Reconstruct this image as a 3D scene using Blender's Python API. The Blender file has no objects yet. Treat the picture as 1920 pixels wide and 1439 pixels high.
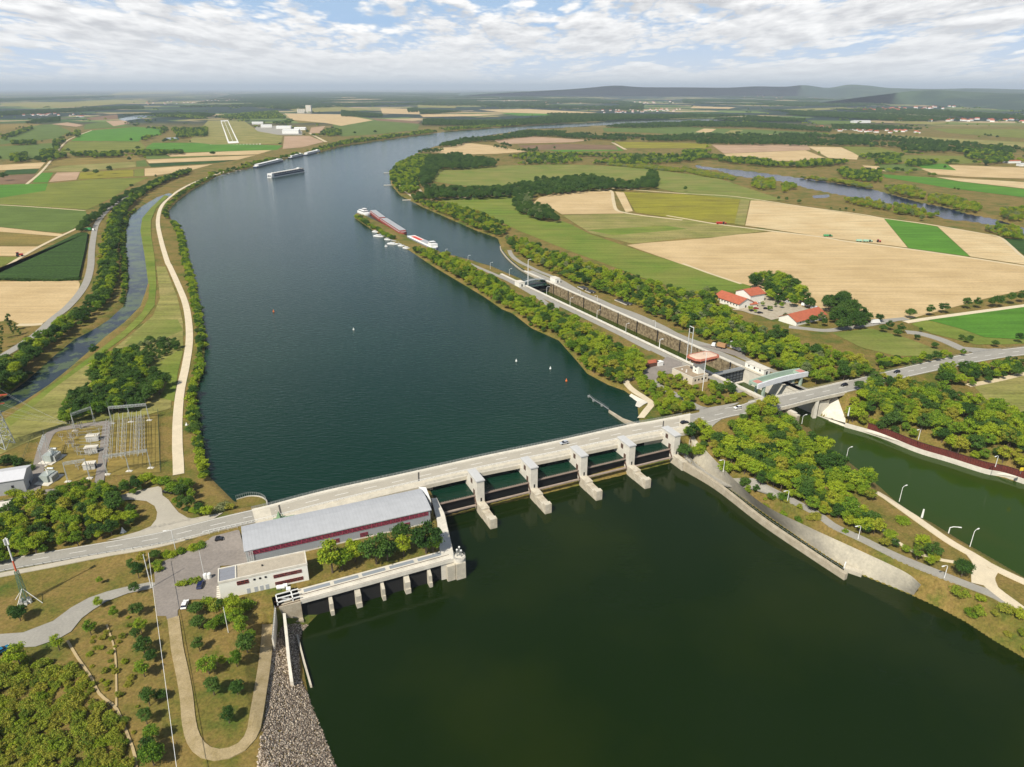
import bpy, bmesh, math, random
import numpy as np
random.seed(7); np.random.seed(7)
S = bpy.context.scene
R = math.radians
# ------------------------------------------------------------------ camera
FOC, CX, CY, CZ = 1310.0, 960.0, 719.5, 165.0        # focal length and centre in photo pixels, camera height in metres
PITCH = math.atan((CY - 166) / FOC)
cam_d = bpy.data.cameras.new('camera'); cam = bpy.data.objects.new('camera', cam_d)
S.collection.objects.link(cam); S.camera = cam
cam.location = (0, 0, CZ); cam.rotation_euler = (math.pi / 2 - PITCH, 0, 0)
cam_d.sensor_fit = 'HORIZONTAL'; cam_d.sensor_width = 36; cam_d.lens = 36 * FOC / 1920
cam_d.clip_start = 1; cam_d.clip_end = 200000
# ------------------------------------------------------------------ light
SUN_EL, SUN_DIR = 48.0, 57.0      # sun height; direction (from +X) towards which shadows fall
S.view_settings.view_transform = 'Standard'; S.view_settings.look = 'None'
S.view_settings.exposure = 0.2; S.view_settings.gamma = 1; S.view_settings.use_curve_mapping = False
sd_ = bpy.data.lights.new('sun', 'SUN'); sd_.energy = 5.0; sd_.angle = R(0.5); sd_.color = (1, .94, .82)
sun = bpy.data.objects.new('sun', sd_); S.collection.objects.link(sun)
# lamp shines along its -Z: direction (cos a cos e, sin a cos e, -sin e)
sun.rotation_euler = (R(90 - SUN_EL), 0, R(SUN_DIR - 90))
sun.location = (0, 0, 500)
W = bpy.data.worlds.new('World'); S.world = W; W.use_nodes = True
def world():
    nt = W.node_tree; N = nt.nodes; L = nt.links; N.clear()
    out = N.new('ShaderNodeOutputWorld'); bg = N.new('ShaderNodeBackground')
    sky = N.new('ShaderNodeTexSky'); sky.sky_type = 'NISHITA'; sky.sun_disc = False
    sky.sun_elevation = R(SUN_EL)
    sky.sun_rotation = math.atan2(-math.cos(R(SUN_DIR)), -math.sin(R(SUN_DIR)))
    sky.air_density = 1.0; sky.dust_density = .6
    tc = N.new('ShaderNodeTexCoord'); sep = N.new('ShaderNodeSeparateXYZ'); L.new(tc.outputs['Generated'], sep.inputs[0])
    def M(op, a, b=None, c=None, clamp=False):
        n = N.new('ShaderNodeMath'); n.operation = op; n.use_clamp = clamp
        for i, v in enumerate((a, b, c)):
            if v is None: continue
            if isinstance(v, (int, float)): n.inputs[i].default_value = v
            else: L.new(v, n.inputs[i])
        return n.outputs[0]
    az = M('ARCTAN2', sep.outputs[0], sep.outputs[1])
    el = M('ARCSINE', M('MAXIMUM', sep.outputs[2], -.02))
    # cloud layer seen in perspective: height on the cloud deck runs with the log of the elevation
    lv = M('LOGARITHM', M('ADD', M('MAXIMUM', el, 0.0), .035), 2.718)
    stretch = M('DIVIDE', az, M('ADD', M('MAXIMUM', el, 0.0), .19))
    def field(dz, sc, det, seed, rough=.6):
        v = N.new('ShaderNodeCombineXYZ'); L.new(M('MULTIPLY', stretch, .55), v.inputs[0])
        L.new(M('MULTIPLY', M('ADD', lv, dz), .72), v.inputs[1]); v.inputs[2].default_value = seed
        n = N.new('ShaderNodeTexNoise'); n.inputs['Scale'].default_value = sc; n.inputs['Detail'].default_value = det
        n.inputs['Roughness'].default_value = rough; L.new(v.outputs[0], n.inputs['Vector'])
        if sc < 2: return n.outputs['Fac']
        o = N.new('ShaderNodeTexNoise'); o.inputs['Scale'].default_value = sc * 2.6; o.inputs['Detail'].default_value = 4; o.inputs['Roughness'].default_value = .6; L.new(v.outputs[0], o.inputs['Vector'])
        return M('ADD', M('MULTIPLY', n.outputs['Fac'], .75), M('MULTIPLY', M('ABSOLUTE', M('SUBTRACT', o.outputs['Fac'], .5)), 1.15))
    n1 = field(0, 2.3, 8, 3.1); n2 = field(.09, 2.3, 8, 3.1); big = field(0, 1.2, 2, 9.7)
    puff = M('ADD', n1, M('MULTIPLY', M('SUBTRACT', big, .5), .7))
    cover = N.new('ShaderNodeMapRange'); cover.inputs[1].default_value = .33; cover.inputs[2].default_value = .43
    L.new(puff, cover.inputs[0])
    lit = M('ADD', M('MULTIPLY', M('SUBTRACT', n1, n2), 3.0), .40, clamp=True)
    lit2 = M('SUBTRACT', lit, M('MULTIPLY', M('SUBTRACT', puff, .50), 1.0), clamp=True)
    cr = N.new('ShaderNodeMix'); cr.data_type = 'RGBA'
    cr.inputs[6].default_value = (7.2, 7.3, 7.6, 1); cr.inputs[7].default_value = (13.6, 13.5, 13.3, 1)
    L.new(lit2, cr.inputs[0])
    mx = N.new('ShaderNodeMix'); mx.data_type = 'RGBA'
    # clouds thin out above, so that open blue sky lies overhead
    over = N.new('ShaderNodeMapRange'); over.inputs[1].default_value = .10; over.inputs[2].default_value = .4
    over.inputs[3].default_value = 1; over.inputs[4].default_value = .12; L.new(el, over.inputs[0])
    L.new(M('MULTIPLY', cover.outputs[0], over.outputs[0]), mx.inputs[0])
    lowb = N.new('ShaderNodeMix'); lowb.data_type = 'RGBA'; lr = N.new('ShaderNodeMapRange'); lr.inputs[1].default_value = .08; lr.inputs[2].default_value = .3; L.new(el, lr.inputs[0])
    L.new(lr.outputs[0], lowb.inputs[0]); lowb.inputs[6].default_value = (4.8, 7.0, 10, 1); L.new(sky.outputs[0], lowb.inputs[7]); L.new(lowb.outputs[2], mx.inputs[6]); L.new(cr.outputs[2], mx.inputs[7])
    # haze bank near the horizon
    hz = N.new('ShaderNodeMapRange'); hz.inputs[1].default_value = -.01; hz.inputs[2].default_value = .075
    hz.inputs[3].default_value = .85; hz.inputs[4].default_value = 0; L.new(el, hz.inputs[0])
    mh = N.new('ShaderNodeMix'); mh.data_type = 'RGBA'; L.new(hz.outputs[0], mh.inputs[0])
    L.new(mx.outputs[2], mh.inputs[6]); mh.inputs[7].default_value = (11.2, 11.3, 11.4, 1)
    L.new(mh.outputs[2], bg.inputs[0]); bg.inputs[1].default_value = .075
    L.new(bg.outputs[0], out.inputs[0])
world()
# ------------------------------------------------------------------ helpers
sp_, cp_ = math.sin(PITCH), math.cos(PITCH)
def P(x, y, z=8.0):
    """where the photo's pixel (x, y) meets the level z"""
    a = (x - CX) / FOC; b = (CY - y) / FOC
    t = (z - CZ) / (-sp_ + b * cp_)
    return (a * t, (cp_ + b * sp_) * t)
def PA(x, y, z=8.0):
    a = (x - CX) / FOC; b = (CY - y) / FOC; t = (z - CZ) / (-sp_ + b * cp_)
    return a * t, (cp_ + b * sp_) * t
def pix(X, Y, Z):
    Z = Z - CZ; d = Y * cp_ - Z * sp_; u = Y * sp_ + Z * cp_
    return CX + FOC * X / d, CY - FOC * u / d
def zz(pts, ox, oy, s):
    """coordinates read in an enlargement back to photo pixels"""
    return [(ox + x / s, oy + y / s) for x, y in pts]
A_ = lambda *p: zz(p, 0, 100, 3)
B_ = lambda *p: zz(p, 640, 100, 3)
C_ = lambda *p: zz(p, 1280, 100, 3)
D_ = lambda *p: zz(p, 0, 500, 3)
E_ = lambda *p: zz(p, 1280, 500, 3)
F_ = lambda *p: zz(p, 0, 959, 3)
G_ = lambda *p: zz(p, 1280, 900, 3)
def W_(pts, z=8.0): return [P(x, y, z) for x, y in pts]
def lin(c):
    return tuple(((v / 255) / 12.92 if v / 255 <= .04045 else ((v / 255 + .055) / 1.055) ** 2.4) for v in c)
def link(o): S.collection.objects.link(o); return o
def tag(o, label=None, cat=None, group=None, kind=None):
    if label: o['label'] = label
    if cat: o['category'] = cat
    if group: o['group'] = group
    if kind: o['kind'] = kind
    return o
def thing(name, loc, label, cat, group=None, rz=0):
    o = bpy.data.objects.new(name, None); o.empty_display_size = .5; link(o)
    o.location = loc; o.rotation_euler = (0, 0, rz); return tag(o, label, cat, group)
MATS = {}
def mat(name, col, rough=.8, var=.12, scale=.4, metal=0, bump=0, col2=None, spec=.5, fine=0, coord='Object', det=5, sharp=None):
    """colour with noise-driven wear; col in 0-255; col2 mixes in by a broad noise"""
    if name in MATS: return MATS[name]
    m = bpy.data.materials.new(name); m.use_nodes = True; nt = m.node_tree; N = nt.nodes; L = nt.links
    b = N['Principled BSDF']; b.inputs['Roughness'].default_value = rough; b.inputs['Metallic'].default_value = metal
    b.inputs['Specular IOR Level'].default_value = spec
    c = lin(col); c2 = lin(col2) if col2 else tuple(v * (1 - var * 1.6) for v in c)
    c1 = c if col2 else tuple(v * (1 + var * .8) for v in c)
    tc = N.new('ShaderNodeTexCoord')
    n = N.new('ShaderNodeTexNoise'); n.inputs['Scale'].default_value = scale; n.inputs['Detail'].default_value = det
    n.inputs['Roughness'].default_value = .65; L.new(tc.outputs[coord], n.inputs['Vector'])
    mr = N.new('ShaderNodeMapRange'); w = sharp or .22
    mr.inputs[1].default_value = .5 - w; mr.inputs[2].default_value = .5 + w; L.new(n.outputs['Fac'], mr.inputs[0])
    mx = N.new('ShaderNodeMix'); mx.data_type = 'RGBA'; mx.inputs[6].default_value = (*c1, 1); mx.inputs[7].default_value = (*c2, 1)
    L.new(mr.outputs[0], mx.inputs[0]); out = mx.outputs[2]
    if fine:
        n2 = N.new('ShaderNodeTexNoise'); n2.inputs['Scale'].default_value = scale * 9; n2.inputs['Detail'].default_value = 3
        L.new(tc.outputs[coord], n2.inputs['Vector'])
        hv = N.new('ShaderNodeHueSaturation'); mv = N.new('ShaderNodeMapRange')
        mv.inputs[1].default_value = .3; mv.inputs[2].default_value = .7; mv.inputs[3].default_value = 1 - fine; mv.inputs[4].default_value = 1 + fine
        L.new(n2.outputs['Fac'], mv.inputs[0]); L.new(mv.outputs[0], hv.inputs['Value']); L.new(out, hv.inputs['Color']); out = hv.outputs[0]
    L.new(out, b.inputs['Base Color'])
    if bump:
        bp = N.new('ShaderNodeBump'); bp.inputs['Strength'].default_value = bump; bp.inputs['Distance'].default_value = .3
        L.new(n.outputs['Fac'], bp.inputs['Height']); L.new(bp.outputs[0], b.inputs['Normal'])
    MATS[name] = m; return m
class MB:
    """collects shapes in world coordinates; build() links them as ONE mesh object"""
    def __init__(s): s.v = []; s.f = []; s.m = []
    def add(s, vs, fs, mi=0):
        k = len(s.v); s.v += [tuple(v) for v in vs]; s.f += [tuple(i + k for i in f) for f in fs]; s.m += [mi] * len(fs); return s
    def prism(s, pts, z0, z1, mi=0, side=None):
        """pts: ground outline (x, y); z0/z1 numbers or lists per point"""
        n = len(pts)
        if sum(pts[i][0] * pts[(i + 1) % n][1] - pts[(i + 1) % n][0] * pts[i][1] for i in range(n)) < 0:
            pts = pts[::-1]; z0 = z0[::-1] if isinstance(z0, (list, tuple)) else z0; z1 = z1[::-1] if isinstance(z1, (list, tuple)) else z1
        a = z0 if isinstance(z0, (list, tuple)) else [z0] * n; b = z1 if isinstance(z1, (list, tuple)) else [z1] * n
        vs = [(p[0], p[1], a[i]) for i, p in enumerate(pts)] + [(p[0], p[1], b[i]) for i, p in enumerate(pts)]
        sd = [(i, (i + 1) % n, n + (i + 1) % n, n + i) for i in range(n)]
        s.add(vs, [tuple(range(n, 2 * n)), tuple(range(n - 1, -1, -1))], mi)
        k = len(s.v) - 2 * n
        s.f += [tuple(i + k for i in f) for f in sd]; s.m += [mi if side is None else side] * n
        return s
    def box(s, c, size, rz=0, mi=0):
        hx, hy, hz = size[0] / 2, size[1] / 2, size[2] / 2; ca, sa = math.cos(rz), math.sin(rz)
        pts = [(c[0] + x * ca - y * sa, c[1] + x * sa + y * ca) for x, y in ((-hx, -hy), (hx, -hy), (hx, hy), (-hx, hy))]
        return s.prism(pts, c[2] - hz, c[2] + hz, mi)
    def tube(s, p, q, r, n=6, r2=None, mi=0, cap=True):
        r2 = r if r2 is None else r2
        p = np.array(p, float); q = np.array(q, float); d = q - p; l = np.linalg.norm(d)
        if l < 1e-6: return s
        d /= l; a = np.cross(d, (0, 0, 1) if abs(d[2]) < .9 else (1, 0, 0)); a /= np.linalg.norm(a); b = np.cross(d, a)
        vs = []
        for c, rr in ((p, r), (q, r2)):
            for i in range(n):
                t = 2 * math.pi * (i + .5) / n; vs.append(c + rr * (math.cos(t) * a + math.sin(t) * b))
        fs = [(i, n + i, n + (i + 1) % n, (i + 1) % n) for i in range(n)]
        if cap: fs += [tuple(range(n)), tuple(range(2 * n - 1, n - 1, -1))]
        return s.add(vs, fs, mi)
    def path(s, pts, r, n=5, mi=0):
        for a, b in zip(pts, pts[1:]): s.tube(a, b, r, n, mi=mi)
        return s
    def cyl(s, c, r, h, n=16, r2=None, mi=0): return s.tube(c, (c[0], c[1], c[2] + h), r, n, r2, mi)
    def quad(s, a, b, c, d, mi=0): return s.add([a, b, c, d], [(0, 1, 2, 3)], mi)
    def build(s, name, mats, parent=None, origin=None, smooth=False, bevel=0):
        if not isinstance(mats, (list, tuple)): mats = [mats]
        vs = np.array(s.v, float)
        if parent is not None:
            ch = []; q = parent
            while q is not None: ch.append(q); q = q.parent
            org = np.zeros(3)
            for q in ch: org += np.array(q.location)
            off = org; loc = (0, 0, 0)
            vs = vs - off
        else:
            loc = origin if origin is not None else (float(vs[:, 0].mean()), float(vs[:, 1].mean()), float(vs[:, 2].min()))
            vs = vs - np.array(loc)
        me = bpy.data.meshes.new(name); me.from_pydata(vs.tolist(), [], s.f)
        for m in mats: me.materials.append(m)
        me.polygons.foreach_set('material_index', s.m)
        if smooth: me.polygons.foreach_set('use_smooth', [True] * len(s.f))
        me.update()
        o = bpy.data.objects.new(name, me); o.location = loc; o.parent = parent; link(o)
        if bevel:
            b = o.modifiers.new('bevel', 'BEVEL'); b.width = bevel; b.segments = 1; b.limit_method = 'ANGLE'; b.angle_limit = R(40)
        return o
def copy_tree(o, parent=None):
    c = o.copy(); link(c)
    if parent is not None: c.parent = parent
    for ch in list(o.children): copy_tree(ch, c)
    return c
def resample(pts, n):
    p = np.array(pts, float); d = np.r_[0, np.cumsum(np.linalg.norm(np.diff(p, axis=0), axis=1))]
    t = np.linspace(0, d[-1], n); return np.stack([np.interp(t, d, p[:, k]) for k in range(p.shape[1])], 1)
def smooth_line(pts, n):
    """Catmull-Rom through the points, then evenly resampled"""
    p = [np.array(q, float) for q in pts]; p = [2 * p[0] - p[1]] + p + [2 * p[-1] - p[-2]]; o = []
    for i in range(1, len(p) - 2):
        for t in np.linspace(0, 1, 8, endpoint=False):
            a, b, c, d = p[i - 1], p[i], p[i + 1], p[i + 2]
            o.append(.5 * ((2 * b) + (c - a) * t + (2 * a - 5 * b + 4 * c - d) * t * t + (3 * b - 3 * c + d - a) * t ** 3))
    o.append(p[-2]); return resample(o, n)
def sdist(poly, X, Y, pad=60.):
    """signed distance to a polygon, positive inside; points further than pad outside its box get -pad"""
    p = np.array(poly, float); out = np.full(X.shape, -pad)
    m = (X > p[:, 0].min() - pad) & (X < p[:, 0].max() + pad) & (Y > p[:, 1].min() - pad) & (Y < p[:, 1].max() + pad)
    x = X[m]; y = Y[m]
    if not x.size: return out
    d = np.full(x.shape, 1e9); ins = np.zeros(x.shape, bool)
    for i in range(len(p)):
        a = p[i]; b = p[(i + 1) % len(p)]; e = b - a; L2 = max(e @ e, 1e-9)
        t = np.clip(((x - a[0]) * e[0] + (y - a[1]) * e[1]) / L2, 0, 1)
        d = np.minimum(d, np.hypot(x - a[0] - t * e[0], y - a[1] - t * e[1]))
        if a[1] != b[1]:
            c = ((a[1] > y) != (b[1] > y)) & (x < (b[0] - a[0]) * (y - a[1]) / (b[1] - a[1]) + a[0]); ins ^= c
    out[m] = np.where(ins, d, -d); return out
def ldist(line, X, Y, zs=None):
    p = np.array(line, float); d = np.full(X.shape, 1e9); z = np.zeros(X.shape)
    for i in range(len(p) - 1):
        a = p[i]; b = p[i + 1]; e = b[:2] - a[:2]; L2 = max(e @ e, 1e-9)
        t = np.clip(((X - a[0]) * e[0] + (Y - a[1]) * e[1]) / L2, 0, 1)
        q = np.hypot(X - a[0] - t * e[0], Y - a[1] - t * e[1]); m = q < d
        d = np.where(m, q, d)
        if zs is not None: z = np.where(m, zs[i] + (zs[i + 1] - zs[i]) * t, z)
    return (d, z) if zs is not None else d
ZL, ZU, ZD = 8.0, 7.0, 0.0          # land, headwater, tailwater
# ------------------------------------------------------------------ water outlines (photo pixels on their level)
UP = [(393,893),(383,850),(377,817),(370,783),(370,733),(383,687),(386,633),(377,583),(367,537),(353,483),(343,433),(320,410),(315,397),(333,377),
      (360,357),(410,330),(473,315),(533,300),(600,287),(640,275),(723,263),(840,247),(960,238),(1073,232),(1173,227),(1273,224),(1390,220),(1410,223),
      (1280,229),(1133,235),(1050,240),(990,242),(957,248),(873,260),(807,277),(783,287),(750,303),(730,323),(733,347),(750,367),(790,388),(840,410),
      (893,433),(933,447),(940,467),(953,483),(973,500),(995,513),(1040,532),(990,537),(977,523),(953,513),(923,500),(880,487),(827,473),(773,447),
      (683,403),(668,399),(663,408),(700,433),(767,470),(807,497),(857,527),(907,557),(940,580),(960,588),(996,616),(1047,639),(1084,681),(1100,701),
      (1139,722),(1170,733),(1199,754),(1194,761),(1198,793)]
UPW = W_(UP, ZU) + [(79, 306), (78, 295.2), (50.5, 281.5), (28.5, 272), (6, 262), (-17, 252), (-31, 246), (-36, 261), (-98, 236.5), (-99, 243)] + W_([(440, 940)], ZU)
LOW = [(-31, 246), (-26, 236.6), (-19, 210), (-23.5, 209.2), (-65, 190.5), (-69.5, 180), (-69, 176), (-58, 150), (-46, 130.5), (-33, 100), (-10, 40), (10, -60), (300, -60), (190, 60)] + \
      W_([(2100,1330),(1920,1233),(1863,1200),(1813,1167),(1763,1140),(1713,1117),(1613,1077),(1583,1063),(1530,1030),(1440,968),(1345,900),(1283,853)], 0) + [(88, 281), (78, 294.4), (50.5, 281.5), (28.5, 272), (6, 262), (-17, 252)]
CAN = W_([(1513,795),(1540,830),(1580,857),(1650,913),(1687,947),(1737,977),(1747,980),(1800,1013),(1860,1047),(1920,1082),(2150,1215),(2600,1480),(2600,1200),(2250,1035),(1920,908),(1847,887),(1747,850),(1647,820),(1580,798),(1527,778)], 0)
# lock: axis along the right coping line
LA = np.array([29.5, 603.1]); LD = np.array([148.0, 380.1]) - LA; LLEN = float(np.linalg.norm(LD)); LD /= LLEN; LN = np.array([-LD[1], LD[0]])   # LN points to the right bank side
if LN[0] < 0: LN = -LN
def lk(s, t): q = LA + LD * s + LN * t; return (float(q[0]), float(q[1]))     # s metres down the lock from the upper gate, t across (0 = right coping, -22.5 = left)
LW = 22.5; SG = 237.0    # chamber width; station of the lower gate
LOCKC = [lk(-1, -LW - 3), lk(-1, 3), lk(300, 3), lk(300, -LW - 3)]
SIDE = W_([(318,362),(325,366),(290,390),(277,420),(279,470),(280,520),(272,548),(262,575),(232,605),(196,632),(170,655),(130,690),(90,722),(45,752),(-20,785),(-80,812),(-80,790),(-20,765),(10,745),(50,715),(100,670),(140,637),(170,622),(205,600),(232,575),(240,545),(240,500),(236,465),(236,433),(243,405),(265,388),(295,370)], 6.8)
OXB = W_(C_((60,625),(130,640),(240,650),(420,670),(640,700),(850,730),(1060,765),(1190,800),(1330,840),(1480,870),(1600,905),(1760,935),(1919,985),(2200,1050),(2200,1100),
            (1919,1020),(1800,985),(1650,950),(1480,935),(1400,900),(1250,870),(1180,850),(1060,830),(900,800),(700,760),(640,740),(520,715),(400,705),(300,690),(200,660),(90,650)), 6.8)
POND = W_(C_((725,798),(820,795),(830,812),(740,815)), 6.8)
BODIES = [(UPW, ZU, .5, 4.0), (LOW, ZD, .6, -3.0), (CAN, ZD, .62, -3.0), (LOCKC, ZD, 30.0, -3.0), (SIDE, 6.8, .4, 5.8), (OXB, 6.8, .3, 5.6), (POND, 6.8, .3, 5.6)]
# solid ground with vertical faces (the power station's platform)
PEN = [(-36, 261), (-98, 236.5), (-110, 200), (-90, 176), (-78, 180), (-74, 187), (-68, 194), (-27, 212.5), (-30.5, 236), (-34, 248)]
PONDS = [A_((975,423),(1135,420),(1146,445),(980,450)), A_((665,372),(760,352),(860,350),(800,368),(700,382)), A_((930,478),(1000,474),(1010,488),(945,490))]
# ------------------------------------------------------------------ main road between two edge lines, height along it
RT = [(-330,1128),(-150,1085),(0,1051),(100,1033),(200,1016),(300,998),(400,973),(450,961),(503,949),(606,922),(753,890),(900,857.5),(1038,829),(1178,798),(1225,790),(1308,774),(1386,760),(1412,752),(1517,731),(1600,711.5),(1647,700.5),(1747,677),(1817,663),(1920,650.5),(2100,631),(2400,600)]
RB = [(-300,1150),(-150,1105),(0,1072),(100,1054),(200,1037),(300,1020),(400,997),(450,986),(511,972),(606,947),(753,912),(900,879),(1038,851),(1178,821),(1225,812),(1313,796),(1376,780),(1459,766),(1530,748),(1605,731.5),(1680,712),(1780,690),(1850,676),(1920,666),(2100,648),(2400,620)]
RZ = [8.3,8.3,8.4,8.6,8.8,9.2,10,10.4,11,11,11,11,11,11,11,11,11.4,11.8,12,12,11.5,10,9.2,8.7,8.3,8.2]
NR = 260
RTW = smooth_line([(*P(x, y, z), z) for (x, y), z in zip(RT, RZ)], NR)
RBW = smooth_line([(*P(x, y, z), z) for (x, y), z in zip(RB, RZ)], NR)
RC = (RTW + RBW) / 2
def near_i(X, Y): return int(np.argmin(np.hypot(RC[:, 0] - X, RC[:, 1] - Y)))
i_w0 = near_i(-97, 240); i_w1 = near_i(74, 299); i_c0 = near_i(*P(1440, 768, 12)); i_c1 = near_i(*P(1585, 735, 12))
def height(X, Y):
    h = np.full(X.shape, ZL)
    wet0 = np.zeros(X.shape, bool)
    for poly, zw, sl, bed in BODIES:
        d = sdist(poly, X, Y); wet0 |= d > (-12 if poly is CAN or poly is LOCKC else -2)
        if poly is LOW: sl = np.where(X < -40, .5, 1.6)
        h = np.minimum(h, np.where(d > 0, np.maximum(zw - .35 * d - .15, bed), zw - .15 - sl * d))
    d = sdist(PEN, X, Y); h = np.where(d > 0, ZL, h)
    near = (np.abs(X) < 900) & (Y < 1100)
    for a, b in ((0, i_w0), (i_w1, i_c0), (i_c1, NR)):
        seg = RC[a:b:4]
        d, z = ldist(seg[:, :2], X[near], Y[near], seg[:, 2])
        hh = z - .3 - np.maximum(0, d - 8.5) * .55
        wet = wet0[near]
        h[near] = np.where(wet, h[near], np.maximum(h[near], np.where(z > 8.4, hh, 0)))
    return h
def h1(x, y): return float(height(np.array([float(x)]), np.array([float(y)]))[0])
# ------------------------------------------------------------------ ground
def ground_mat():
    m = bpy.data.materials.new('ground_grass'); m.use_nodes = True; nt = m.node_tree; N = nt.nodes; L = nt.links
    b = N['Principled BSDF']; b.inputs['Roughness'].default_value = .95; b.inputs['Specular IOR Level'].default_value = .2
    g = N.new('ShaderNodeNewGeometry')
    def noise(s, d=5, r=.6):
        n = N.new('ShaderNodeTexNoise'); n.inputs['Scale'].default_value = s; n.inputs['Detail'].default_value = d; n.inputs['Roughness'].default_value = r
        L.new(g.outputs['Position'], n.inputs['Vector']); return n.outputs['Fac']
    def ramp(f, *cs):
        r = N.new('ShaderNodeValToRGB'); e = r.color_ramp.elements
        for i, (p, c) in enumerate(cs):
            q = e[i] if i < 2 else e.new(p)
            q.position = p; q.color = (*lin(c), 1)
        L.new(f, r.inputs[0]); return r.outputs[0]
    def mixc(f, a, b_, mode='MIX'):
        x = N.new('ShaderNodeMix'); x.data_type = 'RGBA'; x.blend_type = mode
        for i, v in ((0, f), (6, a), (7, b_)):
            if isinstance(v, (int, float)): x.inputs[i].default_value = v
            elif isinstance(v, tuple): x.inputs[i].default_value = v
            else: L.new(v, x.inputs[i])
        return x.outputs[2]
    near = ramp(noise(.05, 8, .7), (.34, (88, 106, 38)), (.45, (124, 116, 54)), (.58, (150, 126, 72)), (.71, (104, 112, 42)))
    fine = ramp(noise(1.1, 5, .75), (.3, (120, 124, 110)), (.72, (255, 255, 255)))
    near = mixc(.75, near, fine, 'MULTIPLY')
    # far country: patchwork of fields
    v = N.new('ShaderNodeTexVoronoi'); v.inputs['Scale'].default_value = 1; v.distance = 'CHEBYCHEV'
    mp = N.new('ShaderNodeMapping'); mp.inputs['Scale'].default_value = (1 / 420, 1 / 260, 1); mp.inputs['Rotation'].default_value = (0, 0, .35)
    L.new(g.outputs['Position'], mp.inputs[0]); L.new(mp.outputs[0], v.inputs['Vector'])
    sp = N.new('ShaderNodeSeparateColor'); L.new(v.outputs['Color'], sp.inputs[0])
    far = ramp(sp.outputs[0], (0, (58, 84, 40)), (.16, (96, 112, 58)), (.3, (150, 134, 96)), (.46, (104, 122, 62)), (.6, (172, 152, 116)), (.75, (70, 100, 44)), (.9, (138, 128, 84)))
    far.node.color_ramp.interpolation = 'CONSTANT'
    wood = N.new('ShaderNodeMapRange'); wood.inputs[1].default_value = .47; wood.inputs[2].default_value = .49; L.new(noise(.0011, 5, .6), wood.inputs[0])
    far = mixc(wood.outputs[0], far, (*lin((38, 56, 46)), 1))
    sy = N.new('ShaderNodeSeparateXYZ'); L.new(g.outputs['Position'], sy.inputs[0])
    fr = N.new('ShaderNodeMapRange'); fr.inputs[1].default_value = 3200; fr.inputs[2].default_value = 3800; L.new(sy.outputs[1], fr.inputs[0])
    L.new(mixc(fr.outputs[0], near, far), b.inputs['Base Color']); return m
def terrain():
    ys = np.r_[168, 169, 170, 171, 172.5, 174, 176, 178, np.arange(180, 300, 3), np.arange(300, 490, 3), np.arange(490, 770, 1.6), np.arange(770, 1760, 4.5), 1900, 2200, 2700]
    xs = np.r_[-1400, -1100, -900, np.arange(-700, 950, 4.5), np.arange(950, 1500, 2.4), np.arange(1500, 2640, 4.5), 2800, 3000, 3300]
    gx, gy = np.meshgrid(xs, ys); X, Y = PA(gx, gy, 6.0)
    Z = height(X, Y)
    ny, nx = gx.shape; vs = np.stack([X.ravel(), Y.ravel(), Z.ravel()], 1)
    i = np.arange(ny * nx).reshape(ny, nx)
    q = np.stack([i[1:, :-1].ravel(), i[1:, 1:].ravel(), i[:-1, 1:].ravel(), i[:-1, :-1].ravel()], 1)
    me = bpy.data.meshes.new('ground'); me.vertices.add(len(vs)); me.vertices.foreach_set('co', vs.ravel())
    me.loops.add(q.size); me.loops.foreach_set('vertex_index', q.ravel()); me.polygons.add(len(q)); me.polygons.foreach_set('loop_start', np.arange(0, q.size, 4))
    me.update(calc_edges=True); me.validate()
    me.materials.append(ground_mat()); o = bpy.data.objects.new('ground', me); link(o); tag(o, kind='structure')
terrain()
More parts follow.
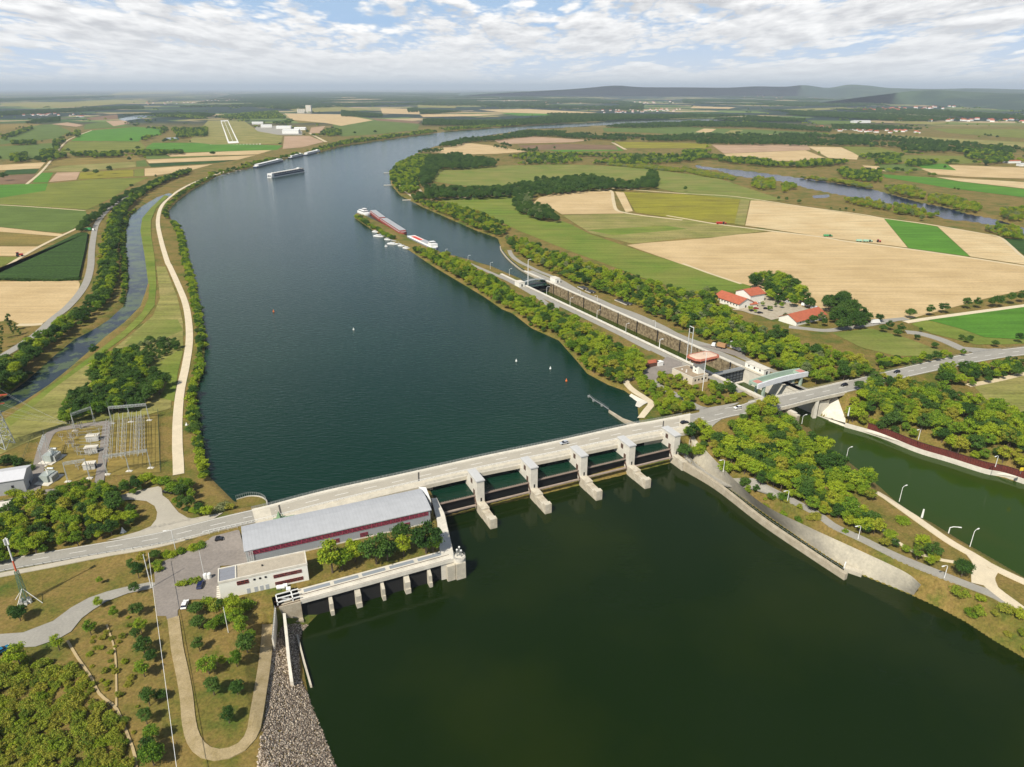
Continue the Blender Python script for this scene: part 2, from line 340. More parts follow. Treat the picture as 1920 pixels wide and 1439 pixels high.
# ------------------------------------------------------------------ water
def water_mat(name, c1, c2, wave, rough, patch=None, pscale=.01):
    m = bpy.data.materials.new(name); m.use_nodes = True; nt = m.node_tree; N = nt.nodes; L = nt.links
    b = N['Principled BSDF']; b.inputs['Roughness'].default_value = rough; b.inputs['IOR'].default_value = 1.33; b.inputs['Specular IOR Level'].default_value = .26
    g = N.new('ShaderNodeNewGeometry')
    n = N.new('ShaderNodeTexNoise'); n.inputs['Scale'].default_value = pscale; n.inputs['Detail'].default_value = 5; L.new(g.outputs['Position'], n.inputs['Vector'])
    mr = N.new('ShaderNodeMapRange'); mr.inputs[1].default_value = .45; mr.inputs[2].default_value = .75; L.new(n.outputs['Fac'], mr.inputs[0])
    mx = N.new('ShaderNodeMix'); mx.data_type = 'RGBA'; mx.inputs[6].default_value = (*lin(c1), 1); mx.inputs[7].default_value = (*lin(c2), 1)
    L.new(mr.outputs[0], mx.inputs[0]); out = mx.outputs[2]
    if patch:      # weed mats floating on the surface
        n2 = N.new('ShaderNodeTexNoise'); n2.inputs['Scale'].default_value = .07; n2.inputs['Detail'].default_value = 7; n2.inputs['Roughness'].default_value = .68
        L.new(g.outputs['Position'], n2.inputs['Vector']); m2 = N.new('ShaderNodeMapRange'); m2.inputs[1].default_value = .48; m2.inputs[2].default_value = .56
        L.new(n2.outputs['Fac'], m2.inputs[0]); x2 = N.new('ShaderNodeMix'); x2.data_type = 'RGBA'; L.new(m2.outputs[0], x2.inputs[0]); L.new(out, x2.inputs[6])
        x2.inputs[7].default_value = (*lin(patch), 1); out = x2.outputs[2]
    L.new(out, b.inputs['Base Color'])
    mp = N.new('ShaderNodeMapping'); mp.inputs['Rotation'].default_value = (0, 0, .3); mp.inputs['Scale'].default_value = (.55, 1.35, 1); L.new(g.outputs['Position'], mp.inputs[0])
    w = N.new('ShaderNodeTexNoise'); w.inputs['Scale'].default_value = .42; w.inputs['Detail'].default_value = 4; w.inputs['Roughness'].default_value = .6; L.new(mp.outputs[0], w.inputs['Vector'])
    bp = N.new('ShaderNodeBump'); bp.inputs['Strength'].default_value = 1; bp.inputs['Distance'].default_value = wave; L.new(w.outputs['Fac'], bp.inputs['Height'])
    L.new(bp.outputs[0], b.inputs['Normal']); return m
def inflate(poly, d):
    p = np.array(poly, float); n = len(p); a = sum(p[i][0] * p[(i + 1) % n][1] - p[(i + 1) % n][0] * p[i][1] for i in range(n)); sg = 1 if a > 0 else -1
    o = []
    for i in range(n):
        e1 = p[i] - p[i - 1]; e2 = p[(i + 1) % n] - p[i]; e1 /= max(np.linalg.norm(e1), 1e-6); e2 /= max(np.linalg.norm(e2), 1e-6)
        nn = np.array([e1[1] + e2[1], -e1[0] - e2[0]]); l = np.linalg.norm(nn)
        if l < 1e-3: o.append(tuple(p[i])); continue
        nn /= l; c = max(.45, nn @ np.array([e1[1], -e1[0]])); o.append(tuple(p[i] + sg * nn * d / c))
    return o
def flat(name, poly, z, m, kind='structure', th=0):
    bm = bmesh.new(); vs = [bm.verts.new((x, y, z)) for x, y in poly]; f = bm.faces.new(vs); bmesh.ops.triangulate(bm, faces=[f])
    for f in bm.faces:
        f.normal_update()
        if f.normal.z < 0: f.normal_flip()
    me = bpy.data.meshes.new(name); bm.to_mesh(me); bm.free(); me.materials.append(m)
    o = bpy.data.objects.new(name, me); link(o); tag(o, kind=kind); return o
w_up = water_mat('water_river', (8, 42, 29), (20, 52, 36), .30, .09, pscale=.006)
w_lo = water_mat('water_tailwater', (17, 32, 3), (34, 44, 6), .03, .07, pscale=.012)
w_can = water_mat('water_canal', (42, 62, 10), (66, 66, 20), .03, .07, pscale=.012)
w_sc = water_mat('water_channel', (26, 40, 52), (40, 56, 56), .03, .1, patch=(70, 84, 52))
w_ox = water_mat('water_oxbow', (4, 20, 62), (8, 28, 66), .14, .12)
upw = inflate(UPW, 3.0)[:-12]
UPB = [(80, 307), (79, 296), (50.5, 282.2), (28.5, 272.7), (6, 262.7), (-17, 252.7), (-31, 246.7), (-37, 261), (-99, 237), (-103, 243)]
flat('river', UPW[:len(UP)] and inflate(UPW, 3.0)[:len(UP)] + UPB + inflate(UPW, 3.0)[-1:], ZU, w_up)
flat('tailwater', [(-31, 246.2), (-50, 250), (-85, 205), (-90, 170), (-75, 60), (-60, -80), (420, -80), (420, 300), (150, 300), (79, 294.6), (50.5, 281.3), (28.5, 271.8), (6, 261.8), (-17, 251.8)], ZD, w_lo)
flat('canal_water', inflate(CAN, 3.5)[:20] + [] if 0 else [lk(3, -LW - .5), lk(3, .5), lk(290, .5)] + inflate(CAN, 4)[::-1][:20] + [lk(290, -LW - .5)], ZD + .03, w_can)
flat('side_channel', inflate(SIDE, 2.5), 6.8, w_sc)
flat('oxbow_water', inflate(OXB, 3), 6.8, w_ox); flat('pond', inflate(POND, 2), 6.8, w_ox)
w_pd = water_mat('water_pond', (84, 104, 108), (96, 112, 112), .03, .15)
# ------------------------------------------------------------------ fields: sheets laid on the flat land
LAY = [0]; CROP = []
def field_mat(name, col, col2=None, ang=0, period=4.0, amt=.12, scale=.02):
    m = bpy.data.materials.new('field_' + name); m.use_nodes = True; nt = m.node_tree; N = nt.nodes; L = nt.links
    b = N['Principled BSDF']; b.inputs['Roughness'].default_value = .95; b.inputs['Specular IOR Level'].default_value = .15
    g = N.new('ShaderNodeNewGeometry')
    n = N.new('ShaderNodeTexNoise'); n.inputs['Scale'].default_value = scale; n.inputs['Detail'].default_value = 7; n.inputs['Roughness'].default_value = .62; L.new(g.outputs['Position'], n.inputs['Vector'])
    c2 = lin(col2) if col2 else tuple(v * .78 for v in lin(col))
    mr = N.new('ShaderNodeMapRange'); mr.inputs[1].default_value = .35; mr.inputs[2].default_value = .65; L.new(n.outputs['Fac'], mr.inputs[0])
    mx = N.new('ShaderNodeMix'); mx.data_type = 'RGBA'; mx.inputs[6].default_value = (*lin(col), 1); mx.inputs[7].default_value = (*c2, 1); L.new(mr.outputs[0], mx.inputs[0])
    mp = N.new('ShaderNodeMapping'); mp.inputs['Rotation'].default_value = (0, 0, -R(ang)); mp.inputs['Scale'].default_value = (.012, 1 / period, 1); L.new(g.outputs['Position'], mp.inputs[0])
    w = N.new('ShaderNodeTexNoise'); w.inputs['Scale'].default_value = 1; w.inputs['Detail'].default_value = 3; w.inputs['Roughness'].default_value = .7; L.new(mp.outputs[0], w.inputs['Vector'])
    n3 = N.new('ShaderNodeTexNoise'); n3.inputs['Scale'].default_value = .5; n3.inputs['Detail'].default_value = 3; L.new(g.outputs['Position'], n3.inputs['Vector'])
    ad = N.new('ShaderNodeMath'); ad.operation = 'MULTIPLY_ADD'; ad.inputs[1].default_value = .6; L.new(n3.outputs['Fac'], ad.inputs[0]); L.new(w.outputs['Fac'], ad.inputs[2])
    m2 = N.new('ShaderNodeMapRange'); m2.inputs[1].default_value = .5; m2.inputs[2].default_value = 1.1; m2.inputs[3].default_value = 1 - amt * 2.2; m2.inputs[4].default_value = 1 + amt * 2; L.new(ad.outputs[0], m2.inputs[0])
    sv = N.new('ShaderNodeSeparateXYZ'); L.new(mp.outputs[0], sv.inputs[0]); fr = None      # tramlines of the tractor every 21 m
    for op, v in (('MULTIPLY', period / 21.0), ('FRACT', None), ('LESS_THAN', .055), ('MULTIPLY', -amt * .9), ('ADD', 1.0), ('MULTIPLY', m2.outputs[0])):
        q = N.new('ShaderNodeMath'); q.operation = op; L.new(sv.outputs[1] if fr is None else fr, q.inputs[0]); fr = q.outputs[0]
        if isinstance(v, float): q.inputs[1].default_value = v
        elif v is not None: L.new(v, q.inputs[1])
    hv = N.new('ShaderNodeHueSaturation'); L.new(fr, hv.inputs['Value']); L.new(mx.outputs[2], hv.inputs['Color'])
    L.new(hv.outputs[0], b.inputs['Base Color']); return m
FM = {}
def field(px, kind, ang=0, name='field'):
    LAY[0] += 1; k = (kind, round(ang / 15))
    if k not in FM:
        c, c2, per, amt = FK[kind]; FM[k] = field_mat(kind, c, c2, ang, per, amt)
    poly = W_(px, ZL); CROP.append(poly); yy = np.mean([p[1] for p in poly])
    flat(name, [(x, y) for x, y in poly], ZL + .05 + .0015 * LAY[0] + (.0001 * yy if yy > 700 else 0), FM[k])
FK = {'tan': ((194, 170, 128), (178, 154, 112), 3.5, .10), 'tan2': ((198, 178, 138), (186, 162, 120), 4.5, .12), 'pink': ((176, 148, 122), (160, 134, 106), 5, .08), 'brown': ((128, 104, 80), (112, 90, 68), 5, .1),
      'green': ((96, 114, 52), (84, 100, 44), 4, .16), 'bright': ((84, 128, 40), (74, 116, 36), 6, .14), 'olive': ((118, 122, 52), (102, 110, 46), 5, .16), 'dark': ((54, 82, 34), (46, 70, 30), 4, .2),
      'yellow': ((138, 134, 40), (122, 116, 42), 5, .2), 'straw': ((146, 136, 84), (118, 120, 60), 6, .2), 'meadow': ((104, 118, 50), (126, 124, 66), 9, .14), 'meadow2': ((98, 118, 42), (116, 122, 54), 8, .14), 'rust': ((136, 116, 62), (114, 106, 54), 4, .2)}
f = field
# left bank
f(A_((0,1285),(440,1280),(450,1300),(430,1370),(380,1410),(330,1455),(300,1480),(240,1520),(120,1530),(60,1500),(0,1510),(-200,1515),(-200,1285)), 'tan', 5)
f(A_((-200,980),(0,980),(350,1018),(345,1032),(0,1005),(-200,990)), 'tan', 0)
f(A_((-200,1000),(0,1006),(320,1034),(235,1085),(0,1085),(-200,1085)), 'rust', 0); f(A_((-200,1088),(228,1088),(135,1142),(-200,1140)), 'tan', 0); f(A_((-200,1143),(125,1147),(0,1200),(-200,1280)), 'olive', 0)
f(A_((-300,850),(0,855),(480,885),(495,925),(400,1000),(340,1012),(0,978),(-300,960)), 'green', 5); f(A_((-300,830),(0,815),(275,735),(500,712),(840,698),(740,742),(640,810),(490,880),(0,850),(-300,845)), 'olive', 8)
f(A_((-300,760),(0,742),(270,733),(255,775),(0,815),(-300,828)), 'bright', 5)
f(A_((185,728),(212,675),(300,672),(268,728)), 'bright', 70); f(A_((275,726),(320,672),(450,670),(430,712)), 'pink', 0); f(A_((440,712),(452,672),(750,655),(750,695)), 'yellow', 75); f(A_((755,695),(757,655),(810,650),(810,692)), 'olive', 75)
f(A_((814,692),(814,650),(1200,625),(1060,662),(860,690)), 'tan', 5); f(A_((-300,720),(0,690),(200,680),(160,733),(-300,745)), 'brown', 0); f(A_((0,685),(45,655),(220,652),(200,678)), 'dark', 0); f(A_((-300,650),(0,630),(255,615),(225,648),(0,660),(-300,685)), 'tan', 5)
f(A_((290,640),(300,600),(770,575),(800,605),(360,635)), 'rust', 0); f(A_((240,665),(345,635),(760,610),(765,640),(420,668)), 'straw', 0); f(A_((768,640),(765,606),(815,602),(835,636)), 'green', 0)
f(A_((820,600),(1440,575),(1340,600),(840,620)), 'tan', 3); f(A_((935,568),(1540,543),(1450,570),(960,583)), 'tan', 3); f(A_((830,622),(1330,602),(1220,618),(850,642)), 'dark', 3); f(A_((800,575),(930,568),(958,584),(1340,577),(830,597)), 'green', 3)
f(A_((-300,540),(0,525),(310,505),(300,545),(230,590),(0,600),(-300,610)), 'green', 5); f(A_((330,560),(385,500),(790,500),(820,530),(800,545)), 'olive', 5); f(A_((400,495),(450,462),(520,435),(760,415),(905,425),(910,460),(800,480),(780,498)), 'bright', 5)
f(A_((0,480),(200,405),(300,400),(400,440),(320,480),(0,515)), 'green', 20); f(A_((30,470),(210,432),(390,445),(330,470)), 'olive', 15); f(A_((470,430),(480,400),(600,385),(760,412)), 'green', 5); f(A_((290,400),(380,390),(470,405),(430,415)), 'pink', 5); f(A_((0,440),(0,400),(160,395),(240,402)), 'rust', 5)
f(A_((595,382),(700,378),(730,395),(640,412)), 'pink', 5); f(A_((480,365),(660,345),(665,370),(500,378)), 'brown', 5); f(A_((20,300),(360,285),(330,275),(0,282)), 'straw', 5)
f(A_((1060,500),(1170,380),(1370,378),(1450,440),(1590,465),(1580,510),(1200,515)), 'straw', 80); f(A_((820,530),(860,505),(1100,505),(1590,520),(1560,545),(1000,560),(830,555)), 'bright', 5)
f(A_((1590,540),(1600,468),(1740,465),(1820,500),(1700,530)), 'pink', 5); f(A_((1600,340),(1919,345),(2000,360),(2100,378),(1919,410),(1840,395),(1640,375)), 'tan', 5); f(A_((1640,372),(1850,376),(1800,392),(1680,392)), 'rust', 5); f(A_((1750,420),(1830,410),(1800,450),(1740,450)), 'pink', 5)
f(A_((0,290),(330,278),(640,262),(900,268),(500,300),(200,310)), 'straw', 3); f(A_((1580,305),(1900,300),(2100,320),(1700,335)), 'straw', 3); f(A_((700,215),(1060,205),(1000,228),(600,240)), 'straw', 3)
# far left bank beyond the bend
f(B_((-60,345),(0,345),(440,400),(430,432),(200,457),(0,470),(-40,440)), 'green', 3); f(B_((0,365),(100,370),(60,387),(0,387)), 'pink', 3); f(B_((-20,390),(75,410),(0,420)), 'tan', 3); f(B_((130,415),(250,415),(330,435),(160,440)), 'tan', 3)
f(B_((250,395),(400,400),(410,418),(330,415)), 'pink', 3); f(B_((160,365),(450,385),(430,398),(200,380)), 'brown', 3); f(B_((220,310),(440,315),(440,345),(230,340)), 'tan', 3); f(B_((440,345),(840,345),(780,354),(460,360)), 'tan', 3)
f(B_((770,318),(1050,315),(1440,335),(1300,345),(920,335)), 'tan', 3); f(B_((890,336),(1440,346),(1000,353)), 'bright', 3); f(B_((430,290),(650,300),(640,310),(430,305)), 'straw', 3); f(B_((1000,255),(1300,245),(1500,252),(1200,262)), 'straw', 3)
f(B_((0,245),(200,255),(100,262),(0,258)), 'tan', 3)
# right bank
f(B_((500,557),(690,503),(840,520),(1050,555),(870,567),(640,572)), 'tan', 15); f(B_((860,492),(1080,470),(1400,490),(1300,502),(900,512)), 'pink', 5); f(B_((990,520),(1260,512),(1540,520),(1560,545),(1060,545)), 'brown', 5); f(B_((1100,542),(1550,526),(1590,550),(1240,556)), 'bright', 5)
f(B_((1540,500),(1919,505),(2090,515),(2050,535),(1590,535)), 'yellow', 5); f(B_((1470,422),(1919,412),(2200,430),(1919,458),(1700,448),(1480,442)), 'green', 5)
f(B_((510,700),(540,655),(700,640),(1200,625),(1650,640),(1860,670),(2100,700),(2500,830),(2300,830),(1919,790),(1780,760),(1700,720),(1400,700),(1000,740),(750,752),(600,735),(510,720)), 'meadow', 12)
f([(820,374),(966,367),(963,383),(977,400),(1027,417),(1053,415),(1067,420),(1107,440),(1187,467),(1280,497),(1410,538),(1400,548),(1300,548),(1280,545),(1200,520),(1140,497),(1073,473),(973,433),(913,405),(853,387)], 'meadow2', -40)
f(B_((1075,850),(1110,815),(1200,790),(1320,780),(1510,775),(1545,880),(1590,903),(1240,908),(1180,870)), 'tan', 75); f(B_((1540,780),(1590,785),(1640,890),(1600,896)), 'tan2', 75)
f([(1170,361),(1280,365),(1388,373),(1377,420),(1300,415),(1192,399)], 'yellow', 78); f(C_((326,820),(378,822),(348,968),(290,962)), 'straw', 78); f(C_((384,824),(1130,930),(1265,1095),(790,1035),(352,970)), 'tan2', 78)
f(C_((1132,930),(1430,976),(1615,1145),(1272,1098)), 'bright', 60); f(C_((1434,976),(1680,1015),(1790,1040),(1919,1150),(2300,1420),(2200,1240),(1919,1190),(1618,1145)), 'tan2', 60); f(C_((1792,1040),(1919,1048),(2200,1080),(2200,1250),(1919,1135)), 'dark', 60)
f([(1054,404),(1173,401),(1280,412),(1443,433),(1330,447),(1280,448),(1187,458),(1107,438)], 'straw', 18); f([(1140,446),(1280,429),(1443,433),(1330,447),(1187,458)], 'rust', 18); f([(1100,432),(1250,424),(1290,430),(1150,442)], 'meadow2', 18)
f([(1175,460),(1280,449),(1447,435),(1547,446),(1700,466),(1920,498),(2150,530),(2150,600),(1920,545),(1850,560),(1700,600),(1615,598),(1560,585),(1500,575),(1400,538),(1280,497)], 'tan', 12)
f(C_((160,515),(700,515),(720,545),(230,565)), 'pink', 5); f(C_((230,567),(690,547),(800,590),(640,607),(280,607)), 'tan', 5); f(C_((702,525),(890,530),(990,575),(980,600),(820,590)), 'tan2', 60); f(C_((895,525),(1100,530),(1220,560),(1010,590)), 'olive', 5)
f(C_((1020,592),(1230,575),(1630,580),(1670,620),(1500,625),(1100,602)), 'olive', 5); f(C_((1100,627),(1260,622),(1360,660),(1130,667)), 'green', 5); f(C_((1290,625),(1480,622),(1540,660),(1360,650)), 'bright', 5)
f(C_((1340,652),(1500,630),(1919,645),(2300,650),(2300,720),(1919,706),(1600,697),(1420,682)), 'tan', 5); f(C_((1422,697),(1919,726),(2300,740),(2300,780),(1919,762),(1560,722)), 'tan2', 5); f(C_((1120,682),(1430,702),(1560,724),(1919,765),(2300,790),(2300,850),(1919,812),(1500,760),(1140,700)), 'bright', 5)
f(C_((1010,632),(1100,637),(1145,667),(1020,640)), 'tan', 5); f(C_((1400,425),(1919,430),(2300,440),(2300,500),(1919,480),(1500,450)), 'olive', 5); f(C_((1150,460),(1919,502),(2300,520),(2300,540),(1919,530),(1200,477)), 'straw', 5)
f(C_((0,420),(380,430),(830,450),(800,457),(0,457)), 'green', 5); f(C_((70,445),(120,425),(190,428),(150,450)), 'tan', 5); f(C_((235,452),(270,433),(340,435),(300,457)), 'straw', 5); f(C_((400,456),(430,440),(525,443),(505,461)), 'tan', 5); f(C_((1040,350),(1090,340),(1230,370),(1100,375)), 'tan', 5)
f(C_((700,378),(960,382),(980,400),(760,402)), 'green', 5); f(C_((470,320),(900,305),(960,312),(600,330)), 'straw', 5); f(C_((60,300),(300,306),(260,314),(40,310)), 'tan', 5); f(C_((1180,378),(1500,392),(1400,402),(1200,394)), 'straw', 5)
f(E_((1370,300),(1919,222),(2300,160),(2300,460),(1919,412),(1700,400),(1560,350)), 'bright', 15); f(E_((1285,325),(1368,302),(1555,350),(1700,402),(1919,415),(1919,435),(1800,440),(1650,440),(1400,378)), 'meadow2', 15); f(E_((840,375),(1060,350),(1250,400),(1330,430),(1460,480),(1420,505),(1200,505),(1000,455)), 'meadow', 25)
f(E_((1640,680),(1919,615),(2300,530),(2300,900),(1919,830),(1830,800),(1700,745)), 'straw', 10)
for q in PONDS: flat('pond', W_(q), ZL + .9, w_pd)
# dykes, banks and verges on the left
f(D_((700,870),(600,860),(310,915),(230,960),(130,1000),(0,1060),(-100,1090),(-100,900),(60,850),(250,700),(480,560),(620,480),(720,400),(860,280),(900,180),(880,0),(930,0),(1000,180),(1030,320),(1030,450),(980,640),(960,800)), 'straw', 50)
f(D_((60,900),(30,860),(330,640),(520,500),(700,360),(800,260),(835,180),(845,60),(825,0),(870,0),(880,100),(870,220),(800,310),(700,400),(500,545),(300,690)), 'meadow2', 50)
f(A_((835,1300),(815,1150),(790,1000),(800,930),(850,870),(925,800),(950,805),(880,870),(850,940),(850,1020),(870,1150),(880,1300)), 'meadow2', 80)
f(D_((1010,470),(870,560),(940,660),(900,740),(980,760),(1000,600),(1030,480)), 'meadow2', 50); f(D_((840,300),(1000,300),(1030,360),(870,430),(760,440),(700,440)), 'meadow', 50)
# substation ground
f(D_((620,870),(890,830),(905,1160),(600,1180)), 'rust', 80); f(D_((290,935),(590,890),(560,1170),(235,1265),(235,1000)), 'rust', 80)
# ------------------------------------------------------------------ materials of paving and masonry
asphalt = mat('asphalt', (150, 146, 136), .9, .08, .15, fine=.08)
asphalt_d = mat('asphalt_old', (134, 126, 118), .92, .1, .12, fine=.12)
concrete = mat('concrete', (190, 182, 164), .85, .16, .25, fine=.08)
conc_l = mat('concrete_light', (208, 202, 188), .8, .12, .3, fine=.05)
conc_w = mat('concrete_weathered', (182, 172, 152), .9, .2, .35, col2=(148, 136, 114), fine=.12)
beige = mat('compacted_gravel', (206, 192, 164), .95, .08, .2, fine=.06)
gravel = mat('gravel_track', (170, 152, 118), .95, .2, .3, col2=(140, 124, 84), fine=.16)
dirt = mat('dirt_track', (176, 156, 116), .95, .1, .3, fine=.1)
white_paint = mat('road_paint', (226, 224, 216), .7, .05, 2)
metal = mat('galvanised_steel', (150, 152, 150), .45, .08, 1, metal=.3)
dark = mat('dark_gap', (16, 16, 18), .8, 0, 1)
black = mat('black_rubber', (22, 22, 24), .7, 0, 1)
white = mat('white_paint', (226, 226, 222), .5, .05, 1)
# ------------------------------------------------------------------ ribbons on the ground
NLAY = [0]
def ribbon(name, px, w, m, z=8.0, off=None, step=3.0, closed=False, world=False, kind='structure', w2=None):
    NLAY[0] += 1; off = .27 + .002 * NLAY[0] if off is None else off
    pts = px if world else [P(x, y, z) for x, y in px]
    L = np.sum(np.linalg.norm(np.diff(np.array(pts)[:, :2], axis=0), axis=1)); n = int(max(6, min(260, L / step)))
    c = smooth_line([(x, y) for x, y in [q[:2] for q in pts]], n)
    t = np.gradient(c, axis=0); t /= np.linalg.norm(t, axis=1)[:, None] + 1e-9; nn = np.stack([-t[:, 1], t[:, 0]], 1)
    ww = np.linspace(w, w2 or w, n); mb = MB(); hs = None; vs = []
    ks = (-.5, -.17, .17, .5)
    H = [height(c[:, 0] + nn[:, 0] * ww * k, c[:, 1] + nn[:, 1] * ww * k) for k in ks]
    Hm = np.max(H, axis=0)
    for i in range(n):
        for j, k in enumerate(ks):
            q = c[i] + nn[i] * ww[i] * k; vs.append((q[0], q[1], (H[j][i] + Hm[i]) / 2 + off))
    fs = [(i * 4 + j, i * 4 + j + 1, i * 4 + j + 5, i * 4 + j + 4) for i in range(n - 1) for j in range(3)]
    # the sides drop into the ground so that the ribbon never floats
    k0 = len(vs)
    for i in range(n): vs.append((*vs[i * 4][:2], vs[i * 4][2] - off - .4)); vs.append((*vs[i * 4 + 3][:2], vs[i * 4 + 3][2] - off - .4))
    fs += [(k0 + 2 * i, i * 4, i * 4 + 4, k0 + 2 * i + 2) for i in range(n - 1)] + [(i * 4 + 3, k0 + 2 * i + 1, k0 + 2 * i + 3, i * 4 + 7) for i in range(n - 1)]
    fs = [f[::-1] for f in fs]
    mb.add(vs, fs); o = mb.build(name, m)
    return tag(o, kind=kind)
def drape(name, poly, m, off=.14, maxlen=5.0, world=False, z=8.0):
    """polygon laid over the ground, following its height"""
    NLAY[0] += 1; off += .11 + .002 * NLAY[0]
    poly = poly if world else W_(poly, z)
    bm = bmesh.new(); fce = bm.faces.new([bm.verts.new((x, y, 0)) for x, y in poly]); bmesh.ops.triangulate(bm, faces=[fce])
    for _ in range(7):
        es = [e for e in bm.edges if e.calc_length() > maxlen]
        if not es: break
        bmesh.ops.subdivide_edges(bm, edges=es, cuts=1); bmesh.ops.triangulate(bm, faces=bm.faces[:])
    bm.verts.ensure_lookup_table(); co = np.array([v.co[:2] for v in bm.verts]); hz = height(co[:, 0], co[:, 1])
    for v, h in zip(bm.verts, hz): v.co.z = h + off
    for q in bm.faces:
        q.normal_update()
        if q.normal.z < 0: q.normal_flip()
    me = bpy.data.meshes.new(name); bm.to_mesh(me); bm.free(); me.materials.append(m); o = link(bpy.data.objects.new(name, me)); return tag(o, kind='structure')
def Lp(i, t, dz=0):
    q = RTW[i] + (RBW[i] - RTW[i]) * t; return (q[0], q[1], q[2] + dz)
def strip(name, i0, i1, t0, t1, m, dz, skirt=0):
    vs = []; fs = []
    for i in range(i0, i1): vs += [Lp(i, t0, dz), Lp(i, t1, dz)]
    n = i1 - i0; fs = [(2 * i, 2 * i + 1, 2 * i + 3, 2 * i + 2) for i in range(n - 1)]
    if skirt:
        k = len(vs)
        for i in range(i0, i1): vs += [Lp(i, t0, dz - skirt), Lp(i, t1, dz - skirt)]
        fs += [(k + 2 * i, 2 * i, 2 * i + 2, k + 2 * i + 2) for i in range(n - 1)] + [(2 * i + 1, k + 2 * i + 1, k + 2 * i + 3, 2 * i + 3) for i in range(n - 1)]
    mb = MB(); mb.add(vs, fs); return tag(mb.build(name, m), kind='structure')
# main road
road_c = mat('road_concrete', (170, 163, 148), .9, .06, .12, fine=.05)
strip('road', 0, i_w0 + 1, 0, 1, asphalt, .02, .5); strip('road', i_w0, i_w1 + 6, .17, .93, road_c, .16); strip('road', i_w1 + 5, NR, 0, 1, asphalt, .02, .5)
strip('road_marking', i_w0, i_w1 + 6, .20, .212, white_paint, .164); strip('road_marking', i_w0, i_w1 + 6, .885, .9, white_paint, .164)
for a, b in ((0, i_w0), (i_w1 + 5, NR)):
    strip('road_marking', a, b, .05, .075, white_paint, .026); strip('road_marking', a, b, .925, .95, white_paint, .026)
# centre dashes, each a short strip of one mesh
mb = MB(); seg = np.r_[0, np.cumsum(np.linalg.norm(np.diff(RC[:, :2], axis=0), axis=1))]
def at_s(s, t, dz):
    a = np.array([np.interp(s, seg, RTW[:, k]) for k in range(3)]); b = np.array([np.interp(s, seg, RBW[:, k]) for k in range(3)]); q = a + (b - a) * t
    return (q[0], q[1], q[2] + dz)
for s in np.arange(20, seg[-1] - 10, 12.0):
    on = seg[i_w0] < s < seg[i_w1 + 5]; tc = .545 if on else .5; dz = .164 if on else .026; hw = .014 if on else .012
    a, b = at_s(s, tc - hw, dz), at_s(s, tc + hw, dz); c, d = at_s(s + 5.5, tc + hw, dz), at_s(s + 5.5, tc - hw, dz); mb.quad(a, b, c, d)
tag(mb.build('road_marking', white_paint), kind='structure')
# path along the downstream side
PATH = [(-200,1118),(-60,1092),(0,1080),(100,1062),(200,1043),(300,1027),(400,1003)]
ribbon('footpath', PATH, 2.6, mat('footpath', (178, 170, 152), .9, .08, .2, fine=.06))
# other roads and paths
ribbon('dyke_path', D_((1005,1172),(1003,1100),(998,1000),(1000,850),(1015,700),(1045,560),(1065,420),(1060,300),(1040,200),(1000,100),(955,0)) + A_((940,1170),(905,1050),(888,950),(905,870),(950,815),(1020,765),(1100,725),(1180,695),(1260,668)), 4.6, beige)
ribbon('side_road', D_((-200,600),(-60,540),(30,495),(120,440),(220,370),(300,295),(380,230),(450,150),(490,80),(510,0)) + A_((515,1120),(525,1040),(545,960),(600,890),(655,845),(740,790)), 6.2, asphalt)
drape('road_junction', [(197,937),(213,933),(263,920),(297,913),(303,916),(305,930),(316,938),(325,950),(335,962),(352,972),(380,976),(420,970),(400,982),(350,994),(300,1005),(262,1011),(200,1017),(262,1000),(283,988),(293,975),(295,962),(290,950),(275,941),(250,938),(205,941)], road_c, maxlen=3)
drape('park_road', F_((-300,760),(-100,712),(0,694),(130,685),(300,620),(400,545),(500,490),(600,455),(700,430),(840,402),(875,405),(875,428),(840,440),(720,465),(600,510),(520,560),(460,605),(400,680),(330,720),(200,765),(100,770),(0,800),(-100,835),(-300,900)), asphalt, maxlen=12)
drape('car_park', F_((868,340),(905,290),(1000,250),(1120,205),(1200,165),(1345,132),(1352,140),(1400,300),(1240,310),(1225,360),(1240,470),(1255,492),(1060,500),(1000,560),(1000,612),(945,625),(935,592),(885,592),(870,480),(860,430),(872,400)), asphalt_d, off=.1, maxlen=12)
ribbon('gravel_loop', F_((975,600),(985,680),(1000,790),(1030,930),(1050,1050),(1062,1180),(1085,1275),(1130,1340),(1200,1372),(1290,1362),(1370,1320),(1420,1250),(1440,1150),(1460,1000),(1480,850),(1492,720),(1500,600)), 3.4, gravel, z=8)
ribbon('foot_track', F_((380,730),(440,830),(510,930),(560,1030),(650,1105),(690,1190),(730,1290),(760,1380),(770,1500)), .7, dirt)
ribbon('foot_track', F_((600,640),(645,780),(655,950),(655,1100)), .5, dirt)
ribbon('service_road', E_((-30,985),(100,1060),(220,1130),(400,1210),(560,1290),(750,1390)) + G_((850,262),(1000,332),(1200,430),(1400,512),(1600,592),(1750,650),(1900,735),(2100,850)), 3.8, asphalt)
ribbon('canal_path', E_((1090,1270),(1130,1290),(1340,1439)) + G_((1500,350),(1640,430),(1720,480),(1820,530),(1919,575),(2200,700)), 3.4, beige)
ribbon('service_road', G_((1630,425),(1670,480),(1690,540),(1740,610),(1900,730)), 4.2, beige)
ribbon('service_road', G_((1720,500),(1690,540),(1700,600)), 6, beige, w2=8)
ribbon('bank_path', G_((960,130),(1040,210)) + G_((1100,260),(1250,380),(1400,440),(1530,465)), 1.4, beige)
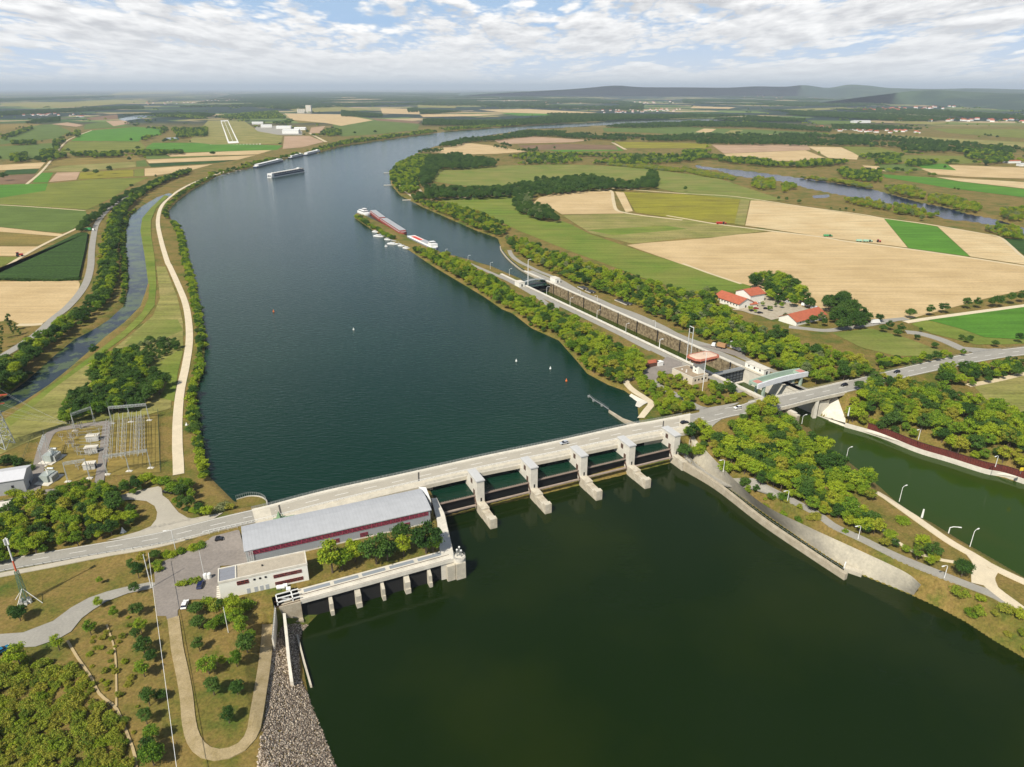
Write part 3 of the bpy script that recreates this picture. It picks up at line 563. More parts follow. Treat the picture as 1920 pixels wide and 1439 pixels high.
# lock quays
def lkstrip(name, s0, s1, t0, t1, m, z=ZL + .5, z0=None):
    mb = MB(); mb.prism([lk(s0, t0), lk(s1, t0), lk(s1, t1), lk(s0, t1)], z - .6 if z0 is None else z0, z); return mb.build(name, m)
lkstrip('quay', -40, 292, 1.9, 9.5, asphalt, ZL + .2).__setitem__('kind', 'structure')
lkstrip('quay', -40, 262, -LW - 7.0, -LW - 1.9, asphalt, ZL + .2).__setitem__('kind', 'structure')
Z4 = lambda *p: zz(p, 960, 480, 6.854)
Z2 = lambda *p: zz(p, 1160, 600, 8)
Z3 = lambda *p: zz(p, 1340, 620, 8)
ribbon('lock_road', zz([(945,1110),(960,1140)], 640, 100, 3) + Z4((100,80),(220,140),(340,200),(500,262),(640,330),(760,400),(900,480),(1100,560),(1300,650),(1600,760),(1919,905)) + Z2((900,235),(1200,345),(1500,425),(1800,540)) + Z3((600,492),(950,645),(1100,720)), 4.4, asphalt, off=.3)
ribbon('lock_road', zz([(720,1185),(850,1240),(960,1290),(1100,1370),(1200,1439)], 640, 100, 3) + Z4((600,600),(800,700),(1100,860),(1300,960),(1600,1120),(1800,1220)) , 4.2, asphalt, off=.24)
drape('lock_yard', [lk(-45, -30), lk(5, -30), lk(5, -24.5), lk(-30, -24.5)], asphalt, world=True, off=.2)
drape('lock_yard', Z2((430,735),(560,700),(720,560),(900,560),(1120,640),(1100,700),(830,735),(800,830),(640,800),(560,900),(480,930),(420,860),(370,760)), asphalt_d, off=.2)
drape('lock_yard', Z2((1200,390),(1500,400),(1880,510),(1919,600),(1500,470)), asphalt_d, off=.2)
ribbon('service_road', Z2((330,1470),(430,1350),(490,1260),(400,1180),(260,1090),(160,1010),(110,930),(190,880),(260,850)), 3.6, beige)
drape('boat_ramp', Z2((95,1150),(190,1100),(440,1250),(310,1312)), conc_l, off=.3)
ribbon('service_road', zz([(430,380),(510,470),(600,520),(700,570),(770,615),(850,650)], 1100, 600, 3.84), 4.4, asphalt)
drape('road_junction', zz([(745,572),(830,612),(930,632),(1100,607),(1080,620),(940,665),(760,700),(700,705),(810,672),(812,650),(780,622),(735,590)], 1100, 600, 3.84), asphalt, off=.16, maxlen=2.5, z=10.5)
drape('service_road', zz([(840,745),(1000,700),(1090,680),(1100,690),(1000,720),(900,790),(850,790)], 1100, 600, 3.84), asphalt, off=.12, maxlen=3, z=9)
# inn yard, right bank roads
Z6 = lambda *p: zz(p, 1300, 500, 4.8)
drape('inn_yard', Z6((330,390),(500,365),(530,300),(660,258),(760,290),(900,340),(1070,395),(900,430),(820,460),(700,485),(600,445),(520,430),(440,402)), conc_w, maxlen=30)
ribbon('side_road', Z6((860,545),(1000,560),(1200,578),(1400,553),(1600,522),(1720,492),(1919,470)) , 6, asphalt)
drape('side_road', Z6((1580,530),(1600,495),(1720,490),(1900,480),(1720,520)), asphalt, maxlen=40)
ribbon('side_road', E_((1250,315),(1400,292),(1650,258),(1919,222),(2300,170)), 5, beige)
ribbon('side_road', E_((1255,370),(1330,378),(1430,405),(1500,432),(1580,468),(1660,482)), 7.5, asphalt)
drape('road_junction', E_((1540,450),(1610,458),(1720,466),(1790,470),(1800,478),(1700,492),(1640,505),(1620,490)), asphalt, off=.2, maxlen=4)
track = mat('field_track', (196, 180, 146), .95, .08, .05)
for px, w in ((B_((500,824),(700,812),(960,801)), 3), (C_((-90,915),(0,930),(190,962),(490,1000),(790,1037),(900,1057),(1100,1082),(1300,1107),(1600,1150),(1919,1200),(2300,1260)), 4.5),
              (C_((-400,760),(0,790),(240,803),(400,822),(700,867),(1000,907),(1130,930),(1330,956),(1450,975),(1680,1015),(1780,1035),(1850,1090),(1919,1150),(2200,1330)), 3.2),
              (B_((1440,772),(1515,774),(1530,830),(1545,880),(1590,897),(1700,915),(1919,940)), 5), (A_((150,738),(230,670),(290,600),(350,520),(400,480),(515,435)), 5), (A_((0,1228),(100,1160),(250,1075),(400,1003),(440,985)), 4),
              (A_((-200,850),(0,855),(250,870),(480,887)), 2.4), (B_((300,680),(310,720),(345,765),(400,808),(470,840)), 3.5), (B_((420,670),(425,740),(450,782)), 4), (D_((100,330),(180,330),(240,325)), 5),
              (C_((0,1185),(150,1240),(330,1300)), 3), (E_((1600,672),(1750,645),(1919,605),(2200,540)), 4), (B_((500,553),(690,503)), 4), (B_((1525,503),(1600,543)), 8), (A_((1740,450),(1835,500)), 9)):
    ribbon('field_track', px, w, track, step=8)
T4 = lambda *p: zz(p, 0, 680, 4.8)
ribbon('substation_road', T4((-100,1290),(60,1262),(280,1190),(330,1040),(370,840),(420,690),(470,630),(560,600),(740,572),(970,545)), 4.6, asphalt_d)
ribbon('substation_road', T4((965,545),(945,700),(920,900),(890,1110)), 3.6, asphalt_d); ribbon('substation_road', T4((250,1205),(380,1170),(540,1160)), 3.4, asphalt_d)
# airfield
drape('runway', A_((1240,380),(1282,378),(1342,505),(1285,508)), mat('runway', (150, 150, 150), .9, .05, .02), maxlen=900)
drape('taxiway', A_((1355,405),(1385,405),(1437,486),(1405,487)), mat('taxiway', (178, 172, 160), .9, .05, .02), maxlen=900)
drape('apron', A_((1420,450),(1440,415),(1560,408),(1640,418),(1700,440),(1700,462),(1600,462)), mat('taxi_apron', (150, 146, 134), .9, .1, .02), maxlen=900)
for q in (((1240,380),(1244,380),(1292,508),(1283,508)), ((1278,378),(1282,378),(1344,505),(1336,505)), ((1285,498),(1338,496),(1342,506),(1286,509)), ((1242,380),(1280,378),(1282,383),(1243,385)), ((1261,384),(1263,384),(1310,495),(1308,495))):
    drape('runway_marking', A_(*q), white_paint, maxlen=900, off=.4)
for i in range(16):
    x = 1180 + i * 18.5; drape('runway_marking', A_((x, 510), (x + 9, 510), (x + 10, 514), (x + 1, 514)), white_paint, maxlen=900)
# concrete bank of the tailrace (a slope with its own upper walk)
bank = mat('concrete_bank', (186, 178, 158), .9, .2, .12, col2=(156, 150, 136), fine=.1, sharp=.15)
bl = W_([(1283,853),(1345,900),(1440,968),(1530,1030),(1583,1063),(1613,1077),(1713,1117)], 0); bu = W_([(1293,846),(1370,893),(1430,945),(1513,987),(1613,1033),(1697,1073),(1727,1097)], 7.9)
bu[0] = (bl[0][0] + 4.5, bl[0][1] + 3); bl = smooth_line(bl, 60); bu = smooth_line(bu, 60); mb = MB(); vs = []
for i in range(60):
    for k in range(7):
        q = bl[i] + (bu[i] - bl[i]) * k / 6; vs.append((q[0], q[1], max(.02 + 7.9 * (k / 6) ** .9, float(height(np.array([q[0]]), np.array([q[1]]))[0]) + .22)))
mb.add(vs, [(i * 7 + k, i * 7 + 7 + k, i * 7 + 8 + k, i * 7 + k + 1) for i in range(59) for k in range(6)]); tag(mb.build('concrete_bank', bank), kind='structure')
# ------------------------------------------------------------------ weir
UW = np.array([.910, .414]); VW = np.array([.414, -.910])    # along the weir, and downstream
TIP = [P(x, y, 0) for x, y in ((925, 990), (1027, 962), (1122, 937), (1213, 915))]
TIP.append((TIP[3][0] + 22.8, TIP[3][1] + 10.1))
def wf(o, a, v): q = np.array(o) + UW * a + VW * v; return (float(q[0]), float(q[1]))
roofm = mat('roof_sheet', (190, 190, 188), .65, .05, .8)
rust = mat('rusty_steel', (98, 74, 60), .8, .2, .8, col2=(74, 54, 42), fine=.15)
redm = mat('red_steel', (166, 66, 88), .6, .12, 1)
glass = mat('window_glass', (36, 38, 50), .12, .1, .5, spec=.8)
deckf = mat('bridge_concrete', (196, 188, 170), .85, .12, .3, fine=.08)
def box_f(mb, o, a0, a1, v0, v1, z0, z1, mi=0): mb.prism([wf(o, a0, v0), wf(o, a1, v0), wf(o, a1, v1), wf(o, a0, v1)], z0, z1, mi)
pier_words = ['nearest the power station', 'second from the power station', 'in the middle of the five', 'second from the wooded island', 'joined to the long guide wall']
for i, T in enumerate(TIP):
    th = thing('weir_pier', (T[0], T[1], 0), 'pale concrete weir pier with grey roofed tower, ' + pier_words[i], 'pier', 'weir piers')
    mb = MB()   # low tail and body
    if i < 4: box_f(mb, T, -1.6, 1.6, -14, -1.6, -3, 3.7); box_f(mb, T, -1.75, 1.75, -13.4, -8, -3, 4.6); mb.prism([wf(T, -1.6, -1.6), wf(T, 1.6, -1.6), wf(T, 1.5, .6), wf(T, -1.5, .6)], -3, 4.5)
    else: box_f(mb, T, -1.35, 1.35, -16, -6, -3, 4.6)
    mb.prism([wf(T, -1.5, -28), wf(T, 1.5, -28), wf(T, 1.5, -14), wf(T, -1.5, -14)], [-3] * 4, [9.0, 9.0, 6.6, 6.6])
    mb.build('pier_base', mat('pier_concrete', (200, 192, 174), .88, .2, .3, col2=(166, 154, 132), fine=.1, sharp=.16), th)
    mb = MB(); box_f(mb, T, -1.7, 1.7, -23.2, -13.2, 3, 14.6); mb.build('tower', conc_l, th, bevel=.05)
    mb = MB(); mb.prism([wf(T, -1.68, -27), wf(T, 1.68, -27), wf(T, 1.68, -23.1), wf(T, -1.68, -23.1)], [4] * 4, [8.9, 8.9, 12.6, 12.6]); mb.build('buttress', conc_l, th)
    mb = MB(); box_f(mb, T, -1.9, 1.9, -23.5, -12.9, 14.62, 15.1); box_f(mb, T, -1.55, 1.55, -23.3, -13.1, 15.1, 15.25); mb.build('roof', roofm, th)
    mb = MB(); box_f(mb, T, -1.82, -1.7, -20.0, -18.2, 11.2, 13.4); mb.build('opening', rust, th)
    mb = MB(); box_f(mb, T, -.2, .45, -13.22, -13.1, 5, 6.6); mb.build('door', dark, th)
    mb = MB(); box_f(mb, T, -1.85, -1.7, -17.2, -15.6, 4.5, 9.5); box_f(mb, T, 1.7, 1.85, -17.2, -15.6, 4.5, 9.5); mb.build('gate_track', rust, th)
# gates
ow = [P(808, 969, 0)] + TIP
gate_words = ['beside the power station', 'left of the middle bay', 'in the middle bay', 'right of the middle bay', 'against the island side pier']
for i in range(5):
    T0 = wf(TIP[0], -23.5, 0) if i == 0 else TIP[i - 1]; T1 = TIP[i]
    a = wf(T0, 1.5, -15.5) if i else wf(TIP[0], -21.5, -15.5); b = wf(T1, -1.5, -15.5)
    th = thing('weir_gate', ((a[0] + b[0]) / 2, (a[1] + b[1]) / 2, 0), 'steel weir gate with shade-black body and rusty top girder, ' + gate_words[i], 'weir gate', 'weir gates')
    L = math.dist(a, b); o = a
    mb = MB(); box_f(mb, o, .1, L - .1, -.2, .5, 6.9, 7.3); mb.tube((*wf(o, .1, .5), 7.1), (*wf(o, L - .1, .5), 7.1), .3, 8)
    for k in range(int(L / 1.1)): mb.tube((*wf(o, .6 + k * 1.1, .1), 7.3), (*wf(o, .9 + k * 1.1, -.2), 7.62), .09, 4)
    mb.build('flap', mat('flap_steel', (128, 112, 100), .8, .2, 1, fine=.2), th)
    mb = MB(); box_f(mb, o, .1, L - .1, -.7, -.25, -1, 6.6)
    mb.build('gate_body', mat('gate_gap_shade', (8, 8, 8), .7, .15, 1), th)  # body coloured near-black to paint the shade of the gap below the flap
    mb = MB(); box_f(mb, o, .1, L - .1, 1.5, 2.4, 3.2, 3.7); mb.build('lower_girder', mat('pale_girder', (160, 144, 130), .8, .2, 1, fine=.2), th)
    for e in (.5, L - .5): mb = MB(); mb.tube((*wf(o, e, 2.2), 3.6), (*wf(o, e, -.2), 7), .28, 6); mb.build('lifting_arm', rust, th)
# ------------------------------------------------------------------ bridge over the weir
br = thing('weir_bridge', (*RC[(i_w0 + i_w1) // 2][:2], 5), 'long pale concrete road bridge running over the weir piers', 'bridge')
T1_, T2_ = -.03, 1.42
i_ph = near_i(-37, 258)
def deck(name, i0, i1, t0, t1, z0, z1, m, par):
    vs = []; fs = []
    for i in range(i0, i1): vs += [Lp(i, t0, z1), Lp(i, t1, z1), Lp(i, t1, z0), Lp(i, t0, z0)]
    n = i1 - i0
    for i in range(n - 1):
        k = 4 * i; fs += [(k, k + 1, k + 5, k + 4), (k + 1, k + 2, k + 6, k + 5), (k + 2, k + 3, k + 7, k + 6), (k + 3, k, k + 4, k + 7)]
    fs += [(0, 3, 2, 1), (4 * n - 4, 4 * n - 3, 4 * n - 2, 4 * n - 1)]
    mb = MB(); mb.add(vs, fs); return mb.build(name, m, par)
deck('deck', i_w0 - 2, i_w1 + 8, T1_, T2_, -1.5, .10, deckf, br)
deck('intake_wall', i_w0, i_ph + 2, 0.0, 1.2, -8, -1.52, conc_w, br)
deck('abutment', i_w1 - 1, i_w1 + 6, 0.02, 1.3, -6, -1.52, conc_w, br)
deck('kerb', i_w0 - 2, i_w1 + 8, T1_ + .01, .14, .105, .28, conc_l, br); deck('kerb', i_w0 - 2, i_w1 + 8, .955, 1.0, .105, .3, conc_l, br); deck('kerb', i_ph, i_w1 + 6, 1.37, 1.41, .105, .4, conc_l, br)
def railing(name, i0, i1, t, base, par, h=1.1, st=2.2, r=.06, m=None, rails=(1.0, .55)):
    mb = MB(); s0, s1 = seg[i0], seg[i1 - 1]; ss = np.arange(s0, s1, st)
    for s in ss: mb.tube(at_s(s, t, base), at_s(s, t, base + h), r, 4, cap=False)
    for k in rails:
        pts = [at_s(s, t, base + h * k) for s in np.arange(s0, s1, 6)]; mb.path(pts, r * .9, 4)
    return mb.build(name, m or metal, par)
railing('railing', i_w0 - 2, i_w1 + 8, -.015, .25, br, rails=(1, .7, .4), st=1.5, r=.07)
railing('guard_rail', i_w0 - 8, i_w1 + 6, .975, .25, br, h=.7, st=2.0, r=.09, m=white, rails=(1.0,))
railing('railing', i_ph, i_w1 + 5, 1.39, .3, br, h=1.0, r=.045)
for k, s in enumerate((seg[i_w0 + 1], seg[i_ph - 1], seg[i_w1 + 2])):
    mb = MB(); mb.quad(at_s(s, .17, .17), at_s(s, .93, .17), at_s(s + .7, .93, .17), at_s(s + .7, .17, .17)); mb.build('expansion_joint', mat('joint', (74, 70, 64), .8, .1, 1), br)
# left land: guard rail beside the road
gr = thing('guard_rail', Lp(near_i(-150, 214), 1.02), 'long steel guard rail between road and footpath', 'guard rail'); 
railing('rail', 4, i_w0 - 9, 1.02, .0, gr, h=.7, st=3, r=.09, m=metal, rails=(1.0,))
# curved viewing bay at the left abutment
vb = [P(*q, 8) for q in zz([(1330,1315),(1400,1297),(1460,1300),(1495,1320),(1500,1345)], 0, 500, 3)]
fn = thing('bay_railing', (*vb[2], 8), 'curved steel railing on a low wall round the viewing bay', 'railing'); c = smooth_line(vb, 22)
mb = MB()
for x, y in c: mb.tube((x, y, 8), (x, y, 10.4), .06, 4)
for h in (10.3, 9.9): mb.path([(x, y, h) for x, y in c], .05, 4)
mb.build('rail', metal, fn); mb = MB()
for a, b in zip(c, c[1:]): mb.prism([(a[0], a[1]), (b[0], b[1]), (b[0] + .2, b[1] + .5), (a[0] + .2, a[1] + .5)], 6, 8.5)
mb.build('low_wall', conc_l, fn)
mb = MB(); mb.prism([tuple(q) for q in c] + [P(503, 953, 8), P(450, 962, 8)], 6, 8.2); tag(mb.build('lawn', bpy.data.materials['ground_grass']), kind='structure')
# ------------------------------------------------------------------ power station hall
HB = np.array([-94.4, 205.0]); HU = np.array([-31.9, 231.2]) - HB; HL = float(np.linalg.norm(HU)); HU /= HL; HV = np.array([-HU[1], HU[0]])     # along the front wall, and back towards the road
def hf(a, b): q = HB + HU * a + HV * b; return (float(q[0]), float(q[1]))
hall = thing('power_station_hall', (*hf(HL / 2, 7), 8), 'long grey sheet-metal hall with shallow curved roof and red-framed window band', 'power station')
wallm = mat('grey_cladding', (128, 132, 138), .55, .06, .6, metal=.1)
def rib_mat(name, col, ang, per=1.0, rough=.42):
    m = mat(name, col, rough, .06, .3); nt = m.node_tree; N = nt.nodes; L = nt.links; b = N['Principled BSDF']
    g = N.new('ShaderNodeTexCoord'); mp = N.new('ShaderNodeMapping'); mp.inputs['Rotation'].default_value = (0, 0, -ang); L.new(g.outputs['Object'], mp.inputs[0])
    w = N.new('ShaderNodeTexWave'); w.wave_type = 'BANDS'; w.inputs['Scale'].default_value = 2 * math.pi / per / 6.28 / 3.2; L.new(mp.outputs[0], w.inputs['Vector'])
    bp = N.new('ShaderNodeBump'); bp.inputs['Strength'].default_value = .15; bp.inputs['Distance'].default_value = .05; L.new(w.outputs['Fac'], bp.inputs['Height']); L.new(bp.outputs[0], b.inputs['Normal'])
    old = b.inputs['Base Color'].links[0].from_socket; mx = N.new('ShaderNodeMix'); mx.data_type = 'RGBA'; mx.blend_type = 'MULTIPLY'
    mr = N.new('ShaderNodeMapRange'); mr.inputs[1].default_value = 0; mr.inputs[2].default_value = .35; mr.inputs[3].default_value = .8; L.new(w.outputs['Fac'], mr.inputs[0])
    L.new(mr.outputs[0], mx.inputs[7]); mx.inputs[0].default_value = .25; L.new(old, mx.inputs[6]); L.new(mx.outputs[2], b.inputs['Base Color']); return m
hang = math.atan2(HU[1], HU[0])
roof_hall = rib_mat('standing_seam_roof', (168, 170, 173), hang, 1.3, .7)
wall_hall = rib_mat('ribbed_wall', (150, 154, 160), hang, .8, .6)
HD = 14.6; ze = 14.1
prof = [(-.4, ze + .05), (.8, ze + .4), (3.5, ze + .95), (6.5, ze + 1.4), (9.6, ze + 1.65), (9.62, ze + 1.5), (12.5, ze + 1.3), (HD + .3, ze + .95)]
mb = MB(); vs = []
for a in (-.6, HL + .5):
    for b, z in prof: vs.append((*hf(a, b), z))
    for b, z in prof: vs.append((*hf(a, b), z - .35))
n = len(prof); m_ = 2 * n
fs = [(i, i + 1, m_ + i + 1, m_ + i) for i in range(n - 1)] + [(n + i, m_ + n + i, m_ + n + i + 1, n + i + 1) for i in range(n - 1)] + [(0, m_, m_ + n, n), (n - 1, m_ - 1, m_ + m_ - 1, m_ + n - 1)] + [tuple(range(n)) + tuple(range(2 * n - 1, n - 1, -1)), tuple(range(m_ + n - 1, m_ - 1, -1)) + tuple(range(m_ + n, 2 * m_))]
mb.add(vs, fs); mb.build('roof', roof_hall, hall)
mb = MB(); mb.prism([hf(0, 0), hf(HL, 0), hf(HL, HD), hf(0, HD)], 7.5, ze - .3)
for a0, a1 in ((0, .3), (HL - .3, HL)):
    vs = [(*hf(a, b), z) for a in (a0, a1) for b, z in [(0, ze - .3)] + [(b, z - .36) for b, z in prof[1:-1]] + [(HD, ze - .3)]]; k = len(vs) // 2
    mb.add(vs, [tuple(range(k)), tuple(range(2 * k - 1, k - 1, -1))] + [(i, k + i, k + (i + 1) % k, (i + 1) % k) for i in range(k)])
mb.build('wall', wall_hall, hall)
# window band under the eave: one window per bay
nb = 18
for i in range(nb):
    a0 = .8 + i * (HL - 1.6) / nb; a1 = a0 + (HL - 1.6) / nb - .12
    mb = MB(); mb.prism([hf(a0, -.1), hf(a1, -.1), hf(a1, .1), hf(a0, .1)], ze - 2.15, ze - .35); wn = mb.build('window', glass, hall)
    mb = MB()
    for z in (ze - 2.15, ze - 1.55, ze - .98, ze - .42): mb.prism([hf(a0, -.2), hf(a1, -.2), hf(a1, -.09), hf(a0, -.09)], z - .07, z + .07)
    for a in np.linspace(a0, a1, 3): mb.prism([hf(a - .07, -.24), hf(a + .07, -.24), hf(a + .07, -.08), hf(a - .07, -.08)], ze - 2.2, ze - .35)
    mb.build('frame', redm, wn)
for a in (29.5, 40.2, 56.5):
    mb = MB(); mb.prism([hf(a, -.08), hf(a + 3, -.08), hf(a + 3, .1), hf(a, .1)], 8.8, 10.5); wn = mb.build('window', glass, hall)
    mb = MB()
    for z in (8.85, 9.4, 9.95, 10.45): mb.prism([hf(a, -.16), hf(a + 3, -.16), hf(a + 3, -.07), hf(a, -.07)], z - .06, z + .06)
    mb.build('frame', redm, wn)
mb = MB(); mb.prism([hf(0, -.08), hf(HL, -.08), hf(HL, .1), hf(0, .1)], 7.9, 8.5); mb.build('plinth', conc_l, hall)
# white fin on the end towards the weir
mb = MB(); e = [hf(HL + .5, HD + 3.2), hf(HL + 3.2, HD + 1.8), hf(HL + 2.2, 6)]; mb.prism(e, 8, 14.2); mb.build('end_fin', white, hall)
# external stair lattice on the left end
mb = MB()
for k in range(4): mb.tube((*hf(-.15 + 0, -.3 - .0), 8), (*hf(-.15, -.3), 13.5), .05, 4)
for z in np.arange(8.4, 13.6, .5): mb.tube((*hf(-.1, -.35), z), (*hf(2.2, -.35), z), .06, 4)
for a in (-.1, .7, 1.4, 2.2): mb.tube((*hf(a, -.35), 8), (*hf(a, -.35), 13.6), .05, 4)
mb.build('ladder', white, hall)
# ------------------------------------------------------------------ office annex
of = thing('office_annex', (-84, 194, 8), 'white two-storey office annex with gravel roof, round and red-framed windows', 'office building')
ob = [(-96.9, 186.6), (-70.3, 196.6), (-73.6, 203.8), (-100.2, 193.4)]
OU = np.array(ob[1]) - np.array(ob[0]); OL = float(np.linalg.norm(OU)); OU /= OL; OV = np.array([-OU[1], OU[0]]); OB = np.array(ob[0]); OD = 7.6
def of_(a, b): q = OB + OU * a + OV * b; return (float(q[0]), float(q[1]))
plaster = mat('white_render', (226, 224, 214), .8, .05, .5)
mb = MB(); mb.prism([of_(0, 0), of_(OL, 0), of_(OL, OD), of_(0, OD)], 6.5, 14.6); mb.build('wall', plaster, of)
mb = MB()
for a0, a1, b0, b1 in ((-.1, OL + .1, -.1, .3), (-.1, OL + .1, OD - .3, OD + .1), (-.1, .3, .3, OD - .3), (OL - .3, OL + .1, .3, OD - .3), (5.3, 5.7, .3, OD - .3)): mb.prism([of_(a0, b0), of_(a1, b0), of_(a1, b1), of_(a0, b1)], 14.3, 15.1)
mb.build('parapet', conc_l, of)
mb = MB(); mb.prism([of_(5.7, .3), of_(OL - .3, .3), of_(OL - .3, OD - .3), of_(5.7, OD - .3)], 14.61, 14.72); rf = mb.build('roof', mat('roof_gravel', (172, 162, 144), .95, .1, .8, fine=.12), of)
mb = MB(); mb.cyl((*of_(14, 4.3), 14.7), .25, .6, 8); mb.build('vent', dark, rf)
mb = MB(); mb.prism([of_(.3, .3), of_(5.3, .3), of_(5.3, OD - .3), of_(.3, OD - .3)], 14.61, 14.9)
for b in (2.6, 5.0): mb.prism([of_(.3, b), of_(5.3, b), of_(5.3, b + .08), of_(.3, b + .08)], 14.9, 14.98)
mb.build('roof', mat('grey_roof_panel', (138, 140, 146), .5, .04, .6, metal=.1), of)
def win(a0, a1, z0, z1, n, par=of):
    mb = MB(); mb.prism([of_(a0, -.05), of_(a1, -.05), of_(a1, .1), of_(a0, .1)], z0, z1); w = mb.build('window', glass, par)
    mb = MB(); m = (z0 + z1) / 2
    for z in (z0, m, z1): mb.prism([of_(a0, -.14), of_(a1, -.14), of_(a1, -.04), of_(a0, -.04)], z - .07, z + .07)
    for a in np.linspace(a0, a1, n): mb.prism([of_(a - .06, -.16), of_(a + .06, -.16), of_(a + .06, -.03), of_(a - .06, -.03)], z0, z1)
    mb.build('frame', mat('red_frame', (132, 60, 48), .6, .1, 1), w)
win(17.2, 26.3, 11.9, 13.1, 6); win(17.4, 26.5, 8.9, 10.1, 6); win(5.6, 9.2, 12.3, 13.7, 4)
for a in (11.1, 12.9, 14.7):
    mb = MB(); mb.tube((*of_(a, -.1), 13.1), (*of_(a, .1), 13.1), .42, 14); mb.build('round_window', glass, of)
for a in (8.2, 10.6, 12.4, 14.2):
    mb = MB(); mb.prism([of_(a, -.06), of_(a + 1.1, -.06), of_(a + 1.1, .1), of_(a, .1)], 8, 10); mb.build('door', mat('grey_door', (168, 172, 178), .5, .05, 1), of)
mb = MB()
for k in range(7): mb.prism([of_(-1.5, k * 1.1), of_(-.2, k * 1.1), of_(-.2, k * 1.1 + .75), of_(-1.5, k * 1.1 + .75)], 8, 8.35)
mb.build('entrance_slabs', conc_l, of)
# ------------------------------------------------------------------ outlet deck along the tailrace
DB = np.array([-69.3, 186.0]); DU = np.array([-20.9, 208.2]) - DB; DL = float(np.linalg.norm(DU)); DU /= DL; DV = np.array([-DU[1], DU[0]])
def df(a, b): q = DB + DU * a + DV * b; return (float(q[0]), float(q[1]))
dk = thing('outlet_deck', (*df(DL / 2, 3), 0), 'concrete gantry deck with crane rails and grey gratings along the tailrace', 'deck')
mb = MB(); mb.prism([df(-1, 0), df(DL, 0), df(DL, 6.6), df(-1, 6.6)], 6.9, 8.05); mb.build('slab', conc_l, dk)
mb = MB(); mb.prism([df(-1, .9), df(DL, .9), df(DL, 6), df(-1, 6)], -2, 6.88); mb.build('back_wall', mat('outlet_shade', (22, 21, 20), .9, .2, .5), dk)  # near-black colour paints in the shade of the openings under the deck
mb = MB()
for b in (.4, 3.1): mb.prism([df(-9, b), df(DL - 1, b), df(DL - 1, b + .16), df(-9, b + .16)], 8.06, 8.2)
mb.build('crane_rail', rust, dk)
for a0, a1 in ((.8, 9.6), (11, 19.4), (20.8, 29), (30.6, 39.5), (41, 49.8)):
    mb = MB(); mb.prism([df(a0, 4.1), df(a1, 4.1), df(a1, 5.7), df(a0, 5.7)], 8.06, 8.14); mb.build('grating', mat('steel_grating', (138, 144, 150), .6, .1, 3), dk)
mb = MB(); mb.prism([df(-1, 2.4), df(DL, 2.4), df(DL, 2.7), df(-1, 2.7)], 8.06, 8.3); mb.prism([df(-1, .02), df(DL, .02), df(DL, .2), df(-1, .2)], 8.06, 8.35); mb.build('kerb', conc_l, dk)
for a, w in ((8.6, 1.2), (17.8, 1.9), (26.5, 1.1), (35.2, 1.9), (43.6, 1.2)):
    mb = MB(); z1 = 6.9
    mb.prism([df(a - w / 2, -1.3), df(a + w / 2, -1.3), df(a + w / 2, 1.2), df(a - w / 2, 1.2)], [-2] * 4, [4.6, 4.6, z1, z1]); mb.prism([df(a - w / 2, -1.8), df(a + w / 2, -1.8), df(a + w / 2, -1.28), df(a - w / 2, -1.28)], -2, 2.0); mb.build('pier', concrete, dk)
mb = MB(); mb.prism([df(-9.5, .2), df(-1.02, -.3), df(-1.02, 8), df(-9.5, 6)], -2, 8.0); mb.prism([df(-5, -1.4), df(-1.02, -1.8), df(-1.02, -.32), df(-5, .18)], -2, 1.6); mb.build('left_block', conc_w, dk)
mb = MB(); mb.prism([df(DL - 3.2, -1.4), df(DL - .2, -1.4), df(DL - .2, 0), df(DL - 3.2, 0)], -2, 6.4); mb.prism([df(DL, -2.0), df(DL + 3.6, -2.0), df(DL + 3.6, 4.4), df(DL, 4.4)], -2, 6.9); mb.build('end_pier', concrete, dk)
# side wall of the platform towards the weir and quay walk
sw = thing('platform_wall', (-25, 222, 0), 'pale concrete walkway wall between power station and weir basin', 'wall')
mb = MB(); mb.prism([(-33.5, 249), (-31.2, 249), (-26.8, 236.8), (-20.8, 208.4), (-25.6, 206.5), (-29.6, 233)], -2, 8.12); mb.build('wall', conc_l, sw)
mb = MB(); mb.path([(-31.4, 248, 9.1), (-27, 236.6, 9.1), (-21.2, 210, 9.1)], .05, 4)
for t in np.linspace(0, 1, 16): mb.tube((-27 + 5.8 * t, 236.6 - 26.6 * t, 8.1), (-27 + 5.8 * t, 236.6 - 26.6 * t, 9.1), .05, 4)
mb.build('railing', metal, sw)
c0 = P(861, 1045, 8)
rp = thing('round_platform', (c0[0], c0[1], 0), 'round concrete platform on the corner above the tailrace', 'platform')
mb = MB(); mb.cyl((c0[0], c0[1], 4.6), 2.3, 3.5, 20); mb.cyl((c0[0], c0[1], 3.2), .9, 1.4, 20, 2.3); mb.build('drum', conc_l, rp); 
mb = MB()
for k in range(20):
    a = 2 * math.pi * k / 20; mb.tube((c0[0] + 2.2 * math.cos(a), c0[1] + 2.2 * math.sin(a), 8.1), (c0[0] + 2.2 * math.cos(a), c0[1] + 2.2 * math.sin(a), 9), .05, 4)
mb.path([(c0[0] + 2.2 * math.cos(2 * math.pi * k / 20), c0[1] + 2.2 * math.sin(2 * math.pi * k / 20), 9) for k in range(21)], .05, 4); mb.build('railing', metal, rp)
for k, (dx, dy, h) in enumerate(((-.8, .5, 2.6), (0, 1.0, 3.4), (.7, .3, 2.4))):
    v = thing('vent_pipe', (c0[0] + dx, c0[1] + dy, 8.1), ['short left', 'tall middle', 'short right'][k] + ' grey pipe standing on the round platform', 'pipe', 'pipes on the round platform')
    mb = MB(); mb.cyl((c0[0] + dx, c0[1] + dy, 8.1), .22, h, 8); mb.build('shaft', metal, v); mb = MB(); mb.cyl((c0[0] + dx, c0[1] + dy, 8.1 + h), .36, .35, 8); mb.build('cap', white, v)
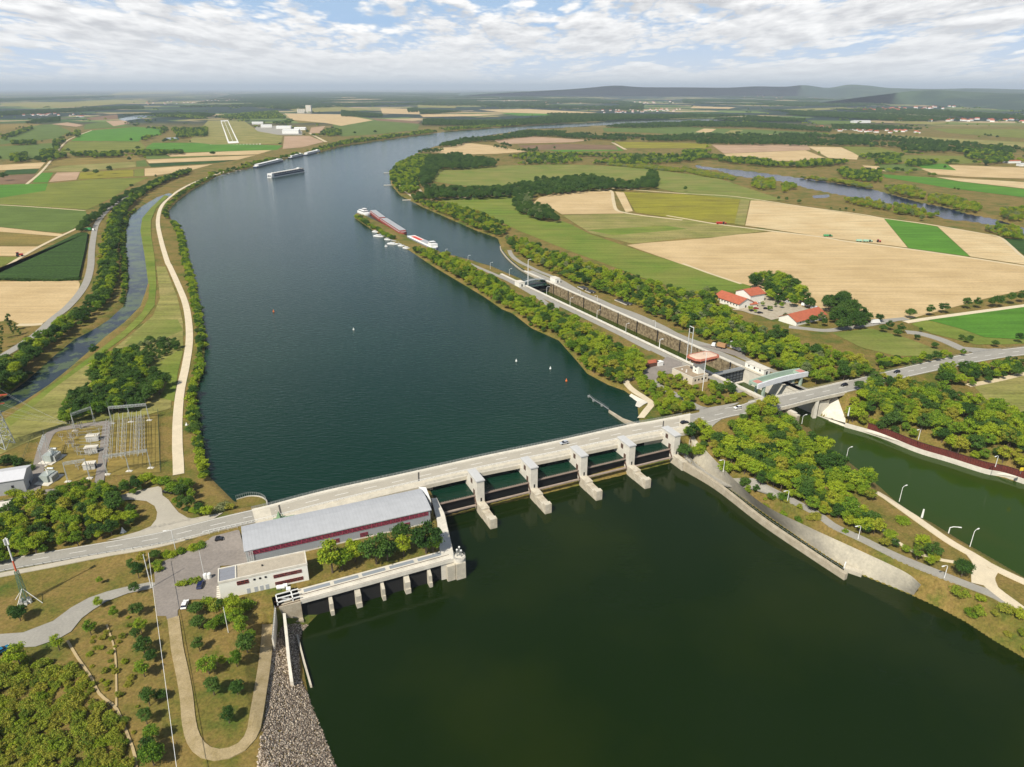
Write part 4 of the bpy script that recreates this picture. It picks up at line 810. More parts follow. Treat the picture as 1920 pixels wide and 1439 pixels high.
# trash rake yard with white cylinders and beams
for k, (x, y) in enumerate(((523, 1104), (530, 1103), (541, 1107), (535, 1101))):
    q = P(x, y, 8.4); t = thing('steel_drum', (q[0], q[1], 8.05), 'white steel drum ' + ['at the left end', 'beside the left one', 'at the right end', 'at the back'][k] + ' of the huddle on the outlet deck', 'drum', 'white drums on the outlet deck')
    mb = MB(); mb.tube((q[0] - .7, q[1], 8.9), (q[0] + .7, q[1] + .3, 8.9), .75, 10); mb.build('shell', white, t); mb = MB(); mb.box((q[0], q[1], 8.2), (1.4, .5, .3)); mb.build('cradle', metal, t)
gt = thing('stoplog_rack', (*df(-4.5, 3), 8.05), 'white steel frame rack over a dark shaft beside the deck', 'rack')
mb = MB()
for a, b in ((-8.3, 1), (-8.3, 5.2), (-3.4, 1), (-3.4, 5.2)): mb.prism([df(a, b), df(a + .35, b), df(a + .35, b + .35), df(a, b + .35)], 8.05, 9.3)
for b in (1.0, 3.1, 5.2): mb.prism([df(-8.3, b), df(-.8, b), df(-.8, b + .3), df(-8.3, b + .3)], 9.0, 9.3)
for a in (-8.3, -3.4): mb.prism([df(a, 1.3), df(a + .35, 1.3), df(a + .35, 5.2), df(a, 5.2)], 9.0, 9.28)
mb.build('frame', white, gt); mb = MB(); mb.prism([df(-3, 1.4), df(-.9, 1.4), df(-.9, 5), df(-3, 5)], 8.05, 8.2); mb.build('shaft_cover', dark, gt)
mb = MB(); mb.tube((*df(-7.6, 4), 8.8), (*df(-4, 1.8), 8.7), .25, 6); mb.tube((*df(-7.2, 2), 8.7), (*df(-4.2, 2.6), 8.8), .2, 6); mb.build('stoplog', metal, gt)
# wing walls and stone slope on the left bank
ww = thing('dividing_wall', (-66, 160, 0), 'narrow pale concrete wall running down the stony left bank', 'wall')
wl = [(*P(533, 1152, 6.5), 6.9), (*P(537, 1190, 5.5), 5.8), (*P(541, 1235, 4.5), 4.8), (*P(547, 1280, 3.4), 3.7)]; mb = MB()
for a, b in zip(wl, wl[1:]): mb.prism([(a[0] - .45, a[1]), (a[0] + .45, a[1]), (b[0] + .5, b[1]), (b[0] - .5, b[1])], [-1] * 4, [a[2], a[2], b[2], b[2]])
mb.build('wall', conc_l, ww)
ww = thing('bank_wall', (-70, 165, 5), 'thin concrete retaining wall with iron railing beside the gravel loop', 'wall')
a, b = P(516, 1142, 8), P(511, 1201, 8); mb = MB(); mb.prism([(a[0] - .2, a[1]), (a[0] + .3, a[1]), (b[0] + .3, b[1]), (b[0] - .2, b[1])], 3, 8.5); mb.build('wall', conc_l, ww)
mb = MB()
for t in np.linspace(0, 1, 14): q = (a[0] + (b[0] - a[0]) * t, a[1] + (b[1] - a[1]) * t); mb.tube((*q, 8.5), (*q, 9.5), .05, 4)
for z in (9.5, 9.1, 8.8): mb.tube((*a, z), (*b, z), .04, 4)
mb.build('railing', metal, ww)
ww = thing('shore_kerb', (-58, 160, 0), 'low concrete kerb along the water at the left bank', 'kerb')
mb = MB(); k = [(*P(557, 1190, 1), 1), (*P(570, 1240, 1), 1), (*P(583, 1285, 1), 1)]
for p, q in zip(k, k[1:]): mb.prism([(p[0] - .3, p[1]), (p[0] + .3, p[1]), (q[0] + .3, q[1]), (q[0] - .3, q[1])], -1, 1.1)
mb.build('kerb', concrete, ww)
# rock slope
def rocks():
    rnd = np.random.RandomState(3); base = np.array([(0, 0, 1), (1, 0, .1), (.3, .95, -.1), (-.8, .6, .1), (-.8, -.6, -.1), (.3, -.95, .1), (0, 0, -1)], float)
    fcs = [(0, 1, 2), (0, 2, 3), (0, 3, 4), (0, 4, 5), (0, 5, 1), (6, 2, 1), (6, 3, 2), (6, 4, 3), (6, 5, 4), (6, 1, 5)]
    poly = [(-75, 181), (-69, 183.5), (-65.5, 184), (-69, 178), (-67.5, 171), (-64, 160), (-57.5, 150), (-45.5, 129), (-31, 98), (-46, 96), (-62.8, 118), (-68, 142), (-73, 160), (-76, 172)]
    X = rnd.uniform(-77, -28, 74000); Y = rnd.uniform(95, 185, 74000); d = sdist(poly, X, Y); m = d > 0; X = X[m][:24000]; Y = Y[m][:24000]; H = height(X, Y)
    n = len(X); s = rnd.uniform(.38, .62, n) ** 2; a = rnd.uniform(0, 6.28, n)
    v = base[None] * rnd.uniform(.7, 1.25, (n, 7, 1)) * s[:, None, None] * np.array([1.1, .85, .6])
    c, q = np.cos(a)[:, None], np.sin(a)[:, None]; x = v[..., 0] * c - v[..., 1] * q; y = v[..., 0] * q + v[..., 1] * c
    co = np.stack([x + X[:, None], y + Y[:, None], v[..., 2] + H[:, None] + s[:, None] * .25], -1).reshape(-1, 3)
    fi = (np.array(fcs)[None] + (np.arange(n) * 7)[:, None, None]).reshape(-1, 3)
    me = bpy.data.meshes.new('rock_slope'); me.vertices.add(len(co)); me.vertices.foreach_set('co', co.ravel()); me.loops.add(fi.size); me.loops.foreach_set('vertex_index', fi.ravel())
    me.polygons.add(len(fi)); me.polygons.foreach_set('loop_start', np.arange(0, fi.size, 3)); me.update(calc_edges=True)
    m = bpy.data.materials.new('rock'); m.use_nodes = True; nt = m.node_tree; b = nt.nodes['Principled BSDF']; b.inputs['Roughness'].default_value = .9
    g = nt.nodes.new('ShaderNodeNewGeometry'); r = nt.nodes.new('ShaderNodeValToRGB'); nt.links.new(g.outputs['Random Per Island'], r.inputs[0]); nt.links.new(r.outputs[0], b.inputs['Base Color'])
    e = r.color_ramp.elements; e[0].color = (*lin((84, 72, 60)), 1); e[1].color = (*lin((204, 190, 170)), 1); q = e.new(.5); q.color = (*lin((146, 130, 112)), 1)
    me.materials.append(m); o = link(bpy.data.objects.new('rock_slope', me)); tag(o, 'slope of loose grey and buff stones along the left bank below the station', 'stones', kind='stuff')
rocks()
# guide wall right of the weir
gw = thing('guide_wall', (TIP[4][0], TIP[4][1], 0), 'long narrow concrete guide wall reaching from the weir down the basin', 'wall')
gl = [wf(TIP[4], 0, -7)] + [P(*q, 3.2) for q in ((1345, 906), (1430, 970), (1520, 1030), (1588, 1074))]
gl = smooth_line(gl, 40); t = np.gradient(gl, axis=0); t /= np.linalg.norm(t, axis=1)[:, None]; nn = np.stack([-t[:, 1], t[:, 0]], 1); mb = MB()
zt = np.interp(np.arange(40), [0, 8, 39], [4.6, 3.3, 2.6]); vs = []
for i in range(40):
    for w, z in ((-.75, -2), (-.75, zt[i]), (.75, zt[i]), (.75, -2)): q = gl[i] + nn[i] * w; vs.append((q[0], q[1], z))
mb.add(vs, [(4 * i + j, 4 * i + (j + 1) % 4, 4 * i + 4 + (j + 1) % 4, 4 * i + 4 + j) for i in range(39) for j in range(4)] + [(0, 1, 2, 3), (159, 158, 157, 156)]); mb.build('wall', conc_w, gw)
mb = MB()
for i in range(0, 39): a = gl[i] + nn[i] * .6; b = gl[i + 1] + nn[i + 1] * .6; mb.tube((*a, zt[i] + .9), (*b, zt[i + 1] + .9), .045, 4)
for i in range(0, 40): a = gl[i] + nn[i] * .6; mb.tube((*a, zt[i]), (*a, zt[i] + .9), .045, 4)
mb.build('railing', metal, gw)
hd = P(1600, 1070, 1); th = thing('channel_outlet', (hd[0], hd[1], 0), 'small white framed concrete head at the end of the side channel', 'outlet')
mb = MB(); mb.box((hd[0], hd[1], .6), (6, 2.4, 2), rz=-.6); mb.build('block', concrete, th); mb = MB(); mb.box((hd[0] - 2.6, hd[1] + 1.6, 2.2), (.4, 2.6, 1.4), rz=-.6); mb.build('frame', white, th)
# ------------------------------------------------------------------ lock
def ztop(x, y, z0, yt):
    X, Y = P(x, y, z0); lo, hi = z0, z0 + 150
    for _ in range(40):
        m = (lo + hi) / 2
        if pix(X, Y, m)[1] > yt: lo = m
        else: hi = m
    return lo
chw = mat('stained_lock_wall', (150, 134, 104), .95, .2, .5, col2=(92, 78, 56), fine=.25, sharp=.12)
wt = lambda p: (p[0], p[1], 0)
lw = thing('lock_chamber_wall', wt(lk(118, 1)), 'high stained concrete wall on the far side of the lock chamber', 'lock wall')
mb = MB()
mb.prism([lk(-1.5, 1.85), lk(SG + 3, 1.85), lk(SG + 3, 7.6), lk(-1.5, 7.6)], -3, 8.1)
for k in range(20):
    s0 = 2 + k * 11.75; mb.prism([lk(s0, 0), lk(s0 + 11.55, 0), lk(s0 + 11.55, 1.9), lk(s0, 1.9)], -3, 8.4)
mb.build('wall', chw, lw); mb = MB(); mb.prism([lk(-40, -.15), lk(SG - 2, -.15), lk(SG - 2, 1.9), lk(-40, 1.9)], 8.41, 9.0); mb.build('coping', conc_l, lw)
for k in range(10):
    s0 = 14 + k * 23.5; mb = MB(); mb.prism([lk(s0, -.2), lk(s0 + .9, -.2), lk(s0 + .9, .06), lk(s0, .06)], -2, 8.9); mb.build('ladder_recess', dark, lw)
mb = MB(); mb.path([(*lk(s, 1.6), 10.0) for s in range(0, 236, 12)], .05, 4)
for s in range(0, 236, 3): mb.tube((*lk(s, 1.6), 9), (*lk(s, 1.6), 10), .045, 4)
mb.build('railing', metal, lw)
lw = thing('lock_chamber_wall', wt(lk(118, -LW - 1)), 'near side concrete wall and coping of the lock chamber beside the lamp quay', 'lock wall')
mb = MB(); mb.prism([lk(-2, -LW - 7), lk(SG - 2, -LW - 7), lk(SG - 2, -LW), lk(-2, -LW)], -3, 8.1); mb.build('wall', chw, lw)
mb = MB(); mb.prism([lk(-40, -LW - 1.9), lk(SG + 60, -LW - 1.9), lk(SG + 60, -LW + .15), lk(-40, -LW + .15)], 8.41, 9.0); mb.build('coping', conc_l, lw)
for k in range(17):
    for side in (0,):
        q = lk(8 + k * 14, -LW - 1.0); b = thing('bollard', (*q, 9), 'small pale mooring bollard on the lock quay, ' + ('first second third fourth fifth sixth seventh eighth ninth tenth eleventh twelfth thirteenth fourteenth fifteenth sixteenth seventeenth').split()[k] + ' below the upper gate', 'bollard', 'bollards on the lock coping'); mb = MB(); mb.cyl((*q, 9), .28, .45, 8); mb.cyl((*q, 9.45), .36, .12, 8); mb.build('post', white, b)
for nm, t0, t1, lab in (('tail_wall', 0, 2.2, 'pale concrete tail wall of the lock on the right below the dark gate'), ('tail_wall', -LW - 2.2, -LW, 'pale concrete tail wall of the lock on the left below the dark gate')):
    w = thing(nm, wt(lk(SG + 30, t0)), lab, 'lock wall'); mb = MB(); e = 56 if t0 == 0 else 62
    w2 = 5 if t0 == 0 else -5; a_, b_ = (t0, t1 + w2) if t0 == 0 else (t0 + w2, t1); mb.prism([lk(SG - 1.9, a_), lk(SG + e, a_), lk(SG + e, b_), lk(SG - 1.9, b_)], -3, 8.2 if t0 == 0 else 7.5); mb.build('wall', conc_l if t0 == 0 else conc_w, w)
    mb = MB(); c = .15 if t0 < 0 else -.15
    mb.prism([lk(SG - 1.9, t0 + min(c, 0)), lk(SG + e, t0 + min(c, 0)), lk(SG + e, t1 + max(c, 0)), lk(SG - 1.9, t1 + max(c, 0))], 8.42 if t0 == 0 else 7.6, 8.9 if t0 == 0 else 8.3); mb.build('coping', concrete, w)
# gates
ug = thing('upper_lock_gate', wt(lk(1, -11)), 'dark upper lock gate under a low arched steel footbridge', 'lock gate')
gsteel = mat('dark_gate_steel', (42, 46, 50), .6, .2, 1); gblue = mat('painted_gate', (96, 102, 108), .5, .15, 1, fine=.1)
mb = MB(); mb.prism([lk(-1, -LW), lk(1.2, -LW), lk(1.2, 0), lk(-1, 0)], -2, 7.3)
for k in range(8): mb.prism([lk(1.2, -LW + .6 + k * 3), lk(2.3, -LW + .6 + k * 3), lk(2.3, -LW + 1 + k * 3), lk(1.2, -LW + 1 + k * 3)], -1, 7.1)
mb.build('gate_leaf', gsteel, ug); mb = MB(); mb.prism([lk(2, -LW), lk(5, -LW), lk(5, 0), lk(2, 0)], 1.8, 2.6); mb.build('sill', conc_w, ug)
mb = MB(); N_ = 14; pr = [(t, 9.0 + 2.1 * math.sin(math.pi * (t + LW + 1.5) / (LW + 3)) ** .7) for t in np.linspace(-LW - 1.4, 1.4, N_)]
for (a, za), (b, zb) in zip(pr, pr[1:]): mb.prism([lk(-2.4, a), lk(.4, a), lk(.4, b), lk(-2.4, b)], [za - .5, za - .5, zb - .5, zb - .5], [za, za, zb, zb])
mb.build('footbridge', mat('light_steel', (150, 156, 158), .5, .1, 1), ug); mb = MB()
for s in (-2.3, .3):
    mb.path([(*lk(s, a), z + 1.1) for a, z in pr], .06, 4)
    for a, z in pr: mb.tube((*lk(s, a), z), (*lk(s, a), z + 1.1), .05, 4)
mb.build('railing', metal, ug)
lg = thing('lower_lock_gate', wt(lk(SG, -11)), 'big dark blue-grey lower lock gate with walkway on top', 'lock gate')
mb = MB(); mb.prism([lk(SG - 2, -LW), lk(SG, -LW), lk(SG, 0), lk(SG - 2, 0)], .6, 8.4); mb.build('gate_leaf', gblue, lg)
mb = MB()
for z in (1.2, 3.0, 4.8, 6.6): mb.prism([lk(SG + .01, -LW + .2), lk(SG + .35, -LW + .2), lk(SG + .35, -.2), lk(SG + .01, -.2)], z, z + .25)
for t in np.linspace(-LW + .3, -.5, 9): mb.prism([lk(SG + .01, t), lk(SG + .3, t), lk(SG + .3, t + .2), lk(SG + .01, t + .2)], .8, 8.2)
mb.build('stiffener', gsteel, lg); mb = MB(); mb.prism([lk(SG - 3, -LW), lk(SG + 1, -LW), lk(SG + 1, 0), lk(SG - 3, 0)], 8.42, 8.75); mb.build('walkway', metal, lg)
mb = MB()
for s in (SG - 2.9, SG + .9):
    mb.tube((*lk(s, -LW), 9.8), (*lk(s, 0), 9.8), .05, 4)
    for t in np.linspace(-LW, 0, 12): mb.tube((*lk(s, t), 8.7), (*lk(s, t), 9.8), .04, 4)
mb.build('railing', metal, lg); mb = MB(); mb.prism([lk(SG - 1, -LW), lk(SG + 1.5, -LW), lk(SG + 1.5, 0), lk(SG - 1, 0)], -2, .58); mb.build('sill', conc_l, lg)
# gate shelter bridging the lower head
sg = P(1421, 730, 13.2); s_f = (np.array(sg) - LA) @ LD; tA = (np.array(sg) - LA) @ LN; tB = (np.array(P(1522, 709, 13.2)) - LA) @ LN
s_b = (np.array(P(1405, 716, 15)) - LA) @ LD
sh = thing('gate_gantry', wt(lk((s_f + s_b) / 2, (tA + tB) / 2)), 'long pale arched gantry on green legs spanning the lower lock head', 'gantry')
gg = mat('pale_green_paint', (158, 176, 160), .6, .08, 1); wz = mat('sheet_white', (214, 216, 218), .5, .08, .6)
def arch(s0, s1, m, nm):
    mb = MB(); K = 16; ts = np.linspace(tA, tB, K + 1)
    zt_ = lambda t: 15.9 + .9 * math.sin(math.pi * (t - tA) / (tB - tA)); zb_ = lambda t: 13.2 + .5 * math.sin(math.pi * (t - tA) / (tB - tA))
    for a, b in zip(ts, ts[1:]): mb.prism([lk(s0, a), lk(s1, a), lk(s1, b), lk(s0, b)], [zb_(a), zb_(a), zb_(b), zb_(b)], [zt_(a), zt_(a), zt_(b), zt_(b)])
    mb.build(nm, m, sh)
arch(s_f - .9, s_f, wz, 'front_beam'); arch(s_b, s_b + .9, gg, 'back_beam')
redp = mat('faded_red_panel', (190, 128, 116), .7, .1, 1)
for a, b in ((tA + .3, tA + 5.5), (tB - 5.5, tB - .3)):
    mb = MB(); mb.prism([lk(s_b + .9, a), lk(s_f - .9, a), lk(s_f - .9, b), lk(s_b + .9, b)], 14.2, 15.8); mb.build('end_box', gg, sh)
    mb = MB(); mb.prism([lk(s_b + 1.6, a + .6), lk(s_f - 1.6, a + .6), lk(s_f - 1.6, b - .6), lk(s_b + 1.6, b - .6)], 15.81, 15.95); mb.build('roof_panel', redp, sh)
mb = MB(); mb.prism([lk(s_b + .9, tA + 5.5), lk(s_b + 3.6, tA + 5.5), lk(s_b + 3.6, tB - 5.5), lk(s_b + .9, tB - 5.5)], 13.6, 13.9); mb.build('inner_deck', gg, sh)
for s in (s_f - 1.6, s_b + .2):
    for t in (tA + 5, tB - 5): mb = MB(); mb.prism([lk(s, t), lk(s + 1.3, t), lk(s + 1.3, t + 1.3), lk(s, t + 1.3)], 7.5, 13.4); mb.build('leg', gg, sh)
# canal bridge and its supports
cb = thing('canal_bridge', (*RC[(i_c0 + i_c1) // 2][:2], 5), 'road bridge carrying the main road over the lock tail canal', 'bridge')
deck('deck', i_c0 - 3, i_c1 + 3, -.02, 1.02, -1.5, -.02, deckf, cb); deck('parapet', i_c0 - 3, i_c1 + 3, .985, 1.02, 0, .4, conc_l, cb); deck('parapet', i_c0 - 3, i_c1 + 3, -.02, .015, 0, .4, conc_l, cb)
railing('railing', i_c0 - 3, i_c1 + 3, .0, .4, cb, h=.9, r=.05); railing('railing', i_c0 - 3, i_c1 + 3, 1.0, .4, cb, h=.9, r=.05)
for q in ((1478, 772), (1556, 752)):
    i = near_i(*P(*q, 10)); 
    for t in (.12, .5, .88):
        c = Lp(i, t); mb = MB(); mb.prism([(c[0] - 1.0, c[1] - 1.6), (c[0] + 1.0, c[1] - 1.2), (c[0] + 1.0, c[1] + 1.6), (c[0] - 1.0, c[1] + 1.2)], 0, c[2] - 1.52); mb.build('pier', conc_l, cb)
for i in (i_c0 - 2, i_c1 + 2): c = [Lp(i, .02), Lp(i, .98), Lp(i + 1, .98), Lp(i + 1, .02)]; mb = MB(); mb.prism([(p[0], p[1]) for p in c], 3, c[0][2] - 1.52); mb.build('abutment', conc_w, cb)
gr2 = thing('guard_rail', Lp(NR - 30, 0), 'white guard rail along the far side of the rising road', 'guard rail'); railing('rail', i_c1 + 4, NR - 40, .01, 0, gr2, h=.7, st=4, r=.08, m=metal, rails=(1.0,))
# canal right bank: sloped concrete foot and brown sheet piles
foot = smooth_line(W_([(1527,778),(1580,798),(1647,820),(1747,850),(1847,887),(1920,908),(2250,1035)], 0), 80)
top_ = smooth_line(W_([(1585,793),(1647,811),(1720,840),(1780,858),(1847,879),(1920,898),(2250,1020)], 2.6), 80)
cbk = thing('canal_bank_wall', (*foot[40], 0), 'curved canal bank wall of rust-brown sheet piles above a pale concrete foot', 'bank wall')
mb = MB(); vs = []
for a, b in zip(foot, top_): vs += [(a[0], a[1], -1), (a[0], a[1], .5), (b[0], b[1], 2.6), (b[0], b[1], -1)]
mb.add(vs, [(4 * i + j, 4 * i + 4 + j, 4 * i + 5 + j, 4 * i + 1 + j) for i in range(79) for j in range(3)]); mb.build('concrete_foot', conc_l, cbk)
t = np.gradient(top_, axis=0); t /= np.linalg.norm(t, axis=1)[:, None]; nn = np.stack([-t[:, 1], t[:, 0]], 1)
if nn[40] @ np.array([1, .3]) < 0: nn = -nn
fine_ = resample(top_[6:], 500); tt = np.gradient(fine_, axis=0); tt /= np.linalg.norm(tt, axis=1)[:, None]; n2 = np.stack([-tt[:, 1], tt[:, 0]], 1)
if n2[100] @ nn[40] < 0: n2 = -n2
vs = []; mb = MB()
for i in range(500):
    o = .3 if (i // 2) % 2 else .62
    a = fine_[i] + n2[i] * o; b = fine_[i] + n2[i] * 1.1; vs += [(a[0], a[1], 1.8), (a[0], a[1], 5.6), (b[0], b[1], 5.6), (b[0], b[1], 1.8)]
mb.add(vs, [(4 * i + j, 4 * i + 4 + j, 4 * i + 5 + j, 4 * i + 1 + j) for i in range(499) for j in range(3)])
mb.build('sheet_piles', mat('rust_piles', (116, 52, 40), .85, .2, .6, col2=(84, 40, 34), fine=.15), cbk)
mb = MB(); mb.path([(*(fine_[i] + n2[i] * .5), 5.75) for i in range(0, 500, 6)], .16, 4); mb.build('capping', mat('dark_cap', (70, 40, 36), .8, .1, 1), cbk)
drape('wing_slab', E_((728,832),(775,795),(850,768),(918,848),(922,872),(905,893),(820,866)), conc_l, off=.2, z=3.5, maxlen=1.2)
# mole in the upper basin and the harbour fender line above the weir
md = thing('mooring_wall', wt(P(1150, 760, 7)), 'thin concrete mooring wall with walkway reaching into the headwater near the bridge', 'wall')
ml = [P(*q, 8) for q in zz([(15,545),(50,575),(110,610),(160,645)], 1100, 600, 3.84)]; mb = MB()
for a, b in zip(ml, ml[1:]): mb.tube((*a, 8), (*b, 8), .3, 4); mb.tube((*a, 9), (*b, 9), .05, 4)
for a in ml[:-1]: mb.cyl((*a, 4), .7, 4, 8)
mb.build('catwalk', metal, md); mw = [P(*q, 8.2) for q in zz([(160,650),(260,715),(340,750),(375,765)], 1100, 600, 3.84)]; mb = MB()
for k, (a, b) in enumerate(zip(mw, mw[1:])):
    w = (.5, .9, 1.8, 2.4); mb.prism([(a[0] - w[k] * .5, a[1] - w[k]), (a[0] + w[k] * .5, a[1] + w[k]), (b[0] + w[k + 1] * .5, b[1] + w[k + 1]), (b[0] - w[k + 1] * .5, b[1] - w[k + 1])], 4, 8.2)
mb.build('wall', conc_w, md)
# forebay right wall, curved
fw = smooth_line(W_([(938,462),(940,470),(953,486),(973,503),(995,516),(1012,524)], 8), 30)
fb = thing('forebay_wall', wt(fw[15]), 'curved concrete quay wall leading into the lock from the upper harbour', 'wall'); mb = MB()
for a, b in zip(fw, fw[1:]): mb.tube((*a, 7.6), (*b, 7.6), .8, 4)
mb.build('wall', conc_w, fb)
# ------------------------------------------------------------------ small buildings
tile = mat('red_roof_tiles', (170, 92, 64), .85, .12, .5, fine=.1); tile2 = mat('faded_roof_tiles', (164, 92, 70), .85, .12, .5, fine=.1)
def hbox(name, c, L, Wd, h, ang, label, cat, wall, roofm_, rh=0, z=8.0, group=None, over=.4, wins=0, hip=False, door=True):
    th = thing(name, (c[0], c[1], z), label, cat, group); ca, sa = math.cos(ang), math.sin(ang)
    f_ = lambda a, b: (c[0] + a * ca - b * sa, c[1] + a * sa + b * ca)
    mb = MB(); mb.prism([f_(-L / 2, -Wd / 2), f_(L / 2, -Wd / 2), f_(L / 2, Wd / 2), f_(-L / 2, Wd / 2)], z - .6, z + h)
    if rh: 
        for s in (-1, 1): mb.add([(*f_(s * L / 2, -Wd / 2), z + h), (*f_(s * L / 2, Wd / 2), z + h), (*f_(s * (L / 2 - (L * .15 if hip else 0)), 0), z + h + rh * .97)], [(0, 1, 2) if s > 0 else (0, 2, 1)])
    mb.build('wall', wall, th); o = over
    if rh:
        e = L / 2 + o; w = Wd / 2 + o; dz = rh * o / (Wd / 2); hp = L * .2 if hip else 0; mb = MB()
        for s in (-1, 1):
            a = [(*f_(-e, s * w), z + h - dz), (*f_(e, s * w), z + h - dz), (*f_(e - hp, 0), z + h + rh), (*f_(-e + hp, 0), z + h + rh)]
            if s > 0: a = [a[1], a[0], a[3], a[2]]
            up = [(p[0], p[1], p[2] + .22) for p in a]; mb.add(a + up, [(3, 2, 1, 0), (4, 5, 6, 7), (0, 1, 5, 4), (1, 2, 6, 5), (2, 3, 7, 6), (3, 0, 4, 7)])
        mb.build('roof', roofm_, th)
    else:
        mb = MB(); mb.prism([f_(-L / 2 - .15, -Wd / 2 - .15), f_(L / 2 + .15, -Wd / 2 - .15), f_(L / 2 + .15, Wd / 2 + .15), f_(-L / 2 - .15, Wd / 2 + .15)], z + h + .01, z + h + .3); mb.build('roof', roofm_, th)
    for k in range(wins):
        a = -L / 2 + (k + .7) * L / (wins + .4) ; mb = MB()
        mb.prism([f_(a - .5, -Wd / 2 - .06), f_(a + .5, -Wd / 2 - .06), f_(a + .5, -Wd / 2 + .1), f_(a - .5, -Wd / 2 + .1)], z + h * .45, z + h * .45 + 1.2); mb.build('window', glass, th)
    if door:
        mb = MB(); mb.prism([f_(L / 2 - .1, -.6), f_(L / 2 + .07, -.6), f_(L / 2 + .07, .6), f_(L / 2 - .1, .6)], z, z + min(2.1, h * .8)); mb.build('door', dark, th)
    return th, f_
lang = math.atan2(LD[1], LD[0])
def at(px, z=8): return P(*px, z)
q = zz([(100,360)], 960, 480, 6.854)[0]; hbox('gate_house', at(q, 10), 8, 5.5, 3.4, lang, 'small cream gate house on the island side of the upper lock gate', 'gate house', plaster, conc_l, z=8.5)
q = zz([(555,310)], 960, 480, 6.854)[0]; hbox('gate_house', at(q, 10), 9, 5, 3.4, lang, 'small cream gate house on the far quay by the upper lock gate', 'gate house', plaster, conc_l, z=8.5)
q = Z3((640, 565))[0]; hbox('gate_house', at(q, 10), 15, 5, 3.2, lang, 'long cream gate house with three windows on the far quay near the gantry', 'gate house', plaster, conc_l, z=8.5, wins=3)
q = Z3((335, 250))[0]; hbox('site_container', at(q, 9), 13, 4, 2.8, lang + .05, 'long white site container by the trees at the edge of the lock road', 'container', white, roofm)
q = Z2((500, 665))[0]; hbox('open_shed', at(q, 9), 7, 4.5, 2.6, lang + 1.5, 'small shed with rusty red flat roof near the control building', 'shed', mat('shed_wood', (90, 60, 46), .9, .1, 1), tile, z=8)
q = Z2((610, 665))[0]; hbox('white_hut', at(q, 9), 3.6, 3, 2.6, lang + 1.5, 'tiny white hut attached beside the red shed', 'hut', white, white, z=8)
# control building with tower
zr = 12.6; cA, cB, cC = [np.array(P(*p, zr)) for p in Z2((805, 728), (1112, 868), (1345, 815))]
cu = (cC - cB); cul = np.linalg.norm(cu); cu /= cul; cv = (cA - cB); cvl = np.linalg.norm(cv); cv /= cvl
ctl = thing('lock_control_building', (*((cA + cC) / 2), 8), 'cream flat-roofed lock control building with square windows below the tower', 'control building')
f2 = lambda a, b: tuple((cB + cu * a + cv * b).tolist())
mb = MB(); mb.prism([f2(0, 0), f2(cul, 0), f2(cul, cvl), f2(0, cvl)], 6, zr - .25); mb.build('wall', mat('cream_wall', (208, 196, 176), .85, .08, .4), ctl)
mb = MB(); mb.prism([f2(.3, .3), f2(cul - .3, .3), f2(cul - .3, cvl - .3), f2(.3, cvl - .3)], zr - .24, zr - .1); mb.build('roof', mat('brown_roof_felt', (150, 134, 112), .95, .1, .5, fine=.08), ctl)
mb = MB()
for a0, a1, b0, b1 in ((-.1, cul + .1, -.1, .3), (-.1, cul + .1, cvl - .3, cvl + .1), (-.1, .3, .3, cvl - .3), (cul - .3, cul + .1, .3, cvl - .3)): mb.prism([f2(a0, b0), f2(a1, b0), f2(a1, b1), f2(a0, b1)], zr - .24, zr + .1)
mb.build('parapet', conc_l, ctl)
for k in range(4): mb = MB(); a = 1.6 + k * 2.6; mb.prism([f2(a, -.06), f2(a + 1.0, -.06), f2(a + 1.0, .1), f2(a, .1)], 9.9, 11.1); mb.build('window', glass, ctl)
for k, b in enumerate((4, 11)): mb = MB(); mb.prism([f2(-.06, b), f2(.1, b), f2(.1, b + .9), f2(-.06, b + .9)], 9.6, 10.8); mb.build('window', glass, ctl)
for k, (a, b) in enumerate(((4, 13), (5, 10.5), (3, 8.5))): mb = MB(); mb.cyl((*f2(a, b), zr - .1), .5, .35, 8); mb.build('skylight', white, ctl)
tw = thing('control_tower', (*P(1310, 698, zr), zr - .1), 'cream control tower with overhanging red-brown cab above the lock', 'control tower'); tc_ = np.array(P(1310, 698, zr)); zt2 = ztop(1310, 698, zr, 678)
f3 = lambda a, b: tuple((tc_ + cu * a + cv * b).tolist())
mb = MB(); mb.prism([f3(-2.6, -2.2), f3(2.6, -2.2), f3(2.6, 2.2), f3(-2.6, 2.2)], zr - .1, zt2); mb.build('shaft', plaster, tw)
for z in (zr + 1.2, zr + 3.2): mb = MB(); mb.prism([f3(-2.66, -.4), f3(-2.5, -.4), f3(-2.5, .4), f3(-2.66, .4)], z, z + .8); mb.build('window', glass, tw)
cabm = mat('red_brown_panels', (170, 98, 76), .8, .1, .8, fine=.08)
def octa(a, b, c): return [f3(-a, -b + c), f3(-a + c, -b), f3(a - c, -b), f3(a, -b + c), f3(a, b - c), f3(a - c, b), f3(-a + c, b), f3(-a, b - c)]
def frustum(mb, p0, z0, p1, z1):
    n = len(p0); mb.add([(*p, z0) for p in p0] + [(*p, z1) for p in p1], [tuple(range(n - 1, -1, -1)), tuple(range(n, 2 * n))] + [(i, (i + 1) % n, n + (i + 1) % n, n + i) for i in range(n)])
offx = 2.0; tc_ = tc_ + cu * offx; zc = zt2; O_ = octa
def octa(a, b, c): return O_(a * 1.25, b * 1.2, c * 1.2)
mb = MB(); frustum(mb, octa(5.2, 2.6, 1.2), zc, octa(6.4, 3.8, 1.6), zc + 1.1); mb.build('cab_base', cabm, tw)
mb = MB(); frustum(mb, octa(6.2, 3.6, 1.5), zc + 1.11, octa(6.7, 4.1, 1.7), zc + 2.6); cg = mb.build('cab_glazing', glass, tw)
